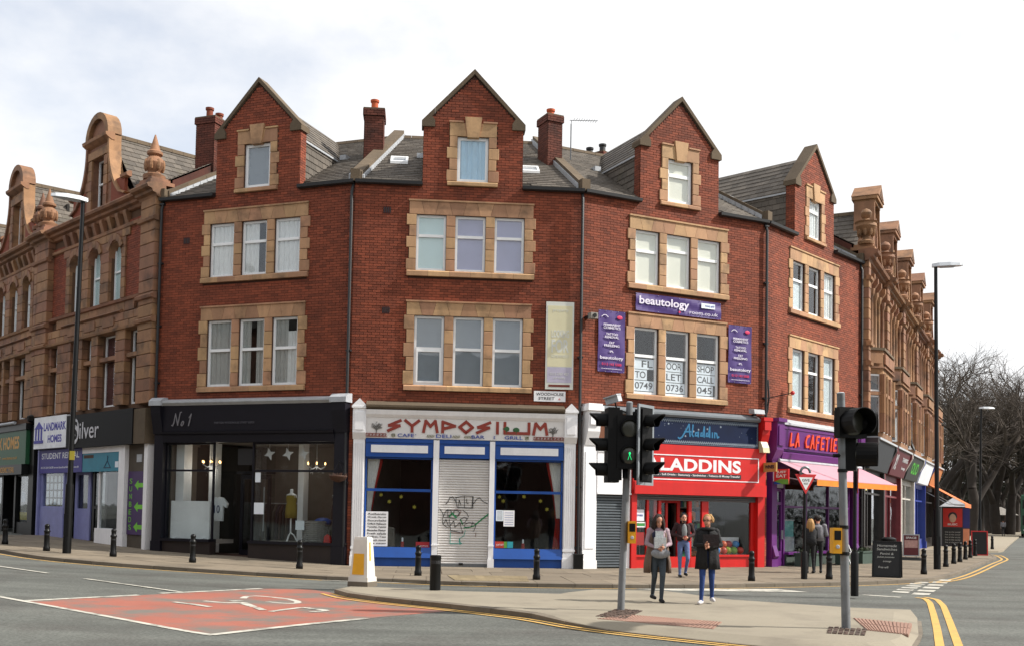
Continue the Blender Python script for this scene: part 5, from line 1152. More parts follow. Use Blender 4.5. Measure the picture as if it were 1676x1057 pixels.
def terr_L(Pa, ang, W, label, gc, piers, seed, curs):
    rng = random.Random(seed); root = thing('terracotta_house', label, 'house', (Pa.x, Pa.y, 0), ang, 'terracotta houses of the left terrace')
    aw = [(gc-2.10, gc-1.10), (gc-.48, gc+.5), (gc+1.18, gc+2.12)]
    fw1 = [(gc-3.5, gc-2.75), (gc-1.55, gc-.85), (gc-.55, gc+.2), (gc+.75, gc+2.1), (gc+2.85, gc+3.6)]
    op = [(a, b, 8.58, 10.65) for a, b in aw]+[(a, b, 4.98, 7.45) for a, b in fw1]
    m = MB(); cells(m, 0, W, 4.7, 11.7, op, .05, .4); wall = m.obj('wall', M['terraj'], root)
    # red brick side panels
    pan = [(piers[0][1], gc-2.42), (gc+2.42, piers[1][0])]
    lay_bricks(root, wall, lambda z: pan if 8.5 < z < 11.2 else ([]), 8.45, 11.3, 0, rng, ch=.078)
    for a, b in piers: pier(wall, a, b, -.22)
    # dressed surrounds: strips between openings
    xs = [gc-2.44]+[v for p in aw for v in p]+[gc+2.44]
    for j in range(0, len(xs), 2): fill_blocks(wall, xs[j], xs[j+1], 8.58, 10.65, .55, .36, -.06, .1)
    for a, b in aw:                                     # arched heads
        c_, r = (a+b)/2, (b-a)/2
        for s in (-1, 1):
            m = MB(); m.prism([(c_+s*r, 10.1)]+[(c_+s*r*math.cos(t_*math.pi/12), 10.1+.5*math.sin(t_*math.pi/12)) for t_ in range(7)]+[(c_, 10.7), (c_+s*r*1.0, 10.7)], -.07, .3); m.obj('arch_stone', M['terra'], wall)
        for k in range(5):
            t0, t1 = math.pi*(.12+k*.152), math.pi*(.12+(k+1)*.152-.01); m = MB()
            m.prism([(c_+r*math.cos(t0), 10.12+.52*math.sin(t0)), (c_+r*math.cos(t1), 10.12+.52*math.sin(t1)), (c_+(r+.2)*math.cos(t1), 10.12+.75*math.sin(t1)), (c_+(r+.2)*math.cos(t0), 10.12+.75*math.sin(t0))], -.11, .1); m.obj('voussoir', M['terra'], wall)
        sash(root, a+.02, b-.02, 8.6, 10.62, .15, 9.6, curs[0])
    fill_blocks(wall, gc-2.72, gc+2.72, 10.66, 10.95, .6, .3, -.05, .1); fill_blocks(wall, gc-3.2, gc+3.2, 8.1, 8.5, .7, .4, -.05, .1)
    band(wall, piers[0][1], piers[1][0], 11.0, STR); band(wall, piers[0][1], piers[1][0], 8.5, [(0, -.1), (.12, -.06), (.15, .03), (0, .08)])
    x = gc-2.6
    while x < gc+2.7:                                   # bracketed frieze
        m = MB(); m.prismx([(-.02, 11.0), (-.16, 11.4), (-.16, 11.5), (.1, 11.5), (.1, 11.0)], x, x+.22); m.obj('bracket', M['terra'], wall); x += .62
    band(wall, 0, W, 11.75, CORN, 'cornice')
    # first floor: shallow bow
    ed = [gc-3.75]+[v for p in fw1 for v in p]+[gc+3.75]
    for j in range(0, len(ed), 2): fill_blocks(wall, ed[j], ed[j+1], 4.95, 7.5, .6, .36, -.16 if 1 < j < 9 else -.08, .1)
    fill_blocks(wall, gc-3.75, gc+3.75, 7.5, 8.05, .75, .28, -.14, .1); band(wall, gc-3.75, gc+3.75, 7.5, [(.1, -.06), (.22, -.03), (.24, .05), (.12, .1)]); band(wall, gc-2.4, gc+2.4, 8.1, [(.1, -.06), (.22, 0), (.1, .08)])
    m = MB(); [m.box(gc+q-.45, gc+q+.45, -.17, -.1, 7.68, 7.95) for q in (-1.4, 0, 1.5)]; m.obj('carved_panel', M['terra'], wall)
    for k, (a, b) in enumerate(fw1):
        sash(root, a+.02, b-.02, 5.0, 7.43, .12, 6.62, curs[1] if k == 3 else None); block(wall, a, b, 6.52, 6.68, -.1, .12, 'terra', 'transom')
    if piers[0][1] < gc-3.75: fill_blocks(wall, piers[0][1], gc-3.75, 4.95, 8.1, .6, .36, -.05, .1)
    if piers[1][0] > gc+3.75: fill_blocks(wall, gc+3.75, piers[1][0], 4.95, 8.1, .6, .36, -.05, .1)
    # gable with round pediment
    gw = (gc-.48, gc+.48, 12.05, 13.85); po = gable_poly(gc, 2.2, 11.8, 14.2, .84, 14.45)
    m = MB(); left = [p for p in po if p[0] <= gc+.001]; right = [p for p in po if p[0] >= gc-.001]
    m.prism([(gw[1], 11.8)]+[p for p in po[:len(po)//2]]+[(gw[1], 14.45)], .0, .3); m.prism([(gw[0], 14.45)]+[p for p in po[len(po)//2:]]+[(gw[0], 11.8)], .0, .3); m.box(gw[0], gw[1], .0, .3, 13.85, 14.45); m.box(gw[0], gw[1], .0, .3, 11.8, 12.05)
    g_ = m.obj('gable', M['terra'], root)
    for s in (-1, 1):
        m = MB(); h_ = [(gc+s*(p[0]-gc), p[1]) for p in po[:len(po)//2]]
        for p, q in zip(h_[1:], h_[2:]): m.prism([p, q, (q[0]+s*.12, q[1]+.04), (p[0]+s*.12, p[1]+.04)], -.1, .34)
        m.obj('scroll_coping', M['terra'], g_)
    zz = 11.82; half = po[:len(po)//2]
    def hwid(z):
        for p, q in zip(half, half[1:]):
            if p[1] <= z <= q[1] and q[1] > p[1]: return (p[0]+(q[0]-p[0])*(z-p[1])/(q[1]-p[1]))-gc
        return half[-1][0]-gc
    while zz < 14.3:
        hw_ = min(hwid(zz), hwid(min(zz+.33, 14.44)))
        for s in (-1, 1):
            if hw_ > .85 and (zz > 12.8): block(g_, *sorted((gc+s*.8, gc+s*(hw_-.02))), zz, min(zz+.33, 14.3), -.03, .1, 'terra', 'terracotta_block')
        zz += .33
    band(g_, gc-.98, gc+.98, 14.45, [(.0, -.15), (.1, -.1), (.22, -.02), (.24, .08), (.0, .12)], 'gable_cornice')
    m = MB(); n = 12; m.prism([(gc+.86*math.cos(math.pi*k/n), 14.55+.84*math.sin(math.pi*k/n)) for k in range(n+1)], .0, .3); m.obj('pediment', M['terra'], g_)
    m = MB()
    for k in range(n):
        t0, t1 = math.pi*k/n, math.pi*(k+1)/n; m.prism([(gc+r*math.cos(t_), 14.55+r*.95*math.sin(t_)) for r, t_ in ((.7, t0), (.7, t1), (.94, t1), (.94, t0))], -.14, .36)
    m.obj('pediment_moulding', M['terra'], g_)
    for s in (-1, 1): fill_blocks(g_, *sorted((gc+s*.48, gc+s*.78)), 12.05, 13.85, .5, .36, -.06, .1)
    block(g_, gc-.8, gc+.8, 13.85, 14.15, -.08, .1, 'terra', 'lintel_stone')
    for s in (-1, 1):
        m = MB(); m.box(*sorted((gc+s*1.05, gc+s*2.1)), -.012, .1, 12.05, 12.8); m.obj('brick_panel', M['brickL'], g_)
        band(g_, *sorted((gc+s*1.9, gc+s*2.4)), 12.8, STR, 'shoulder_mould')
    sash(root, gw[0], gw[1], gw[2], gw[3], .2, 13.0)
    for a, b in piers: urn(wall, (a+b)/2, -.05, 12.12, True)
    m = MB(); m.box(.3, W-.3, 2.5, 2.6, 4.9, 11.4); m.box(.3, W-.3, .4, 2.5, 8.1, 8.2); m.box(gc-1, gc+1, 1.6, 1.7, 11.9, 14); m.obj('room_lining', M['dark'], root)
    troof(root, W, gc, 2, 14.8, rng, hi=(lambda y: W-.231*y) if seed == 21 else None)
    return root, W, wall
def hz(ang): return -R(ang)
TL1 = terr_L(PL1, hz(LA), LW1, 'terracotta house with rounded gable over the black and white shop signs', 4.3, ((-.5, .55), (8.12, 9.17)), 21, ('pale', MAR))
TL2 = terr_L(PL2, hz(48), LW2, 'terracotta house with rounded gable over the green fascia', 4.0, ((-.4, .3), (7.0, 7.36)), 22, ('net', None))
TL3 = terr_L(PL3, hz(50), LW3, 'terracotta gabled house beyond the green fascia', 4.0, ((-.4, .3), (7.2, 7.55)), 23, (None, None))
def urn_c(): pass
def terr_E(k, label, shop):
    o = P[4]+adir(EA)*EB*k; W = EB; rng = random.Random(31+k); root = thing('terracotta_house', label, 'house', (o.x, o.y, 0), R(EA), 'terracotta houses of the right terrace')
    c = W/2; m = MB(); lights = [(c-1.85+.95*j, c-1.85+.95*j+.75) for j in range(4)]
    op = [(a, b, 8.5, 10.6) for a, b in lights]+[(.95, W-.95, 4.9, 7.35)]
    cells(m, 0, W, 4.7, 11.7, op, .05, .4); wall = m.obj('wall', M['terraj'], root)
    pier(wall, -.36 if k else .02, .36 if k else .5, -.3)
    if k == EN-1: pier(wall, W-.4, W, -.3)
    ed = [.36]+[v for p in lights for v in p]+[W-.36]
    for j in range(0, len(ed), 2):
        fill_blocks(wall, ed[j], ed[j+1], 8.4, 10.7, .6, .4, -.02, .1)
        x = (ed[j]+ed[j+1])/2; m = MB(); m.lathe([(.13, 0), (.13, .1), (.085, .16), (.075, 2.0), (.11, 2.06), (.15, 2.25), (.15, 2.32)], 8, (x, -.12, 8.4)); m.obj('colonnette', M['terra'], wall, smooth='auto')
        m = MB(); m.prismx([(-.0, 10.72), (-.26, 11.1), (-.26, 11.3), (.1, 11.3), (.1, 10.72)], x-.1, x+.1); m.obj('bracket', M['terra'], wall)
    for a, b in lights: sash(root, a+.02, b-.02, 8.52, 10.58, .15, 9.8)
    fill_blocks(wall, .36, W-.36, 10.7, 11.45, .6, .37, -.02, .1); band(wall, 0, W, 11.75, CORN, 'cornice'); band(wall, .36, W-.36, 8.35, STR)
    # canted bay
    F, B0, B1, fx0, fx1 = -.62, .85, W-.85, 1.45, W-1.45
    plan = [(B0, .05), (fx0, F), (fx1, F), (B1, .05)]
    def cant(z0, z1, g_=0., mat='terra', name='bay_panel'):
        m = MB(); q = [(B0-g_, .08), (fx0-g_*.5, F-g_), (fx1+g_*.5, F-g_), (B1+g_, .08)]; m.prismz(q, z0, z1); return m.obj(name, M[mat], wall)
    cant(7.28, 7.5); cant(7.5, 7.56, .09, name='bay_moulding'); cant(7.56, 8.2); cant(8.2, 8.3, .08, 'coping', 'bay_coping'); cant(4.7, 5.0)
    for (a, b) in zip(plan, plan[1:]):
        A, Bq = Vector(a), Vector(b); d = (Bq-A); L_ = d.length; d.normalize(); ang = math.atan2(d.y, d.x); n = 3 if L_ > 1.5 else 1
        posts = [0]+[L_*j/n for j in range(1, n)]+[L_]
        for pz0, pz1 in ((5.0, 5.75), (5.75, 6.5), (6.5, 7.28)):
            for s_ in posts:
                p = A+d*s_; m = MB(); m.box(-.1, .1, -.07, .12, pz0+.004, pz1-.004); ob = m.obj('mullion_block', M['terra'], wall); ob.location = (p.x, p.y, 0); ob.rotation_euler = (0, 0, ang)
        m = MB(); m.box(.05, L_-.05, -.05, .1, 6.45, 6.58); ob = m.obj('transom', M['terra'], wall); ob.location = (A.x, A.y, 0); ob.rotation_euler = (0, 0, ang)
        m = MB(); m.box(.08, L_-.08, -.09, -.02, 7.68, 8.08); ob = m.obj('carved_panel', M['terra'], wall); ob.location = (A.x, A.y, 0); ob.rotation_euler = (0, 0, ang)
        for s0, s1 in zip(posts, posts[1:]):
            m = MB()
            for z0, z1 in ((5.02, 6.44), (6.6, 7.27)):
                m.box(s0+.1, s0+.16, .03, .09, z0, z1); m.box(s1-.16, s1-.1, .03, .09, z0, z1); m.box(s0+.16, s1-.16, .03, .09, z0, z0+.06); m.box(s0+.16, s1-.16, .03, .09, z1-.06, z1)
            w_ = m.obj('window', M['upvc'], root); w_.location = (A.x, A.y, 0); w_.rotation_euler = (0, 0, ang)
            for z0, z1 in ((5.08, 6.38), (6.66, 7.21)): m = MB(); m.box(s0+.15, s1-.15, .06, .066, z0, z1); m.obj('pane', M['glass'], w_)
    for a, b in ((.36, B0), (B1, W-.36)): fill_blocks(wall, a, b, 4.9, 8.3, .6, .4, -.02, .1)
    # gable
    po = gable_poly(c, 1.75, 11.8, 13.7, .62, 14.3); m = MB(); m.prism(po, -.05, .5); g_ = m.obj('gable', M['terra'], root)
    for s in (-1, 1):
        m = MB(); h_ = [(c+s*(p[0]-c), p[1]) for p in po[:len(po)//2]]
        for p, q in zip(h_[1:], h_[2:]): m.prism([p, q, (q[0]+s*.14, q[1]+.04), (p[0]+s*.14, p[1]+.04)], -.2, .6)
        m.obj('scroll_coping', M['terra'], g_)
    m = MB(); m.prism([(c-.3, 12.1), (c+.3, 12.1), (c+.3, 13.1), (c, 13.7), (c-.3, 13.1)], -.06, .1); m.obj('niche', M['terraj'], g_)
    m = MB()
    for a_, b_ in (((c-.36, 12.1), (c-.36, 13.1)), ((c-.36, 13.1), (c, 13.78)), ((c, 13.78), (c+.36, 13.1)), ((c+.36, 13.1), (c+.36, 12.1))): m.tube([(a_[0], -.1, a_[1]), (b_[0], -.1, b_[1])], .07, 6)
    m.obj('niche_moulding', M['terra'], g_)
    bx(g_, 'pediment_block', 'terra', (c-.72, c+.72, -.22, .6, 14.3, 14.42), (c-.82, c+.82, -.32, .68, 14.42, 14.56)); m = MB(); m.prism([(c-.86, 14.56), (c+.86, 14.56), (c, 15.15)], -.36, .7); m.obj('pediment', M['terra'], g_); m = MB(); m.prism([(c-.5, 14.62), (c+.5, 14.62), (c, 14.98)], -.375, -.3); m.obj('pediment_panel', M['terraj'], g_)
    urn(wall, 0.26 if not k else 0, -.15, 12.12, False)
    troof(root, W, c, 1.6, 14.1, rng, lo=(lambda y: .137*y) if k == 0 else (lambda y: 0.0))
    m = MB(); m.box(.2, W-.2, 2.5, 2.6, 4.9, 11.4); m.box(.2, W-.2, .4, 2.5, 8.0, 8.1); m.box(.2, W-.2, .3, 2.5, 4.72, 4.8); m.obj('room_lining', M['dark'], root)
    # shop
    fc, pc, tx, tcol = shop
    m = MB(); m.prismx([(-.28, 3.55), (-.62, 4.62), (-.55, 4.7), (.1, 4.7), (.1, 3.55)], .3, W-.3); fas = m.obj('fascia', fc, root)
    m = MB(); m.prismx([(-.7, 4.66), (-.7, 4.74), (.05, 4.95), (.05, 4.66)], .25, W-.25); m.obj('cornice', M['lead'], root)
    if tx:
        for body, u0, u1, z0, z1 in tx:
            t_ = textmesh('lettering', body, (u0, u1, z0, z1), 0, tcol, fas, bold=.02)
            for v in t_.data.vertices: v.co.y += -.29-(v.co.z-3.55)*.318
    for a, b in ((-.05, .3), (W-.3, W+.05)):
        m = MB(); m.box(a+.02, b-.02, -.15, .3, -.1, 3.6); m.box(a, b, -.2, .3, -.1, .4); m.prismx([(-.16, 3.6), (-.66, 4.5), (-.66, 4.7), (.1, 4.7), (.1, 3.6)], a, b); m.obj('pilaster', pc, root)
    fr = bx(root, 'shop_window', pc, (.3, W-.3, .0, .12, -.1, .55), (.3, W-.3, .0, .12, 3.3, 3.55), (.3, W-.3, .02, .1, 2.6, 2.68), (1.9, 1.98, .02, .1, .55, 3.3), (2.0, 2.06, .02, .1, -.1, 3.3), (3.0, 3.08, .02, .1, -.1, 3.3))
    for a, b in ((.3, 1.9), (3.08, W-.3)): pane(fr, a, b, .55, 2.6, .06); pane(fr, a, b, 2.68, 3.3, .06)
    d_ = bx(root, 'door', pc, (2.06, 2.14, .5, .56, 0, 2.6), (2.92, 3.0, .5, .56, 0, 2.6), (2.14, 2.92, .5, .56, 0, .4), (2.14, 2.92, .5, .56, 2.45, 2.6)); pane(d_, 2.14, 2.92, .4, 2.45, .53)
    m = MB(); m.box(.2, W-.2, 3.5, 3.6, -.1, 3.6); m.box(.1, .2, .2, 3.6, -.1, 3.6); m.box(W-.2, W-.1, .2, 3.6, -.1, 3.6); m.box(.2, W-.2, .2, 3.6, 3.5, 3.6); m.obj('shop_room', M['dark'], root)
    return root, W, wall
CH = pm('charcoal_sign', '#33363b', .5); MR = pm('maroon_sign', '#5a1f28', .5); BKG = pm('black_sign', '#2b2d2c', .5); WSG = pm('white_sign', '#e6e9ee', .5); TAN = pm('tan_sign', '#b0733f', .6); GRT = pm('green_letter', '#4fae3a', .5); SILV = pm('silver_letter', '#c9c9cc', .4); WHP = pm('cream_joinery', '#b9b4ab', .5); MRP = pm('maroon_joinery', '#6a2029', .5); BLP = pm('royal_blue_joinery', '#23398c', .5); DKP = pm('dark_joinery', '#211d1c', .5)
TE = [terr_E(0, 'terracotta house over the charcoal shop fascia next to the café', (CH, DKP, None, None)),
      terr_E(1, 'terracotta house over the maroon shop fascia', (MR, MRP, [('X!', .7, 1.5, 3.8, 4.45), ('TANNING', 2.9, 4.9, 4.2, 4.4), ('lounge', 3.4, 4.7, 3.85, 4.02)], SILV)),
      terr_E(2, 'terracotta house over the black fascia with green lettering', (BKG, WHP, [('OLIO', 1.4, 4.0, 3.85, 4.4)], GRT)),
      terr_E(3, 'terracotta house over the blank white fascia', (WSG, BLP, None, None)),
      terr_E(4, 'terracotta house over the tan fascia with orange awning', (TAN, DKP, None, None))]
# shop signs and fronts on the left terrace
root, W, wall = TL1
X = lambda u: W-u
fs1 = bx(root, 'fascia', pm('black_gloss', '#0a0a0c', .6, spec=.2), (X(6.2), X(1.0), -.3, .1, 3.62, 4.78)); SLV = pm('silver_sign', '#b9b9bf', .35, metal=.2)
m = MB(); n = 20; m.prism([(X(5.45)+.36*math.cos(6.283*k/n), 4.2+.45*math.sin(6.283*k/n)) for k in range(n)], -.32, -.3); m.obj('roundel', SLV, fs1); textmesh('initial', 'S', (X(5.68), X(5.2), 3.9, 4.55), -.321, MATS['black_gloss'], fs1, bold=.02); textmesh('lettering', 'ilver', (X(5.05), X(3.5), 3.92, 4.5), -.305, SLV, fs1)
bx(root, 'console', 'coping', (X(1.0), X(.2), -.26, .1, 3.62, 4.74))
fs2 = bx(root, 'fascia', WSG, (0.02, X(6.22), -.3, .1, 3.68, 4.85)); PBL = pm('sign_purple_blue', '#33309a', .5)
textmesh('lettering', 'LANDMARK', (.95, 2.95, 4.32, 4.62), -.3, PBL, fs2, bold=.03); textmesh('lettering', 'HOMES', (1.35, 2.6, 3.88, 4.16), -.3, PBL, fs2, bold=.03)
m = MB(); m.prism([(-.0+.1, 4.42), (.9, 4.42), (.5, 4.68)], -.32, -.3); [m.box(.18+k*.26, .28+k*.26, -.32, -.3, 4.0, 4.42) for k in range(3)]; m.box(.08, .92, -.32, -.3, 3.88, 3.99); m.obj('house_emblem', PBL, fs2)
lil = pm('lilac_joinery', '#8286b8', .5)
bx(root, 'pilaster', lil, (0, .12, -.12, .2, -.1, 3.66)); sg = bx(root, 'sign_panel', pm('sign_violet', '#2e2680', .5), (.15, X(5.25), -.1, .1, 2.78, 3.64)); textmesh('lettering', 'STUDENT RENTAL', (.35, 3.7, 3.3, 3.52), -.1, WSG, sg, bold=.01); textmesh('lettering', '0113 234 5678 www.landmarklettings.co.uk', (.3, 3.7, 2.92, 3.02), -.1, WSG, sg)
bx(root, 'stall_riser', lil, (.15, X(6.9), -.04, .2, -.1, 1.5)); fr = bx(root, 'shop_window', lil, (.15, .3, -.02, .1, 1.5, 2.78), (X(7.0), X(6.9), -.02, .1, 1.5, 2.78), (.3, X(7.0), -.02, .1, 1.5, 1.56)); pane(fr, .3, X(7.0), 1.56, 2.78, .03)
for j in range(5):
    for k in range(4): bx(root, 'property_card', 'paper', (.4+j*.36, .62+j*.36, .09, .1, 1.62+k*.28, 1.84+k*.28))
dr = bx(root, 'door', lil, (X(6.7), X(6.5), .3, .36, .3, 2.8), (X(5.6), X(5.4), .3, .36, .3, 2.8), (X(6.5), X(5.6), .3, .36, .3, 1.5), (X(6.5), X(5.6), .3, .36, 2.7, 2.8)); pane(dr, X(6.5), X(5.6), 1.5, 2.7, .33)
wp = M['white']; bx(root, 'pilaster', wp, (X(2.25), X(1.8), -.14, .2, -.1, 3.62)); bx(root, 'shopfront_head', wp, (X(5.2), X(2.25), -.12, .2, 3.42, 3.62)); tl_ = bx(root, 'sign_panel', pm('sign_teal', '#1a7a92', .5), (X(5.2), X(2.25), -.1, .1, 2.78, 3.42))
m = MB(); hx, hz_ = X(3.2), 3.05; m.stroke([(hx-.25, hz_-.15), (hx, hz_+.08), (hx+.25, hz_-.15), (hx-.25, hz_-.15)], .03, -.11, -.1); m.stroke([(hx, hz_+.08), (hx, hz_+.15), (hx+.04, hz_+.2), (hx, hz_+.24)], .03, -.11, -.1); m.obj('hanger_emblem', pm('sign_navy', '#152c4a', .6), tl_); bx(tl_, 'small_label', 'wood', (X(5.1), X(4.3), -.105, -.1, 3.25, 3.36)); bx(tl_, 'small_label', 'paper', (X(2.6), X(2.35), -.105, -.1, 2.9, 3.1))
dr = bx(root, 'door', 'black', (X(5.2), X(5.05), .3, .36, .4, 2.78), (X(4.2), X(4.05), .3, .36, .4, 2.78), (X(5.05), X(4.2), .3, .36, .4, .7), (X(5.05), X(4.2), .3, .36, 1.5, 1.6)); pane(dr, X(5.05), X(4.2), .7, 1.5, .33); pane(dr, X(5.05), X(4.2), 1.6, 2.78, .33)
fr = bx(root, 'shop_window', wp, (X(4.05), X(2.25), -.1, .2, -.1, .85), (X(4.05), X(3.98), .0, .1, .85, 2.78)); pane(fr, X(3.98), X(2.25), .85, 2.78, .05)
bx(root, 'doorway_panel', pm('brown_panel', '#4c4338', .7), (X(1.8), X(.55), .0, .2, 2.75, 3.62)); bx(root, 'doorway_riser', MATS['brown_panel'], (X(1.8), X(.55), .02, .2, -.1, .7)); bx(root, 'vent', 'lead', (X(1.2), X(.85), -.02, .0, 3.05, 3.3))
pn = bx(root, 'sunbed_panel', pm('sunbed_purple', '#3c1f57', .5), (X(1.75), X(.6), -.03, .2, .7, 2.75)); AG = pm('arrow_green', '#6fc02f', .5)
for k, zz in enumerate((2.3, 1.6, .95)):
    m = MB(); x = X(1.25); m.prism([(x, zz), (x+.25, zz+.16), (x+.25, zz+.07), (x+.6, zz+.07), (x+.6, zz-.07), (x+.25, zz-.07), (x+.25, zz-.16)], -.036, -.03); m.obj('arrow', AG, pn)
for k, ch in enumerate('SUNBEDS'): textmesh('letter', ch, (X(1.62), X(1.44), 2.35-.25*k, 2.52-.25*k), -.03, AG, pn)
bx(root, 'pilaster', wp, (X(.52), X(.28), -.1, .2, -.1, 3.62)); room(root, .2, W-.4, -.1, 3.6, 3.5, M['dark'])
root, W, wall = TL2
grn = pm('sign_bottle_green', '#12502f', .5); fs3 = bx(root, 'fascia', grn, (0, W-.7, -.35, .1, 3.15, 4.45)); YL = pm('sign_gold', '#c08a2a', .5)
textmesh('lettering', 'ESSEX HOMES', (W-5.2, W-1.5, 3.75, 4.25), -.35, YL, fs3, bold=.03); textmesh('lettering', '0113 278 7427 - www.homes.co.uk', (W-5.2, W-1.7, 3.36, 3.48), -.35, YL, fs3)
st2 = bx(root, 'shutter_box', 'black', (0, W-.8, -.45, -.02, 2.75, 3.14)); textmesh('lettering', 'NOW LETTING FOR NEXT ACADEMIC YEAR', (.6, W-1.7, 2.83, 3.05), -.45, YL, st2, bold=.01); bx(root, 'cornice', 'black', (0, W-.6, -.4, .1, 4.46, 4.7)); m = MB(); m.tube([(0, -.5, 4.75), (W-1.6, -.5, 4.75)], .06, 8); m.obj('light_tube', M['lead'], root)
bx(root, 'pilaster', 'black', (W-.75, W-.2, -.2, .2, -.1, 4.6), (3.4, 3.6, -.05, .2, -.1, 2.75), (5.0, 5.2, -.05, .2, -.1, 2.75)); m = MB(); m.lathe([(.1, 4.7), (.24, 4.78), (.26, 4.95), (.12, 5.02)], 12, (W-.5, -.15, 0)); m.obj('pilaster_ball', M['black'], root)
bx(root, 'stall_riser', 'black', (0, 3.4, .0, .2, -.1, .9)); bx(root, 'stall_riser', 'black', (5.2, W-.75, .0, .2, -.1, .9)); fr = bx(root, 'shop_window', 'black', (0, 3.4, .0, .1, 2.7, 2.75), (5.2, W-.75, .0, .1, 2.7, 2.75)); pane(fr, 0, 3.4, .9, 2.7, .05); pane(fr, 5.2, W-.75, .9, 2.7, .05); bx(root, 'window_poster', YF, (5.4, 6.6, .08, .09, 1.0, 1.3)); bx(root, 'window_poster', 'paper', (1.5, 2.3, .08, .09, 1.0, 1.8)); bx(root, 'window_poster', pm('poster_blue', '#335a7a', .6), (5.5, 6.0, .08, .09, 1.7, 2.1))
dr = bx(root, 'door', 'black', (3.6, 3.7, .4, .46, .3, 2.7), (4.9, 5.0, .4, .46, .3, 2.7), (3.7, 4.9, .4, .46, .3, .6)); pane(dr, 3.7, 4.9, .6, 2.7, .43); room(root, .2, W-.4, -.1, 3.1, 3.5, M['dark'])
root, W, wall = TL3
bx(root, 'fascia', grn, (0, W-.3, -.3, .1, 3.2, 4.5)); fr = bx(root, 'shop_window', 'black', (0, W, .0, .1, -.1, .9), (0, W, .0, .1, 2.9, 3.2)); pane(fr, 0, W, .9, 2.9, .05); room(root, .2, W-.4, -.1, 3.1, 3.5, M['dark'])
# ================================================================== STREET FURNITURE AND SIGNS
def top_at(px, py, y): r_ = ray(px, py); t_ = y/r_.y; return Vector((r_.x*t_, y, CAMH+r_.z*t_))
def bollard_proto():
    m = MB(); m.lathe([(.095, -.05), (.095, .1), (.078, .14), (.072, .52), (.085, .54), (.085, .58), (.066, .60), (.064, .68), (.074, .70), (.062, .745), (.03, .77), (.0, .775)], 14); return m.mesh('bollard', M['black'], True)
BME = bollard_proto()
bol = [((8, 890), 'beside the green shop'), ((76, 901), 'between the lilac door and the lamp post'), ((185, 910), 'in front of the white shop window'), ((315, 920), 'in front of the white display panel'), ((490, 930), 'in front of the wicker basket window'), ((684, 941), 'in front of the menu board window'), ((878, 948), 'in front of the red curtain window'), ((1230, 950), 'at the end of the red shop'), ((1357, 947), 'beside the couple at the café'), ((1512, 939), 'between the chalk board and the lamp post'), ((1548, 927), None), ((1561, 922), None), ((1571, 919), None), ((1580, 915), None), ((1588, 912), None), ((1596, 909), None), ((1624, 898), 'alone beyond the red framed board')]
for (px, w_) in bol:
    p = G(*px); o = thing('bollard', 'black iron bollard '+w_ if w_ else 'black iron bollard in the row by the orange awning', 'bollard', p, 0, 'black bollards along the kerb'); o2 = link('post', BME, o)
    me2 = None
    m = MB(); m.lathe([(.0735, .45), (.0745, .46), (.0735, .49)], 14); m.obj('reflective_band', M['gutter'], o)
p = G(712, 965); o = thing('bollard', 'plain flat topped black bollard on the island', 'bollard', p); m = MB(); m.lathe([(.115, -.02), (.115, .66), (.12, .67), (.12, .72), (.1, .73)], 18); m.obj('post', M['black'], o, smooth='auto'); m = MB(); m.lathe([(.1155, .55), (.1165, .56), (.1155, .62)], 18); m.obj('band', M['gutter'], o)
WPL = pm('white_beacon_plastic', '#d4d0c6', .5, noise=(3, .1), wear=('#8d867a', 3, .6, .9)); YBO = pm('amber_panel', '#e0a416', .4)
p = G(593, 958); o = thing('traffic_beacon', 'white plastic keep-off beacon with yellow panel on the island tip', 'beacon', p, R(-22)); m = MB()
def sq(w, d, z): return [(-w, -d, z), (w, -d, z), (w, d, z), (-w, d, z)]
m.hexa(sq(.24, .2, .1), sq(.235, .195, .2)); m.hexa(sq(.215, .175, .2), sq(.165, .12, 1.0)); m.hexa(sq(.165, .12, 1.0), sq(.15, .105, 1.06)); m.obj('shell', WPL, o)
m = MB(); m.hexa(sq(.25, .21, -.01), sq(.245, .205, .1)); m.obj('base', M['kerb'], o)
m = MB(); m.hexa([(-.16, -.179, .25), (.13, -.179, .25), (.13, -.17, .25), (-.16, -.17, .25)], [(-.14, -.152, .7), (.11, -.152, .7), (.11, -.145, .7), (-.14, -.145, .7)]); m.obj('yellow_panel', YBO, o); m = MB(); m.hexa([(.197, -.06, .55), (.2, -.06, .55), (.2, -.0, .55), (.197, -.0, .55)], [(.172, -.04, .95), (.178, -.04, .95), (.178, .0, .95), (.172, .0, .95)]); m.obj('yellow_strip', YBO, o)
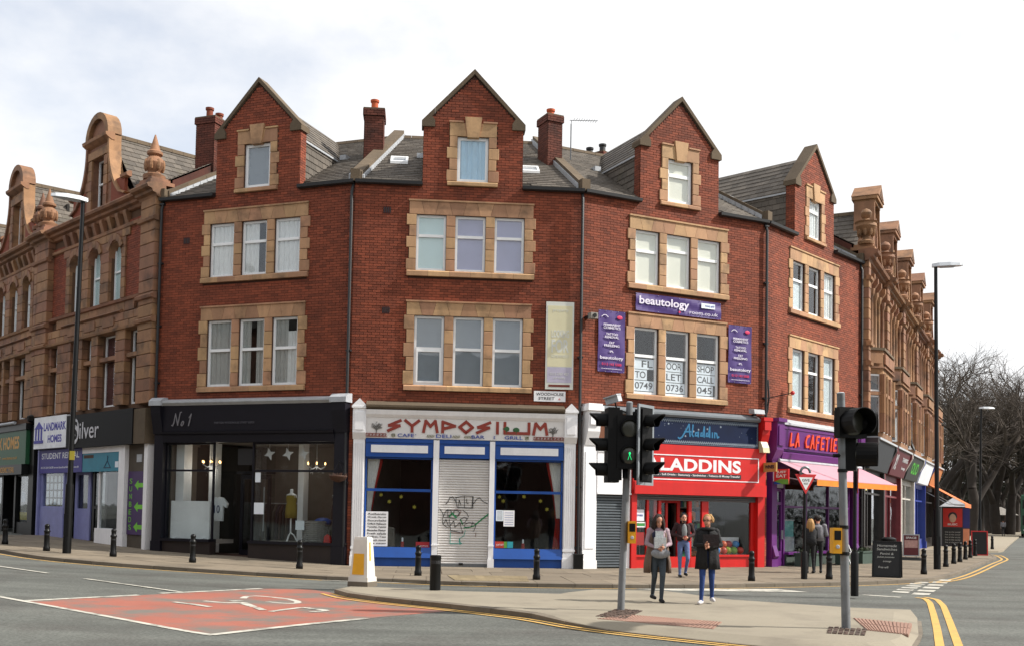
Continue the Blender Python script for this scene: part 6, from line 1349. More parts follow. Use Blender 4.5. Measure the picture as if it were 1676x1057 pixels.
# ---- lamp posts
LGT = pm('lantern_grey', '#c2c7cc', .4)
def lamp(pxb, pxt, label, hd):
    b = G(*pxb); t_ = top_at(*pxt, b.y); o = thing('street_lamp', label, 'street lamp', b, 0, 'tall street lamps'); d = t_-b
    m = MB(); m.tube([(0, 0, -.05), d*.19, d*.195], [.115, .11, .105], 14); col_ = m.obj('base_column', M['black'], o, smooth='auto'); m = MB(); m.tube([d*.195, d*.21, d], [.085, .075, .055], 12); m.obj('pole', M['black'], o, smooth='auto')
    bx(col_, 'access_door', 'black', (-.06, .06, -.125, -.1, .5, 1.1))
    hd = Vector(hd).normalized(); sd_ = Vector((-hd.y, hd.x, 0)); m = MB(); prof = [(-.12, .07, .05), (.1, .16, .07), (.45, .17, .07), (.75, .1, .04), (.85, .03, .02)]
    for s in range(len(prof)-1):
        (a, wa, ha), (b_, wb, hb) = prof[s], prof[s+1]
        q = lambda x, w, h: [d+hd*x+sd_*w+Vector((0, 0, -.01)), d+hd*x-sd_*w+Vector((0, 0, -.01)), d+hd*x-sd_*w*.6+Vector((0, 0, h+.05)), d+hd*x+sd_*w*.6+Vector((0, 0, h+.05))]
        A, B = q(a, wa, ha), q(b_, wb, hb); m.add(A+B, [(0, 1, 5, 4), (1, 2, 6, 5), (2, 3, 7, 6), (3, 0, 4, 7)]+([(3, 2, 1, 0)] if s == 0 else [])+([(4, 5, 6, 7)] if s == len(prof)-2 else []))
    m.obj('lantern', LGT, o); m = MB(); m.add([d+hd*.1+sd_*.13+Vector((0, 0, -.012)), d+hd*.6+sd_*.12+Vector((0, 0, -.012)), d+hd*.6-sd_*.12+Vector((0, 0, -.012)), d+hd*.1-sd_*.13+Vector((0, 0, -.012)), d+hd*.15+Vector((0, 0, -.06)), d+hd*.55+Vector((0, 0, -.06))], [(0, 1, 5, 4), (2, 3, 4, 5), (3, 0, 4), (1, 2, 5)]); m.obj('lens', M['lead'], o); return o, d
lo_, d_ = lamp((109, 905), (136, 330), 'tall black street lamp before the lilac and white shops', (-.8, -.6, 0)); bx(lo_, 'number_plate', YF, (.02, .16, -.09, -.08, 2.6, 2.85))
lamp((1534, 931), (1531.5, 437), 'tall black street lamp standing among the bollards', (.95, -.3, 0))
lamp((1603, 893), (1606, 668), 'distant grey street lamp in front of the bare trees', (1, 0, 0))
# ---- traffic signals
LENS = pm('dark_lens', '#3c3d36', .25); GRNL = pm('green_man', '#18c060', .4, emit=('#20e080', 1.2)); SIGB = pm('signal_black', '#050506', .55, spec=.2, noise=(8, .2)); RIM = pm('board_rim', '#7d8388', .5)
def visor(m, c, r, dp, n=16, cut=True):
    """hood tube opening towards -y"""
    vs = []; fs = []; cx_, cy, cz = c
    for k in range(n+1):
        a = math.pi*(-.30)+k*math.pi*1.6/n; dd = dp*(.55+.45*max(0, math.sin(a))) if cut else dp
        for rr_ in (r, r-.012): vs.append((cx_+rr_*math.cos(a), cy, cz+rr_*math.sin(a))); vs.append((cx_+rr_*.97*math.cos(a), cy-dd, cz+rr_*.97*math.sin(a)))
    for k in range(n):
        i, j = 4*k, 4*k+4; fs += [(i, j, j+1, i+1), (i+2, i+3, j+3, j+2), (i+1, j+1, j+3, i+3)]
    m.add(vs, fs)
def head(o, at, yaw, n, w, lens_r, board=False, vd=.26, green=None, pitch=None, vcut=True, deep=.2):
    hh = n*pitch; hd = bpy.data.objects.new('signal_head', None)
    m = MB(); m.box(-w/2, w/2, -.0, deep, 0, hh); m.box(-w/2+.02, w/2-.02, deep, deep+.05, .04, hh-.04); h = m.obj('signal_head', SIGB, o); h.location = at; h.rotation_euler = (0, 0, yaw)
    if board:
        m = MB(); m.box(-w/2-.1, w/2+.1, .03, .045, -.08, hh+.08); m.obj('backing_board', SIGB, h); m = MB(); X_, Z0, Z1 = w/2+.1, -.08, hh+.08
        m.box(-X_, -X_+.05, .02, .05, Z0, Z1); m.box(X_-.05, X_, .02, .05, Z0, Z1); m.box(-X_+.05, X_-.05, .02, .05, Z0, Z0+.05); m.box(-X_+.05, X_-.05, .02, .05, Z1-.05, Z1); m.obj('board_rim', RIM, h)
    for k in range(n):
        z = pitch*(k+.5); m = MB(); m.ell((0, .0, z), (lens_r*.92, .03, lens_r*.92), 16, 8); l = m.obj('lens', LENS, h, smooth=True)
        m = MB(); visor(m, (0, -.002, z), lens_r, vd, cut=vcut); m.obj('visor', SIGB, h)
        if green == k:
            m = MB(); m.ell((0, -.035, z+.03), (.018, .012, .024), 8, 6); m.tube([(0, -.036, z+.01), (-.03, -.036, z-.08)], .0035, 5); m.tube([(0, -.036, z+.01), (.03, -.036, z-.08)], .0035, 5); m.obj('green_man', GRNL, h)
    return h
def pole(o, d, r, mat): m = MB(); m.tube([(0, 0, -.05), d*.25, d], [r, r*.95, r*.9], 14); q = m.obj('pole', mat, o, smooth='auto'); m = MB(); m.tube([d, d*1.004], [r*.95, r*.6], 14); m.obj('pole_cap', M['lead'], q); return q
PG = pm('galvanised_pole', '#74777a', .55, metal=.25, noise=(5, .15), wear=('#4b4742', 4, .55, .8)); YBX = pm('yellow_box', '#d99a12', .5, noise=(6, .08))
b = G(1016, 998); t_ = top_at(1030.5, 658, b.y); o = thing('traffic_signal', 'pedestrian crossing signal with a lit green man on a leaning grey pole', 'traffic light', b); d = t_-b; pole(o, d, .063, PG)
def pz(z): return d*(z/d.z)
q = pz(2.42); head(o, (q.x+.02, q.y-.2, 2.44), R(4), 2, .43, .165, green=0, pitch=.46, vd=.05, vcut=False)
q = pz(2.2); head(o, (q.x-.36, q.y-.05, 2.2), R(-84), 3, .34, .125, pitch=.43, vd=.3, deep=.2); head(o, (q.x+.34, q.y-.12, 2.24), R(52), 3, .32, .12, board=True, pitch=.41, vd=.34, deep=.16)
m = MB()
for z in (2.45, 3.35): q = pz(z); m = MB(); m.tube([(q.x-.36, q.y, z), (q.x+.36, q.y, z)], .022, 8); m.obj('cross_arm', SIGB, o)
m = MB()
q = pz(2.4); m.tube([(q.x-.03, q.y-.08, 2.28), (q.x-.03, q.y-.02, 2.5)], .05, 8); m.obj('bracket', SIGB, o)
q = pz(3.55); m = MB(); m.box(-.12, .12, -.09, .09, 0, .11); m.prismx([(-.13, .11), (.09, .11), (.09, .13), (-.13, .13)], -.13, .13); h = m.obj('detector', M['lead'], o); h.location = (q.x-.27, q.y-.05, 3.58); h.rotation_euler = (R(8), R(-14), R(-30)); m = MB(); m.tube([(q.x-.02, q.y, 3.42), (q.x-.22, q.y-.02, 3.46), (q.x-.25, q.y-.03, 3.58)], .015, 6); m.obj('detector_arm', SIGB, o)
def button(o, x, y, z):
    m = MB(); m.box(x-.065, x+.065, y-.16, y+.02, z, z+.38); bb = m.obj('push_button_box', YBX, o); bx(bb, 'panel', 'black', (x-.05, x+.05, y-.165, y-.158, z+.2, z+.34)); m = MB(); m.lathe([(.03, 0), (.03, .012), (.02, .016)], 12); k = m.obj('button', M['lead'], bb); k.location = (x, y-.16, z+.1); k.rotation_euler = (R(90), 0, 0)
q = pz(1.35); button(o, q.x+.12, q.y-.02, 1.16)
b = G(1385, 1028); t_ = top_at(1376, 643, b.y); o = thing('traffic_signal', 'grey signal pole with large round hoods and a yellow push button', 'traffic light', b); d = t_-b; pole(o, d, .068, PG)
q = pz(3.0); head(o, (q.x+.12, q.y-.18, 2.86), R(14), 1, .46, .215, pitch=.46, vd=.3, vcut=False, deep=.14)
q = pz(2.7); head(o, (q.x+.24, q.y+.05, 2.38), R(68), 2, .34, .2, pitch=.46, vd=.3, vcut=False, deep=.2)
m = MB(); m.tube([(q.x, q.y, 2.6), (q.x+.3, q.y+.05, 2.6)], .025, 8); m.tube([(q.x-.02, q.y-.02, 2.6), (q.x-.14, q.y-.02, 2.6)], .03, 8); m.obj('bracket', SIGB, o); m = MB()
for z in (1.1, 1.5, 2.35): q2 = pz(z); m.tube([(q2.x, q2.y, z), (q2.x, q2.y, z+.05)], .074, 12)
m.obj('strap', M['black'], o); q = pz(1.3); button(o, q.x-.15, q.y-.01, 1.13)
# ---- give way signs
RW = pm('sign_red', '#c01f22', .45); WSI = pm('sign_face_white', '#dcdcdc', .45)
def tri(s, z): return [(-s, z+s*.866*1.0), (s, z+s*.866*1.0), (0, z-s*.866)]
def giveway(px, ztop, yaw, label, hoop, sl):
    b = G(*px); o = thing('give_way_sign', label, 'road sign', b, R(yaw)); m = MB(); m.tube([(0, .03, -.05), (0, .03, ztop)], .04, 10); m.obj('pole', M['black'], o, smooth='auto'); m = MB(); m.lathe([(.085, -.05), (.085, sl-.06), (.07, sl)], 14, (0, .03, 0)); m.obj('pole_sleeve', M['black'], o, smooth='auto')
    zc = ztop-.28; m = MB(); m.prism(tri(.31, zc), -.035, -.02); pl = m.obj('sign_plate', RW, o); m = MB(); m.prism(tri(.2, zc+.012), -.038, -.0355); m.obj('sign_face', WSI, pl); textmesh('lettering', 'GIVE', (-.11, .11, zc+.07, zc+.14), -.037, M['ink'], pl, bold=.02, ext=.002); textmesh('lettering', 'WAY', (-.07, .07, zc-.02, zc+.045), -.037, M['ink'], pl, bold=.02, ext=.002)
    m = MB(); m.prism(tri(.31, zc), -.0195, -.012); m.obj('sign_back', M['grey'], pl)
    if hoop: m = MB(); m.tube([(.14*math.cos(a*.35), .0, ztop+.02+.16*math.sin(a*.35)) for a in range(10)]+[(-.17, -.12, ztop)], .035, 8); m.obj('lamp_hood', M['grey'], o, smooth='auto')
giveway((1317, 947), 2.82, 12, 'give way sign with a hooped lamp in front of the café', True, .74); giveway((1401, 971), 2.75, 74, 'give way sign turned edge-on beside the signal pole', False, .92)
# ---- boards
CHK = pm('chalk', '#b9b9b4', .9)
def aboard(px, w, h, yaw, fmat, bmat, label, lines, red=False):
    b = G(*px); o = thing('pavement_board', label, 'a-board', b, R(yaw)); lean = .18
    for s in (-1, 1):
        y0, y1 = s*lean*h, s*.02
        fr = MB(); f = .05
        def P_(u, t_): return (u, y0+(y1-y0)*t_, h*t_)
        for (u0, u1, t0, t1) in ((-w/2, w/2, 0, f/h), (-w/2, w/2, 1-f/h, 1), (-w/2, -w/2+f, f/h, 1-f/h), (w/2-f, w/2, f/h, 1-f/h)):
            A = [P_(u0, t0), P_(u1, t0), P_(u1, t1), P_(u0, t1)]; fr.hexa(A, [(p[0], p[1]+.03*s, p[2]) for p in A])
        q = fr.obj('frame', fmat, o); m = MB(); A = [P_(-w/2+f, f/h), P_(w/2-f, f/h), P_(w/2-f, 1-f/h), P_(-w/2+f, 1-f/h)]; m.hexa(A, [(p[0], p[1]+.012*s, p[2]) for p in A]); pnl = m.obj('panel', bmat, o)
        if s < 0:
            for (tx, u0, u1, za, zb, mt) in lines:
                t_ = textmesh('chalk_lettering', tx, (u0, u1, za, zb), 0, mt, pnl, shear=.15)
                for v in t_.data.vertices: v.co.y = v.co.y+y0+(y1-y0)*v.co.z/h-.016
    return o
aboard((1452, 944), .78, 1.02, -26, M['black'], pm('chalkboard', '#17181a', .7, noise=(5, .25)), 'black chalk a-board listing sandwiches beside the café', [('Homemade', -.26, .26, .86, .93, CHK), ('Sandwiches', -.27, .27, .76, .83, CHK), ('Panini &', -.18, .18, .64, .7, CHK), ('Jacket potatoes', -.26, .2, .54, .6, CHK), ('soup', -.1, .12, .42, .47, CHK), ('Free wifi', -.22, .05, .26, .32, CHK)])
aboard((1603, 908), .72, 1.15, -20, M['red'], MATS['chalkboard'], 'tall black pavement board with a bright red frame', [])
b = G(1491, 916); o = thing('forecourt_sign', 'dark red poster sign on a rounded black base outside the shops', 'sign', b, R(-12)); m = MB(); m.prismx([(-.26, 0), (.26, 0), (.2, .07), (.05, .12), (-.05, .12), (-.2, .07)], -.36, .36); m.obj('base', M['black'], o)
fr = bx(o, 'frame', 'lead', (-.32, .32, -.03, .03, .16, .2), (-.32, .32, -.03, .03, 1.0, 1.04), (-.32, -.28, -.03, .03, .2, 1.0), (.28, .32, -.03, .03, .2, 1.0)); pn = bx(o, 'poster', pm('poster_maroon', '#5c1a24', .5), (-.28, .28, -.02, .02, .2, 1.0)); textmesh('lettering', 'SPACE', (-.2, .2, .86, .94), -.02, WSI, pn, bold=.03); bx(pn, 'photo', pm('poster_pale', '#b8908a', .6, noise=(9, .3)), (-.25, .25, -.026, -.02, .5, .8)); m = MB(); m.tube([(-.2, 0, .1), (-.2, 0, .2)], .015, 6); m.tube([(.2, 0, .1), (.2, 0, .2)], .015, 6); m.obj('spring', M['lead'], o)
# ---- advertising kiosk, shelter
b = G(1563, 893); o = thing('advertising_kiosk', 'square advertising kiosk with posters and a pyramid roof', 'kiosk', b, R(-20)); w = .8; bx(o, 'body', pm('kiosk_grey', '#3d3b40', .6), (-w, w, -w, w, 0, 2.45)); m = MB(); m.add([(-.9, -.9, 2.45), (.9, -.9, 2.45), (.9, .9, 2.45), (-.9, .9, 2.45), (0, 0, 3.1)], [(3, 2, 1, 0), (0, 1, 4), (1, 2, 4), (2, 3, 4), (3, 0, 4)]); m.obj('roof', M['lead'], o)
p1_ = bx(o, 'poster', pm('poster_scarlet', '#c22a22', .5), (-.72, .38, -w-.02, -w+.01, 1.2, 2.35)); m = MB(); m.ell((-.17, -w-.03, 1.75), (.2, .012, .28), 14, 8); m.obj('portrait', pm('poster_face', '#c9a48c', .7), p1_); m = MB(); m.ell((-.17, -w-.025, 1.86), (.26, .012, .26), 14, 8); m.obj('portrait_hair', M['ink'], p1_); textmesh('lettering', 'MUSIC', (-.45, .1, 1.3, 1.42), -w-.02, WSI, p1_, bold=.02)
p2_ = bx(o, 'poster', pm('poster_dark', '#1e1f22', .5), (-.72, .38, -w-.02, -w+.01, .12, 1.15)); 
for k in range(5): textmesh('lettering', 'live at the social', (-.6, .25, .85-.16*k, .93-.16*k), -w-.02, CHK, p2_)
p3_ = bx(o, 'poster', pm('poster_indigo', '#2b2a6e', .5), (.42, .78, -w-.02, -w+.01, 1.15, 2.35), (w-.01, w+.02, -.7, .7, 1.15, 2.35)); p4_ = bx(o, 'poster', pm('poster_peach', '#d98a66', .5), (.42, .78, -w-.02, -w+.01, .12, 1.1))
b = G(1632, 870); o = thing('park_shelter', 'small pale roofed shelter under the park trees', 'shelter', b); 
for x in (-1.6, 1.6):
    for y in (-1.2, 1.2): m = MB(); m.box(x-.08, x+.08, y-.08, y+.08, 0, 2.4); m.obj('post', M['wood'], o)
m = MB(); m.add([(-2.2, -1.8, 2.4), (2.2, -1.8, 2.4), (2.2, 1.8, 2.4), (-2.2, 1.8, 2.4), (-.6, 0, 3.5), (.6, 0, 3.5)], [(3, 2, 1, 0), (0, 1, 5, 4), (1, 2, 5), (2, 3, 4, 5), (3, 0, 4)]); m.obj('roof', M['roomw'], o); bx(o, 'back_wall', 'dark', (-1.5, 1.5, 1.0, 1.1, 0, 2.2))
# ---- awnings
AP = pm('pink_awning', '#b98a96', .85, noise=(2, .06)); AO = pm('orange_valance', '#d97a1c', .8)
def awning(loc, rz, u0, u1, zt, zf_, out, label, mat, vmat):
    o = thing('awning', label, 'awning', loc, rz); m = MB(); n = 12
    for k in range(n):
        a, b = u0+(u1-u0)*k/n, u0+(u1-u0)*(k+1)/n; m.quad((a, -out, zf_), (b, -out, zf_), (b, -.16, zt), (a, -.16, zt)); m.quad((a, -.16, zt-.02), (b, -.16, zt-.02), (b, -out, zf_-.02), (a, -out, zf_-.02))
    c_ = m.obj('canopy', mat, o); m = MB()
    m.box(u0, u1, -out-.015, -out, zf_-.2, zf_+.01); m.obj('valance', vmat, o)
    for u in (u0+.1, u1-.1): m = MB(); m.tube([(u, -.16, zt-.5), (u, -out*.6, zf_-.02), (u, -out+.05, zf_-.05)], .02, 6); m.obj('arm', M['lead'], o)
    m = MB(); m.tube([(u0, -.16, zt+.03), (u1, -.16, zt+.03)], .06, 10); m.obj('roller', M['lead'], o); m = MB(); m.tube([(u0, -out+.01, zf_), (u1, -out+.01, zf_)], .03, 8); m.obj('front_bar', mat, o)
awning(HD[0].location, HD[0].rotation_euler.z, .62, 6.95, 3.5, 2.88, 1.52, 'pink awning with orange valance over the café window', AP, AO)
awning(TE[4][0].location, TE[4][0].rotation_euler.z, .1, 5.2, 3.7, 2.55, 2.2, 'orange sloping awning at the far end of the right terrace', pm('orange_awning', '#cf6f3a', .85), MATS['orange_awning'])
# ---- signs hung on the houses
def hung(H, name, label, cat, u, z, y=-.02): return on(H, name, label, cat, u, y, z)
PBN = pm('banner_purple', '#40286e', .55, noise=(2, .08)); PKT = pm('banner_pink', '#c8265a', .5); WHT = pm('banner_white', '#d9d3e2', .6)
def banner(u0, u1, z0, z1, label):
    o = hung(HCc, 'vinyl_banner', label, 'banner', u0, z0, -.03); w, h = u1-u0, z1-z0; m = MB(); nx, nz = 14, 10; rl = random.Random(int(u0*100)); ph = rl.random()*6
    def y_(a, b): return -.022*math.sin(a*7+b*3+ph)*math.sin(b*5+a*2+ph*2)-.02
    for i in range(nx):
        for j in range(nz):
            q = [(a, b) for a, b in ((i/nx, j/nz), ((i+1)/nx, j/nz), ((i+1)/nx, (j+1)/nz), (i/nx, (j+1)/nz))]; m.quad(*[(a*w, y_(a, b), b*h) for a, b in q])
    bn = m.obj('vinyl', PBN, o, smooth=True); m = MB()
    for a in range(5):
        for b in (.02, h-.02): m.ell((.03+(w-.06)*a/4, -.03, b), (.012, .02, .012), 6, 4)
    m.obj('eyelets', M['lead'], o, kind='stuff'); return o, bn
def btext(bn, tx, r_, mat, bold=.015, **k):
    return textmesh('lettering', tx, r_, -.045, mat, bn, bold=bold, ext=.003, **k)
o, bn = banner(1.85, 5.09, 7.93, 8.47, 'wide purple banner above the first floor windows'); btext(bn, 'beautology', (.12, 1.98, .14, .46), WHT, .02); btext(bn, 'room.co.uk', (2.0, 3.1, .08, .19), WHT, .0); bx(bn, 'logo_panel', 'paper', (2.45, 2.98, -.05, -.04, .3, .46)); textmesh('logo_lettering', 'beauty guild', (2.6, 2.95, .34, .42), -.051, BST, bn); m = MB(); m.prism([(1.62+.04*math.cos(k*.785), .09+.04*math.sin(k*.785)) for k in range(8)], -.048, -.04); m.obj('pink_dot', PKT, bn)
for u0, u1, lab in ((.53, 1.47, 'tall purple banner beside the drainpipe and camera'), (5.4, 6.32, 'tall purple banner beside the café house')):
    o, bn = banner(u0, u1, 5.95, 7.82, lab); w = u1-u0
    for tx, a, b, z0, z1, mt in (('PERMANENT', .17, .77, 1.40, 1.47, WHT), ('COSMETICS', .17, .77, 1.31, 1.38, WHT), ('TATTOO', .26, .68, 1.12, 1.19, WHT), ('REMOVAL', .22, .72, 1.03, 1.10, WHT), ('FAT', .38, .56, .86, .93, WHT), ('FREEZING', .2, .74, .77, .84, WHT), ('IPL', .4, .54, .6, .66, WHT), ('beautology', .06, .88, .36, .49, WHT), ('0113 143 5588', .12, .82, .2, .28, PKT), ('www.beautologyroom.co.uk', .1, .84, .08, .12, WHT)): btext(bn, tx, (a, b, z0, z1), mt)
    m = MB(); m.ell((.74, -.042, 1.68), (.1, .008, .06), 12, 6); m.obj('lips_motif', PKT, bn); m = MB(); m.stroke([(.1, 1.66), (.17, 1.72), (.25, 1.72), (.33, 1.66)], .02, -.046, -.04); m.obj('brow_motif', WHT, bn)
o = hung(HB, 'letting_sign', 'faded yellow and white letting board on the brick wall', 'sign', 5.77, 5.34); YFD = pm('faded_yellow', '#d6d0ae', .7, noise=(2, .08)); FWH = pm('faded_white', '#d2d4cc', .7, noise=(2, .05)); bx(o, 'board', FWH, (0, .84, -.05, 0, 0, 2.62)); q = bx(o, 'yellow_panel', YFD, (.05, .79, -.054, -.05, .68, 2.5)); bx(o, 'lilac_panel', pm('faded_lilac', '#b3aec2', .7), (.05, .79, -.054, -.05, .2, .66)); textmesh('lettering', 'FOR', (.17, .7, 1.1, 1.5), -.054, FWH, q, bold=.03); textmesh('lettering', 'LOOKING', (.17, .7, 1.55, 1.78), -.054, FWH, q, bold=.03); textmesh('lettering', 'SOMEWHERE?', (.17, .7, .95, 1.04), -.054, FWH, q); textmesh('lettering', 'property', (.2, .68, 2.3, 2.4), -.054, FWH, q); textmesh('lettering', '0113 2787 427', (.14, .7, .42, .5), -.054, FWH, o); textmesh('lettering', 'call today', (.24, .6, .3, .37), -.054, FWH, o); bx(o, 'red_strip', pm('sign_brown_red', '#6a2a20', .6), (.1, .74, -.056, -.05, .07, .14))
o = hung(HB, 'street_nameplate', 'white street nameplate with black capitals on the brick wall', 'sign', 5.44, 4.97); bx(o, 'plate', 'white', (0, .95, -.03, 0, 0, .31)); textmesh('lettering', 'WOODHOUSE', (.07, .9, .175, .26), -.03, M['ink'], o, bold=.01); textmesh('lettering', 'STREET', (.14, .62, .05, .135), -.03, M['ink'], o, bold=.01); textmesh('lettering', '6', (.74, .8, .05, .11), -.03, RW, o)
LTS = ((['FL', 'TO', '0749'], 0), (['OOR', 'LET', '0736'], 1), (['SHOP', 'CALL', '045'], 2))
for rows_, k in LTS:
    u0, u1 = WU[k][0]+.06, WU[k][1]-.06
    for j, tx in enumerate(rows_):
        wd_ = {2: .5, 3: .68, 4: .76}[len(tx)]
        if tx == 'FL': wd_ = .76
        o = on(HCc, 'letter_sheet', ('paper sheets lettered '+tx+' in the first floor window' if not tx.isdigit() else 'paper sheets of digits pasted below the word '+rows_[1]), 'sign', u0, .118, 6.16-.34*j); bx(o, 'paper', 'paper', (0, wd_, -.002, 0, 0, .32))
        a = .06 if tx != 'FL' else .3; textmesh('lettering', tx, (a, wd_-.05, .06, .27), -.002, M['ink'], o, ext=.001, bold=.012)
o = on(HCc, 'security_camera', 'grey security camera beside the drainpipe', 'camera', .16, -.05, 7.45); m = MB(); m.box(-.06, .18, -.3, -.08, .02, .2); m.obj('housing', M['roomw'], o); m = MB(); m.lathe([(.06, 0), (.06, .03)], 14); l = m.obj('lens', M['black'], o); l.location = (.06, -.3, .11); l.rotation_euler = (R(90), 0, 0); bx(o, 'bracket', 'gutter', (-.1, .02, -.12, .05, .05, .12))
o = on(HA, 'hanging_basket', 'brown hanging basket on a wall bracket between two shops', 'basket', 6.78, -.38, 2.55); m = MB(); m.lathe([(.06, -.12), (.2, -.06), (.27, .05), (.26, .07), (.2, .05)], 14); m.obj('bowl', M['wood'], o, smooth='auto'); m = MB(); [m.tube([(.25*math.cos(a), .25*math.sin(a), .05), (0, 0, .45)], .006, 4) for a in (0, 2.1, 4.2)]; m.obj('chain', M['black'], o); m = MB(); m.tube([(0, .35, .75), (0, .35, .4), (0, 0, .5), (0, 0, .44)], .012, 5); m.obj('bracket', M['black'], o)
m = MB(); rl = random.Random(2)
for k in range(40): a, r_ = rl.uniform(0, 6.28), rl.uniform(.05, .25); m.tube([(r_*math.cos(a), r_*math.sin(a), .03), (r_*1.2*math.cos(a), r_*1.2*math.sin(a), .1+rl.random()*.06)], .006, 3)
m.obj('dry_stems', M['wood'], o, kind='stuff')
# projecting signs at the café corner, drawn square to the wall
o = on(HD, 'projecting_sign', 'red multicoloured projecting sign at the café corner', 'sign', .38, -.14, 2.72); bx(o, 'panel', pm('sign_tomato', '#c4262e', .5), (-.03, .03, -.52, -.0, 0, .5)); 
q = MB(); q.prismx([(-.52, 0), (0, 0), (0, .08), (-.25, .18), (-.52, .16)], -.033, -.031); q.obj('green_wave', MATS['sticker_green'], o); q = MB(); q.prismx([(-.3, 0), (0, 0), (0, .1)], -.036, -.034); q.obj('blue_wave', M['blue'], o)
for tx, z in (('JUST', .34), ('EAT', .22)):
    t_ = textmesh('lettering', tx, (0, .36, z, z+.1), 0, WSI, o, bold=.03, ext=.002); t_.rotation_euler = (0, 0, R(-90)); t_.location = (-.034, -.08, 0)
bx(o, 'bracket', 'white', (-.02, .02, 0, .14, .1, .4))
o = on(HCc, 'projecting_sign', 'wooden framed yellow projecting sign on the red shop end', 'sign', 6.8, -.15, 3.1); bx(o, 'panel', pm('sign_ochre', '#b08a4a', .6), (-.03, .03, -.62, 0, 0, .3)); t_ = textmesh('lettering', 'WINES', (0, .45, .1, .22), 0, M['ink'], o, bold=.05, ext=.002); t_.rotation_euler = (0, 0, R(-90)); t_.location = (-.033, -.08, 0); bx(o, 'bracket', 'black', (-.015, .015, 0, .15, .12, .18))
o = on(HCc, 'wall_lamp', 'cream shaded bulkhead lamp on the red pilaster', 'lamp', 6.72, -.17, 3.72); m = MB(); m.prismx([(-.2, 0), (.04, 0), (.04, .38), (-.06, .36), (-.17, .16)], -.13, .13); m.obj('shade', pm('cream_plastic', '#c9c09a', .5), o)
o = on(HCc, 'floodlight', 'white floodlight on the wall above the red shop', 'lamp', 6.5, -.15, 4.98); m = MB(); m.prismx([(-.25, -.02), (.05, .0), (.05, .16), (-.22, .12)], -.3, .12); m.obj('housing', M['lead'], o); bx(o, 'bracket', 'black', (-.1, -.06, -.02, .16, -.06, 0))
o = on(HD, 'wall_bracket', 'thin iron wall bracket with a red ball end', 'bracket', .1, -.05, 5.55); m = MB(); m.tube([(0, 0, 0), (.05, -.8, .12)], .015, 6); m.tube([(0, .05, -.5), (.0, -.02, 0), (0, .02, .6)], .03, 6); m.obj('arm', M['gutter'], o); m = MB(); m.ell((.05, -.84, .12), (.07, .07, .07)); m.obj('ball', RW, o, smooth=True)
def aerial(p, label, L_):
    o = thing('tv_aerial', label, 'aerial', p, R(10), 'television aerials'); m = MB(); m.tube([(0, 0, -1.2), (0, 0, .0)], .02, 6); m.obj('mast', M['grey'], o); m = MB(); m.tube([(-.05, 0, .12), (L_, 0, .18)], .012, 5); m.tube([(0, 0, 0), (.02, 0, .12)], .012, 5); m.obj('boom', M['grey'], o); m = MB()
    for k in range(10): x = .1+(L_-.15)*k/9; m.tube([(x, -.15, .16), (x, .15, .16)], .006, 4)
    m.obj('elements', M['grey'], o, kind='stuff')
aerial(Vector((1.75, 34.2, 14.45)), 'television aerial beside the chimney over the restaurant', .9); aerial(At(HD, 6.6, 2.85, 14.25), 'television aerial behind the café house gable', .9)
o = thing('satellite_dish', 'dark satellite dish on the right terrace', 'dish', TE[2][0].matrix_basis @ Vector((-.3, -.55, 5.15)), R(EA)); m = MB(); m.lathe([(.02, 0), (.25, .04), (.4, .12), (.39, .13), (.24, .055), (.0, .02)], 18); q = m.obj('dish', M['black'], o); q.rotation_euler = (R(70), 0, 0); m = MB(); m.tube([(0, .5, -.2), (0, .1, -.1), (0, 0, 0)], .025, 6); m.obj('arm', M['grey'], o)
# ---- café pavement furniture
GP = pm('planter_green', '#3a4a42', .8, noise=(4, .15)); YFP = None
for k, (u, y, lab) in enumerate(((1.9, -.55, 'dark green planter box below the café door window'), (4.6, -.7, 'dark green planter box behind the yellow button pole'), (6.2, -.6, 'dark green planter box at the far café corner'))):
    o = on(HD, 'planter_box', lab, 'planter', u, y, -.02, 'planter boxes outside the café'); bx(o, 'trough', GP, (-.5, .5, -.2, .2, 0, .42), (-.53, .53, -.23, .23, .42, .47)); m = MB(); rl = random.Random(k)
    for j in range(140):
        x, y2 = rl.uniform(-.47, .47), rl.uniform(-.18, .18); a = rl.uniform(0, 6.28); h = rl.uniform(.04, .16); m.add([(x, y2, .46), (x+.05*math.cos(a), y2+.05*math.sin(a), .47+h), (x+.03*math.cos(a+1), y2+.03*math.sin(a+1), .47+h*.8)], [(0, 1, 2)])
    m.obj('leaves', pm('box_leaf', '#2f3d22', .7), o, kind='stuff')
o = on(HD, 'folding_chair', 'white metal folding chair outside the café', 'chair', 4.1, -1.0, -.02); m = MB(); [m.tube([(x, -.2, 0), (x, .15, .85)], .014, 6) for x in (-.2, .2)]; m.obj('back_leg', M['white'], o); m = MB(); [m.tube([(x, .2, 0), (x, -.2, .48)], .014, 6) for x in (-.2, .2)]; m.obj('front_leg', M['white'], o); bx(o, 'seat', 'white', (-.2, .2, -.2, .15, .45, .47)); bx(o, 'backrest', 'white', (-.2, .2, .1, .13, .68, .84))
bx(TE[0][0], 'window_sign', pm('pale_yellow', '#c9bf86', .7), (.35, 1.85, .02, .05, 2.75, 3.2)); o = thing('litter_bin', 'black litter bin under the charcoal shop window', 'bin', TE[0][0].matrix_basis @ Vector((1.0, -.9, 0)), R(EA)); m = MB(); m.lathe([(.24, 0), (.26, .75), (.28, .78), (.28, .88), (.2, .93), (.08, .95)], 14); m.obj('body', M['black'], o, smooth='auto'); bx(o, 'slot', 'gutter', (-.15, .15, -.29, -.2, .62, .72))
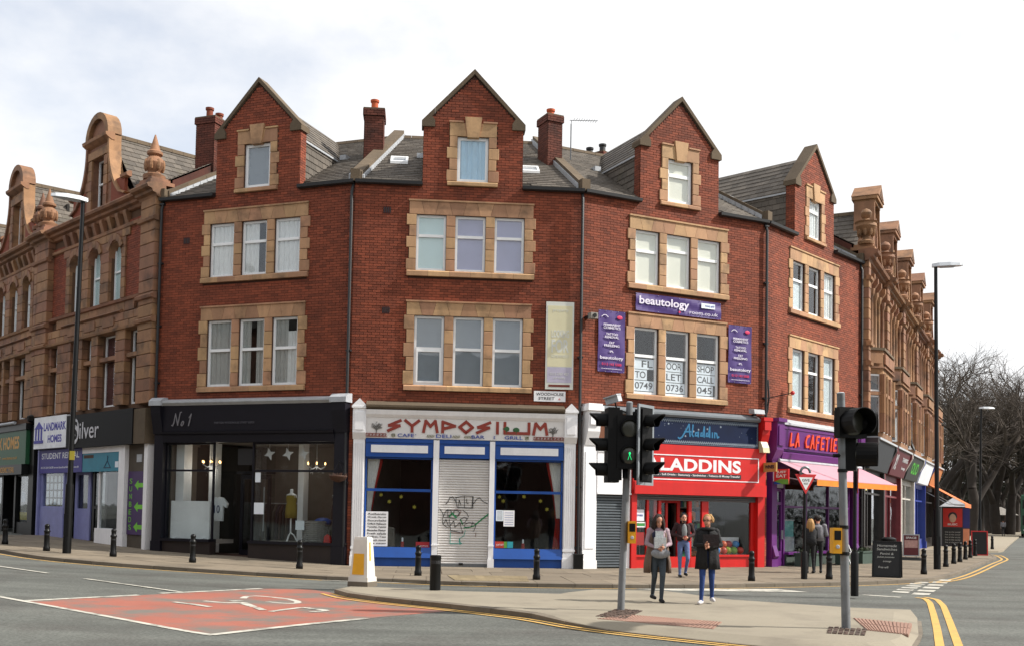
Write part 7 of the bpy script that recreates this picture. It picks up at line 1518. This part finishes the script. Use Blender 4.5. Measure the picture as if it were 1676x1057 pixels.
o = on(HB, 'utility_box', 'small black box at the foot of the drainpipe', 'box', 6.82, -.2, 0); bx(o, 'body', 'black', (-.14, .14, -.12, .12, 0, .42)); bx(o, 'lid', 'gutter', (-.15, .15, -.13, .13, .42, .45))
# ---- green bus
o = thing('bus', 'dark green double decker bus coming along the far road', 'bus', G(1690, 878)+Vector((.2, 0, 0)), R(-26)); GB = pm('bus_green', '#1d4a34', .35); m = MB(); m.box(-1.25, 1.25, 0, 10, .3, 4.2); m.prismx([(0, 4.2), (10, 4.2), (9.8, 4.35), (.2, 4.35)], -1.2, 1.2); m.obj('body', GB, o)
bx(o, 'windscreen', 'black', (-1.1, 1.1, -.02, .02, 1.2, 2.2)); bx(o, 'upper_window', 'black', (-1.1, 1.1, -.02, .02, 2.9, 3.8)); [bx(o, 'side_window', 'black', (-1.27, -1.24, .6+k*1.5, 1.9+k*1.5, z, z+.9)) for k in range(6) for z in (1.3, 2.9)]; [bx(o, 'headlight', 'lead', (x-.12, x+.12, -.03, .0, .6, .78)) for x in (-.9, .9)]
for x in (-1.1, 1.1):
    for y in (2, 7.5): m = MB(); m.tube([(x-.14, y, .48), (x+.14, y, .48)], .48, 16); m.obj('wheel', M['black'], o)
# ================================================================== PEOPLE
def cmat(name, col, r=.85, n=(30, .12)): return pm(name, col, r, noise=n, bump=(16, .9))
def limb(m, pts, rad, n=12, sx=1.0):
    m.tube(pts, rad, n)
    for p, r in zip(pts, rad): m.ell(p, (r, r, r), n, 8)
def person(label, loc, rz, J, mats, H=1.68, heads=0.0, nod=0.0, hair=None, female=True, hands=True):
    """J: joint overrides in metres for a 1.70 m figure that faces -y; x is the viewer's right. One remeshed body; hair and clothes are children"""
    root = thing('person', label, 'person', loc, rz); s = H/1.70
    D = dict(pel=(0, 0, .93), chest=(0, 0, 1.28), neck=(0, .01, 1.44), head=(0, -.015, 1.585), ls=(-.165, .01, 1.39), rs=(.165, .01, 1.39), le=(-.23, .02, 1.12), re=(.23, .02, 1.12), lw=(-.2, -.12, .92), rw=(.2, -.12, .92),
             lh=(-.085, 0, .9), rh=(.085, 0, .9), lk=(-.09, -.02, .49), rk=(.09, -.02, .49), la=(-.095, .03, .09), ra=(.095, .03, .09), lf=(0, -1), rf=(0, -1)); D.update(J)
    if not female: D['ls'] = J.get('ls', (-.19, .01, 1.41)); D['rs'] = J.get('rs', (.19, .01, 1.41))
    V = {k: Vector(v) for k, v in D.items() if isinstance(v, tuple) and len(v) == 3}
    m = MB(); bones = []
    def bone(a, b, ra, rb, mat, n=5):
        pts = [a.lerp(b, k/n) for k in range(n+1)]; limb(m, pts, [ra+(rb-ra)*k/n for k in range(n+1)]); bones.append((a, b, max(ra, rb), mat))
    w = 1.0 if female else 1.12
    # torso as stacked ellipsoids from pelvis to shoulders
    tor = [(V['pel'], (.165*w if female else .155, .115, .10)), (V['pel'].lerp(V['chest'], .35), (.135*w, .1, .1)), (V['pel'].lerp(V['chest'], .7), (.145*w, .105, .1)), (V['chest'], (.165*w, .115, .12)), (V['chest']+Vector((0, 0, .08)), (.165*w, .095, .08))]
    for c, r in tor: m.ell(c, r, 18, 12)
    bones.append((V['pel'], V['pel']+Vector((0, 0, .03)), .15, mats['legs'])); bones.append((V['pel']+Vector((0, 0, .13)), V['neck']-Vector((0, 0, .09)), .15, mats['top']))
    bone(V['neck']-Vector((0, 0, .06)), V['neck']+Vector((0, -.01, .06)), .055, .05, 'skin', 3)
    hq = Matrix.Rotation(heads, 3, 'Z') @ Matrix.Rotation(nod, 3, 'X'); hc = V['head']
    def hp_(x, y, z): return hc+hq @ Vector((x, y, z))
    m.ell(hc+hq @ Vector((0, .012, .03)), (.076, .095, .088), 18, 14, hq.to_4x4()); m.ell(hc+hq @ Vector((0, -.02, -.04)), (.06, .07, .08), 16, 12, hq.to_4x4()); m.ell(hp_(0, -.05, -.09), (.032, .035, .03), 10, 8); m.ell(hp_(0, -.098, -.012), (.014, .02, .024), 8, 6)
    for sx in (-1, 1): m.ell(hp_(sx*.077, .015, -.005), (.012, .02, .03), 8, 6)
    bones.append((hc-Vector((0, 0, .06)), hc+Vector((0, 0, .05)), .09, 'skin'))
    for a in 'lr':
        sh, el, wr = V[a+'s'], V[a+'e'], V[a+'w']; k = 1 if female else 1.15
        bone(sh, el, .058*k, .045*k, mats['top']); bone(el, wr, .045*k, .031*k, mats.get('fore', mats['top']))
        m.ell(sh+Vector((0, 0, -.01)), (.07*k, .065*k, .065*k), 12, 8)
        d = (wr-el).normalized(); pc = wr+d*.05; m.ell(pc, (.034, .026, .042), 10, 8, d.to_track_quat('Z', 'Y').to_matrix().to_4x4()); bones.append((wr+d*.012, wr+d*.09, .04, 'skin'))
        hi_, kn, an = V[a+'h'], V[a+'k'], V[a+'a']
        bone(hi_, kn, .088*(1 if female else .97), .058, mats['legs']); bone(kn, an, .057, .038, mats['legs'])
        f = D[a+'f']; f = Vector((f[0], f[1], 0)).normalized(); toe = an+f*.15+Vector((0, 0, -.055)); bone(an+Vector((0, 0, -.04))-f*.03, toe, .045, .036, mats['shoes'], 3); bones.append((an+Vector((0, 0, -.03)), an+Vector((0, 0, .02)), .05, mats['shoes']))
    me0 = m.mesh('body0', M['skin']); ob = bpy.data.objects.new('tmp', me0); sc2_ = bpy.data.scenes.new('tmp'); sc2_.collection.objects.link(ob)
    md = ob.modifiers.new('r', 'REMESH'); md.mode = 'VOXEL'; md.voxel_size = .013; md.use_smooth_shade = True
    ms = ob.modifiers.new('s', 'SMOOTH'); ms.factor = .5; ms.iterations = 3
    vl = sc2_.view_layers[0]; vl.update(); dg = vl.depsgraph; dg.update(); me = bpy.data.meshes.new_from_object(ob.evaluated_get(dg)); bpy.data.objects.remove(ob); bpy.data.scenes.remove(sc2_)
    # fingers: four of unequal length and a thumb leaving the side of the palm, curled
    fm = MB()
    for a in 'lr':
        el, wr = V[a+'e'], V[a+'w']; d = (wr-el).normalized(); side = Vector((0, 0, 1)) if abs(d.z) < .75 else Vector((0, 1, 0)); side = (side-d*side.dot(d)).normalized(); pal = d.cross(side)*(1 if a == 'l' else -1); cu = J.get('curl', .5)
        for k, ln in enumerate((.062, .072, .068, .054)):
            b0 = wr+d*.082+side*(.024-.016*k); p1 = b0+(d*math.cos(cu*.5)+pal*math.sin(cu*.5))*ln*.5; p2 = p1+(d*math.cos(cu*1.4)+pal*math.sin(cu*1.4))*ln*.35; p3 = p2+(d*math.cos(cu*2.2)+pal*math.sin(cu*2.2))*ln*.3; fm.tube([b0-d*.02, b0, p1, p2, p3], [.009, .0088, .008, .0074, .005], 6)
        t0 = wr+d*.03+side*.028; fm.tube([t0, t0+(d*.6+side*.7).normalized()*.035, t0+(d*.6+side*.7).normalized()*.035+(d+pal*.4).normalized()*.03], [.011, .0095, .006], 6)
    bm = bmesh.new(); bm.from_mesh(me); nb = len(bm.verts); fme = fm.mesh('f', M['skin']); bm.from_mesh(fme); bm.to_mesh(me); bm.free()
    names = ['skin', *{mats['top'], mats['legs'], mats['shoes'], mats.get('fore', mats['top'])}]; names = list(dict.fromkeys(names)); me.materials.clear()
    for n_ in names: me.materials.append(MATS[n_])
    for p in me.polygons:
        c = p.center; best = 9; bi = 0
        if min(p.vertices) >= nb: p.material_index = 0; p.use_smooth = True; continue
        for (a, b, r, mt) in bones:
            ab = b-a; t_ = max(0, min(1, (c-a).dot(ab)/max(ab.length_squared, 1e-6))); dd = (c-(a+ab*t_)).length-r
            if dd < best: best, bi = dd, names.index(mt)
        p.material_index = bi; p.use_smooth = True
    body = bpy.data.objects.new('body', me); COL.objects.link(body); body.parent = root; body.scale = (s, s, s)
    # face
    f = MB()
    for sx in (-1, 1): f.ell(hp_(sx*.031, -.083, .008), (.013, .008, .007), 8, 6)
    e_ = f.obj('eyes', cmat('eye_dark', '#1c1512', .3), body); f = MB(); f.ell(hp_(0, -.088, -.062), (.024, .008, .007), 8, 5); f.obj('mouth', cmat('lips', '#8a4a42', .5), body); f = MB()
    for sx in (-1, 1): f.tube([hp_(sx*.015, -.089, .028), hp_(sx*.033, -.089, .033), hp_(sx*.05, -.08, .027)], .005, 5)
    f.obj('eyebrows', hair['mat'], body)
    # hair: cap of strands over the skull
    if hair:
        hm = MB(); rl = random.Random(len(label)); L_ = hair['len']
        hm.ell(hc+hq @ Vector((0, .03, .042)), (.086, .098, .088), 18, 12, hq.to_4x4())
        for k in range(hair.get('n', 150)):
            a = rl.uniform(-.15, math.pi+.15) if not hair.get('front') else rl.uniform(-.75, math.pi+.75); el = rl.uniform(.1, 1.25)
            st = Vector((.083*math.cos(a)*math.cos(el), .02+.1*math.sin(a)*math.cos(el), .045+.088*math.sin(el)))
            l = L_*rl.uniform(.75, 1.1); pts = [hc+hq @ (st*1.02)]; out = Vector((math.cos(a), math.sin(a), 0))
            for j in range(1, 5):
                t_ = j/4; o_ = st+out*(.035*math.sin(t_*2.2))*hair.get('vol', 1)+Vector((rl.uniform(-.008, .008), rl.uniform(-.008, .008), -l*t_)); pts.append(hc+hq @ o_)
            hm.tube(pts, [.010, .012, .012, .010, .004], 5)
        if hair.get('bun'): hm.ell(hp_(0, .1, .09), (.05, .045, .045), 12, 8)
        if hair.get('beard'):
            for k in range(60):
                a = rl.uniform(-2.5, -.64); hm.ell(hp_(.054*math.cos(a), -.035+.052*math.sin(a), -.085+rl.uniform(-.018, .016)), (.009, .009, .013), 5, 4)
        hm.obj('hair', hair['mat'], body, smooth=True)
    return root, body, V, s
def garment(body, rings, mat, name, open_front=0, thick=.0, folds=.0, nf=9, n=40):
    """loft of ellipse rings (z, cx, cy, rx, ry) from top to hem; open_front leaves a gap (radians) at the front"""
    m = MB(); vs = []
    for j, (z, cx_, cy, rx, ry) in enumerate(rings):
        for k in range(n+1):
            a = -math.pi/2+open_front/2+(2*math.pi-open_front)*k/n; f = 1+folds*(j/len(rings))*math.sin(nf*a+j*.5); vs.append((cx_+rx*f*math.cos(a), cy+ry*f*math.sin(a), z))
    fs = [(j*(n+1)+k, (j+1)*(n+1)+k, (j+1)*(n+1)+k+1, j*(n+1)+k+1) for j in range(len(rings)-1) for k in range(n)]
    m.add(vs, fs); o = m.obj(name, mat, body, smooth=True); md = o.modifiers.new('t', 'SOLIDIFY'); md.thickness = .012; return o
for n_, c_ in (('lilac_knit', '#9c8790'), ('grey_jeans', '#39424a'), ('black_boot', '#111113'), ('black_wool', '#121214'), ('blue_jeans', '#1f3a72'), ('white_trainer', '#c9c6c8'), ('burgundy_jacket', '#2c1216'), ('light_jeans', '#5a6a94'), ('grey_tee', '#7c7f80'), ('black_trouser', '#131316'), ('grey_jumper', '#76757a'), ('dark_jacket', '#17181c'), ('far_coat', '#3a3836')): cmat(n_, c_)
BH = cmat('brown_hair', '#2a1a14', .75, (60, .3)); BLH = cmat('blonde_hair', '#a8814e', .7, (60, .25)); DH = cmat('dark_hair', '#1e1613', .75, (60, .3))
# woman with the lilac top, arms wrapped round a bag and papers
w1 = person('woman in lilac top and long beige cardigan hugging a grey bag', G(1076, 984), R(6), dict(le=(-.235, -.02, 1.13), re=(.235, -.02, 1.13), lw=(-.06, -.21, 1.05), rw=(.075, -.2, 1.08), lk=(-.07, -.03, .5), rk=(.055, -.17, .52), la=(-.06, .17, .13), ra=(.035, -.16, .085), lf=(.1, -1), rf=(0, -1), head=(0, -.045, 1.57), curl=.8), dict(top='lilac_knit', legs='grey_jeans', shoes='black_boot'), 1.66, nod=R(18), hair=dict(mat=BH, len=.30, n=220, front=1, vol=1.3))
garment(w1[1], [(1.40, 0, .02, .15, .10), (1.3, 0, .02, .185, .13), (1.15, 0, .02, .19, .14), (.95, 0, .03, .22, .16), (.75, 0, .04, .25, .19), (.56, 0, .05, .25, .19)], cmat('beige_cardigan', '#6d5a4e'), 'cardigan', open_front=1.5, folds=.16)
m = MB(); m.ell((.0, -.2, .95), (.19, .07, .10), 18, 10); m.obj('bag', cmat('grey_bag', '#83858a'), w1[1], smooth=True); m = MB(); m.box(-.13, .1, -.25, -.19, 1.05, 1.26); m.box(-.1, .06, -.19, -.13, 1.2, 1.38); m.obj('papers', pm('magazine', '#a9aeb0', .7, noise=(40, .35)), w1[1]); m = MB(); m.ell((-.06, -.13, 1.3), (.1, .06, .09)); m.ell((0, -.2, 1.0), (.15, .06, .04)); m.obj('scarf', cmat('navy_scarf', '#20213a'), w1[1], smooth=True)
# woman in black coat with blonde hair and folder
w2 = person('blonde woman with glasses in a black coat holding a dark folder', G(1157, 987), R(-6), dict(le=(-.24, -.03, 1.12), re=(.25, -.02, 1.12), lw=(-.07, -.2, 1.13), rw=(.02, -.2, 1.09), lk=(-.1, -.12, .51), rk=(.085, .0, .49), la=(-.12, -.14, .085), ra=(.105, .14, .12), lf=(-.35, -1), rf=(.15, -1), curl=.7), dict(top='black_wool', legs='blue_jeans', shoes='white_trainer'), 1.67, heads=R(-28), nod=R(2), hair=dict(mat=BLH, len=.1, n=170, bun=1, vol=.6))
garment(w2[1], [(1.42, 0, .01, .14, .10), (1.36, 0, .01, .205, .125), (1.2, 0, .0, .21, .145), (1.0, 0, .0, .205, .15), (.85, 0, .0, .22, .165), (.66, 0, .01, .235, .175)], MATS['black_wool'], 'coat', open_front=.12, folds=.09)
m = MB(); m.box(-.1, .2, -.215, -.185, 1.1, 1.33); m.obj('folder', cmat('dark_folder', '#1d1014', .4), w2[1]); m = MB(); m.tube([(.13*math.cos(a*.3)*.9, .0+.1*math.sin(a*.3), 1.43) for a in range(10, 22)], .035, 8); m.obj('collar', MATS['black_wool'], w2[1], smooth=True)
hq = Matrix.Rotation(R(-28), 3, 'Z'); m = MB(); hc = Vector((0, -.015, 1.585))
for sx in (-1, 1): m.tube([hc+hq @ Vector((sx*.033+.024*math.cos(a*.524), -.1, .006+.018*math.sin(a*.524))) for a in range(13)], .004, 5)
m.tube([hc+hq @ Vector((-.01, -.102, .008)), hc+hq @ Vector((.01, -.102, .008))], .004, 5); [m.tube([hc+hq @ Vector((sx*.056, -.098, .008)), hc+hq @ Vector((sx*.08, .0, .01))], .004, 5) for sx in (-1, 1)]; m.obj('glasses', M['black'], w2[1])
# man leaving the red shop
w3 = person('bearded man in burgundy jacket and light jeans leaving the red shop', G(1118, 944), R(4), dict(le=(-.3, .04, 1.16), re=(.3, .04, 1.16), lw=(-.07, -.16, 1.07), rw=(.08, -.16, 1.08), lk=(-.1, -.03, .5), rk=(.1, -.1, .51), la=(-.1, -.04, .09), ra=(.085, .1, .13), curl=.9), dict(top='burgundy_jacket', legs='light_jeans', shoes='black_boot'), 1.68, hair=dict(mat=DH, len=.03, n=140, vol=.5, beard=1), female=False)
m = MB(); m.ell((0, -.075, 1.22), (.085, .075, .22), 16, 10); m.obj('tee_shirt', MATS['grey_tee'], w3[1], smooth=True); garment(w3[1], [(1.44, 0, .01, .15, .10), (1.37, 0, .01, .2, .13), (1.2, 0, .0, .19, .14), (.98, 0, .0, .185, .145)], MATS['burgundy_jacket'], 'jacket', open_front=.9, folds=.04)
m = MB(); m.lathe([(.03, 0), (.035, .12)], 10, (0, -.2, 1.0)); m.obj('cup', cmat('red_cup', '#b0524a'), w3[1])
# couple looking into the café window (backs to us)
cpl = At(HD, 2.75, -.95)
c1 = person('woman with long blonde hair and black jacket at the café window', G(1326, 937.5), R(176), dict(le=(-.22, -.04, 1.13), re=(.22, -.04, 1.13), lw=(-.15, -.2, 1.1), rw=(.15, -.2, 1.1)), dict(top='dark_jacket', legs='black_trouser', shoes='black_boot'), 1.60, hair=dict(mat=BLH, len=.34, n=230, vol=1.1)); garment(c1[1], [(1.42, 0, .01, .15, .1), (1.34, 0, .01, .2, .125), (1.1, 0, .0, .18, .135), (.92, 0, .0, .2, .15)], MATS['dark_jacket'], 'jacket', folds=.03)
c2 = person('dark haired man in grey jumper at the café window', G(1338, 937), R(160), dict(le=(-.26, -.02, 1.14), re=(.27, -.02, 1.14), lw=(-.14, -.2, 1.12), rw=(.2, -.1, .95)), dict(top='grey_jumper', legs='black_trouser', shoes='black_boot'), 1.70, hair=dict(mat=DH, len=.04, n=150, vol=.5), female=False); garment(c2[1], [(1.42, 0, .01, .13, .1), (1.36, 0, .01, .2, .13), (1.15, 0, .0, .18, .135), (.95, 0, .0, .185, .14)], MATS['grey_jumper'], 'jumper', folds=.03)
# far walkers
person('distant walker in a striped grey top on the far footway', G(1642, 877), R(170), dict(), dict(top='grey_jumper', legs='black_trouser', shoes='black_boot'), 1.68, hair=dict(mat=DH, len=.05, n=40), female=False); person('distant walker in a dark coat further along the footway', G(1662, 870), R(175), dict(), dict(top='far_coat', legs='black_trouser', shoes='black_boot'), 1.7, hair=dict(mat=DH, len=.05, n=40), female=False)
# ================================================================== TREES
BARK = pm('bark', '#332c27', .95, noise=(2, .25), fine=(14, .2)); TWIG = pm('twig', '#4a4139', .95, noise=(1, .25))
def make_tree(seed, H):
    rl = random.Random(seed); tr = MB(); cr = MB()
    def grow(p, d, l, r, lev):
        n = 3; pts = [p]; rad = [r]; q = p
        for k in range(n):
            d = (d+Vector((rl.uniform(-1, 1), rl.uniform(-1, 1), rl.uniform(-.5, .9)))*.16).normalized(); q = q+d*l/n; pts.append(q); rad.append(r*(1-.32*(k+1)/n))
        (tr if lev < 3 else cr).tube(pts, rad, 8 if lev < 2 else (5 if lev < 4 else 3), cap=False)
        if lev >= 8 or r < .003: return
        nb = 2 if lev == 0 and False else rl.choice((2, 3, 3)) if lev < 5 else rl.choice((2, 3))
        for k in range(nb):
            ax = d.orthogonal().normalized(); ax = Matrix.Rotation(rl.uniform(0, 6.283), 3, d) @ ax; sp = rl.uniform(.35, .85) if lev else rl.uniform(.3, .6)
            nd = (d*math.cos(sp)+ax*math.sin(sp)); nd.z += .12 if lev < 4 else -.02; nd.normalize(); start = pts[-1] if k < 2 else pts[-2]
            grow(start, nd, l*rl.uniform(.68, .86), r*rl.uniform(.52, .68), lev+1)
    grow(Vector((0, 0, -.1)), Vector((0, 0, 1)), H*.2, H*.02, 0)
    zt = max(v[2] for v in cr.v); k_ = H/zt
    for q in (tr, cr): q.v = [(x*k_*1.15, y*k_*1.15, z*k_) for x, y, z in q.v]
    a = tr.mesh('trunk', BARK, True); b = cr.mesh('crown', TWIG); return a, b
protos = [make_tree(s_, 19) for s_ in (3, 8, 15)]
tpos = [((1552, 872), 1.0, 0, 'bare tree rising just past the end of the right terrace'), ((1588, 876), 1.08, 1, 'tall bare tree behind the advertising kiosk'), ((1622, 872), 1.02, 2, 'spreading bare tree beside the park shelter'), ((1652, 874), 1.1, 0, 'bare tree overhanging the far walkers'), ((1688, 876), 1.0, 1, 'bare tree beside the green bus')]
for (px, sc_, k, lab) in tpos:
    p = G(*px); o = thing('bare_tree', lab, 'tree', p, random.Random(px[0]).uniform(0, 6), 'bare park trees'); f = 1+(p.y-95)/260
    a = link('trunk', protos[k][0], o, scale=(sc_*1.15, sc_*1.15, sc_)); link('crown', protos[k][1], o, scale=(sc_*1.15, sc_*1.15, sc_))
rl = random.Random(77)
for k in range(16):                                     # the wood behind
    yy = 118+k*5.5; p = Vector((yy*(.40+.125*((k*7) % 16)/15)+rl.uniform(-1, 1), yy, 0)); o = thing('bare_tree', 'bare tree in the dark wood beyond the park', 'tree', p, rl.uniform(0, 6), 'trees of the far wood'); sc_ = rl.uniform(1.0, 1.3); pr = protos[k % 3]; link('trunk', pr[0], o, scale=(sc_*1.2, sc_*1.2, sc_)); link('crown', pr[1], o, scale=(sc_*1.2, sc_*1.2, sc_))
HED = pm('hedge_leaf', '#2b2a20', .95, noise=(.5, .3)); m = MB()
for k in range(30000):
    t_ = rl.random(); y = 165+rl.uniform(-4, 30); x = y*(.36+.2*t_); z = abs(rl.gauss(0, 1))*4.5; a, b = rl.uniform(0, 6.28), rl.uniform(.25, .6)
    m.add([(x, y, z), (x+b*math.cos(a), y+b*.5, z+b*math.sin(a)), (x-b*math.sin(a), y, z+b*math.cos(a))], [(0, 1, 2)])
m.obj('distant_thicket', HED, kind='stuff')
# ================================================================== ADDED ACROSS THE ROAD (out of the picture, mirrored in the glass and shading the street)
OBW = pm('opposite_brick', '#4d3328', .9, noise=(.4, .2))
def opposite(pa, pb, h, label):  # unseen terraces added to block sky light and darken the window reflections
    d = Vector(pb)-Vector(pa); L_ = d.length; o = thing('brick_terrace', label, 'building', (*pa, 0), math.atan2(d.y, d.x)); m = MB(); m.box(0, L_, -9, 0, -.1, h); m.obj('wall', OBW, o); m = MB(); m.prismx([(-9.4, h), (.4, h), (-4.5, h+3)], 0, L_); m.obj('roof', M['slatebed'], o)
    for k in range(int(L_/3.5)):
        for z in (.8, 4.4, 7.6):
            if z+1.8 > h: continue
            m = MB(); x = 1+k*3.5; m.box(x, x+1.5, -.02, .03, z, z+1.9); m.obj('window', M['glass'], o)
opposite((-64, 54), (-23, 9), 11.5, 'brick terrace across the left hand road'); opposite((-22, -9), (16, -14), 10.5, 'brick terrace across the road behind the viewer')
rl = random.Random(5)
for k in range(9):  # unseen trees added to darken what the café glass reflects
    t_ = k/8; p = Vector((46+34*t_+rl.uniform(-2, 2), 34+62*t_+rl.uniform(-3, 3), 0)); o = thing('bare_tree', 'bare tree across the right hand road', 'tree', p, rl.uniform(0, 6), 'trees across the right hand road'); pr = protos[k % 3]; link('trunk', pr[0], o); link('crown', pr[1], o)
m = MB()  # unseen low hedge added as a dark belt for the window reflections
for k in range(7000):
    t_ = rl.random(); x, y = 50+36*t_+rl.uniform(-1.5, 1.5), 30+68*t_+rl.uniform(-1.5, 1.5); z = rl.uniform(0, 4.2)*rl.random()**.4; a, b = rl.uniform(0, 6.28), rl.uniform(.25, .55)
    m.add([(x, y, z), (x+b*math.cos(a), y+b*.5, z+b*math.sin(a)), (x-b*math.sin(a), y, z+b*math.cos(a))], [(0, 1, 2)])
m.obj('evergreen_hedge', pm('evergreen', '#26301f', .9, noise=(.6, .3)), kind='stuff')
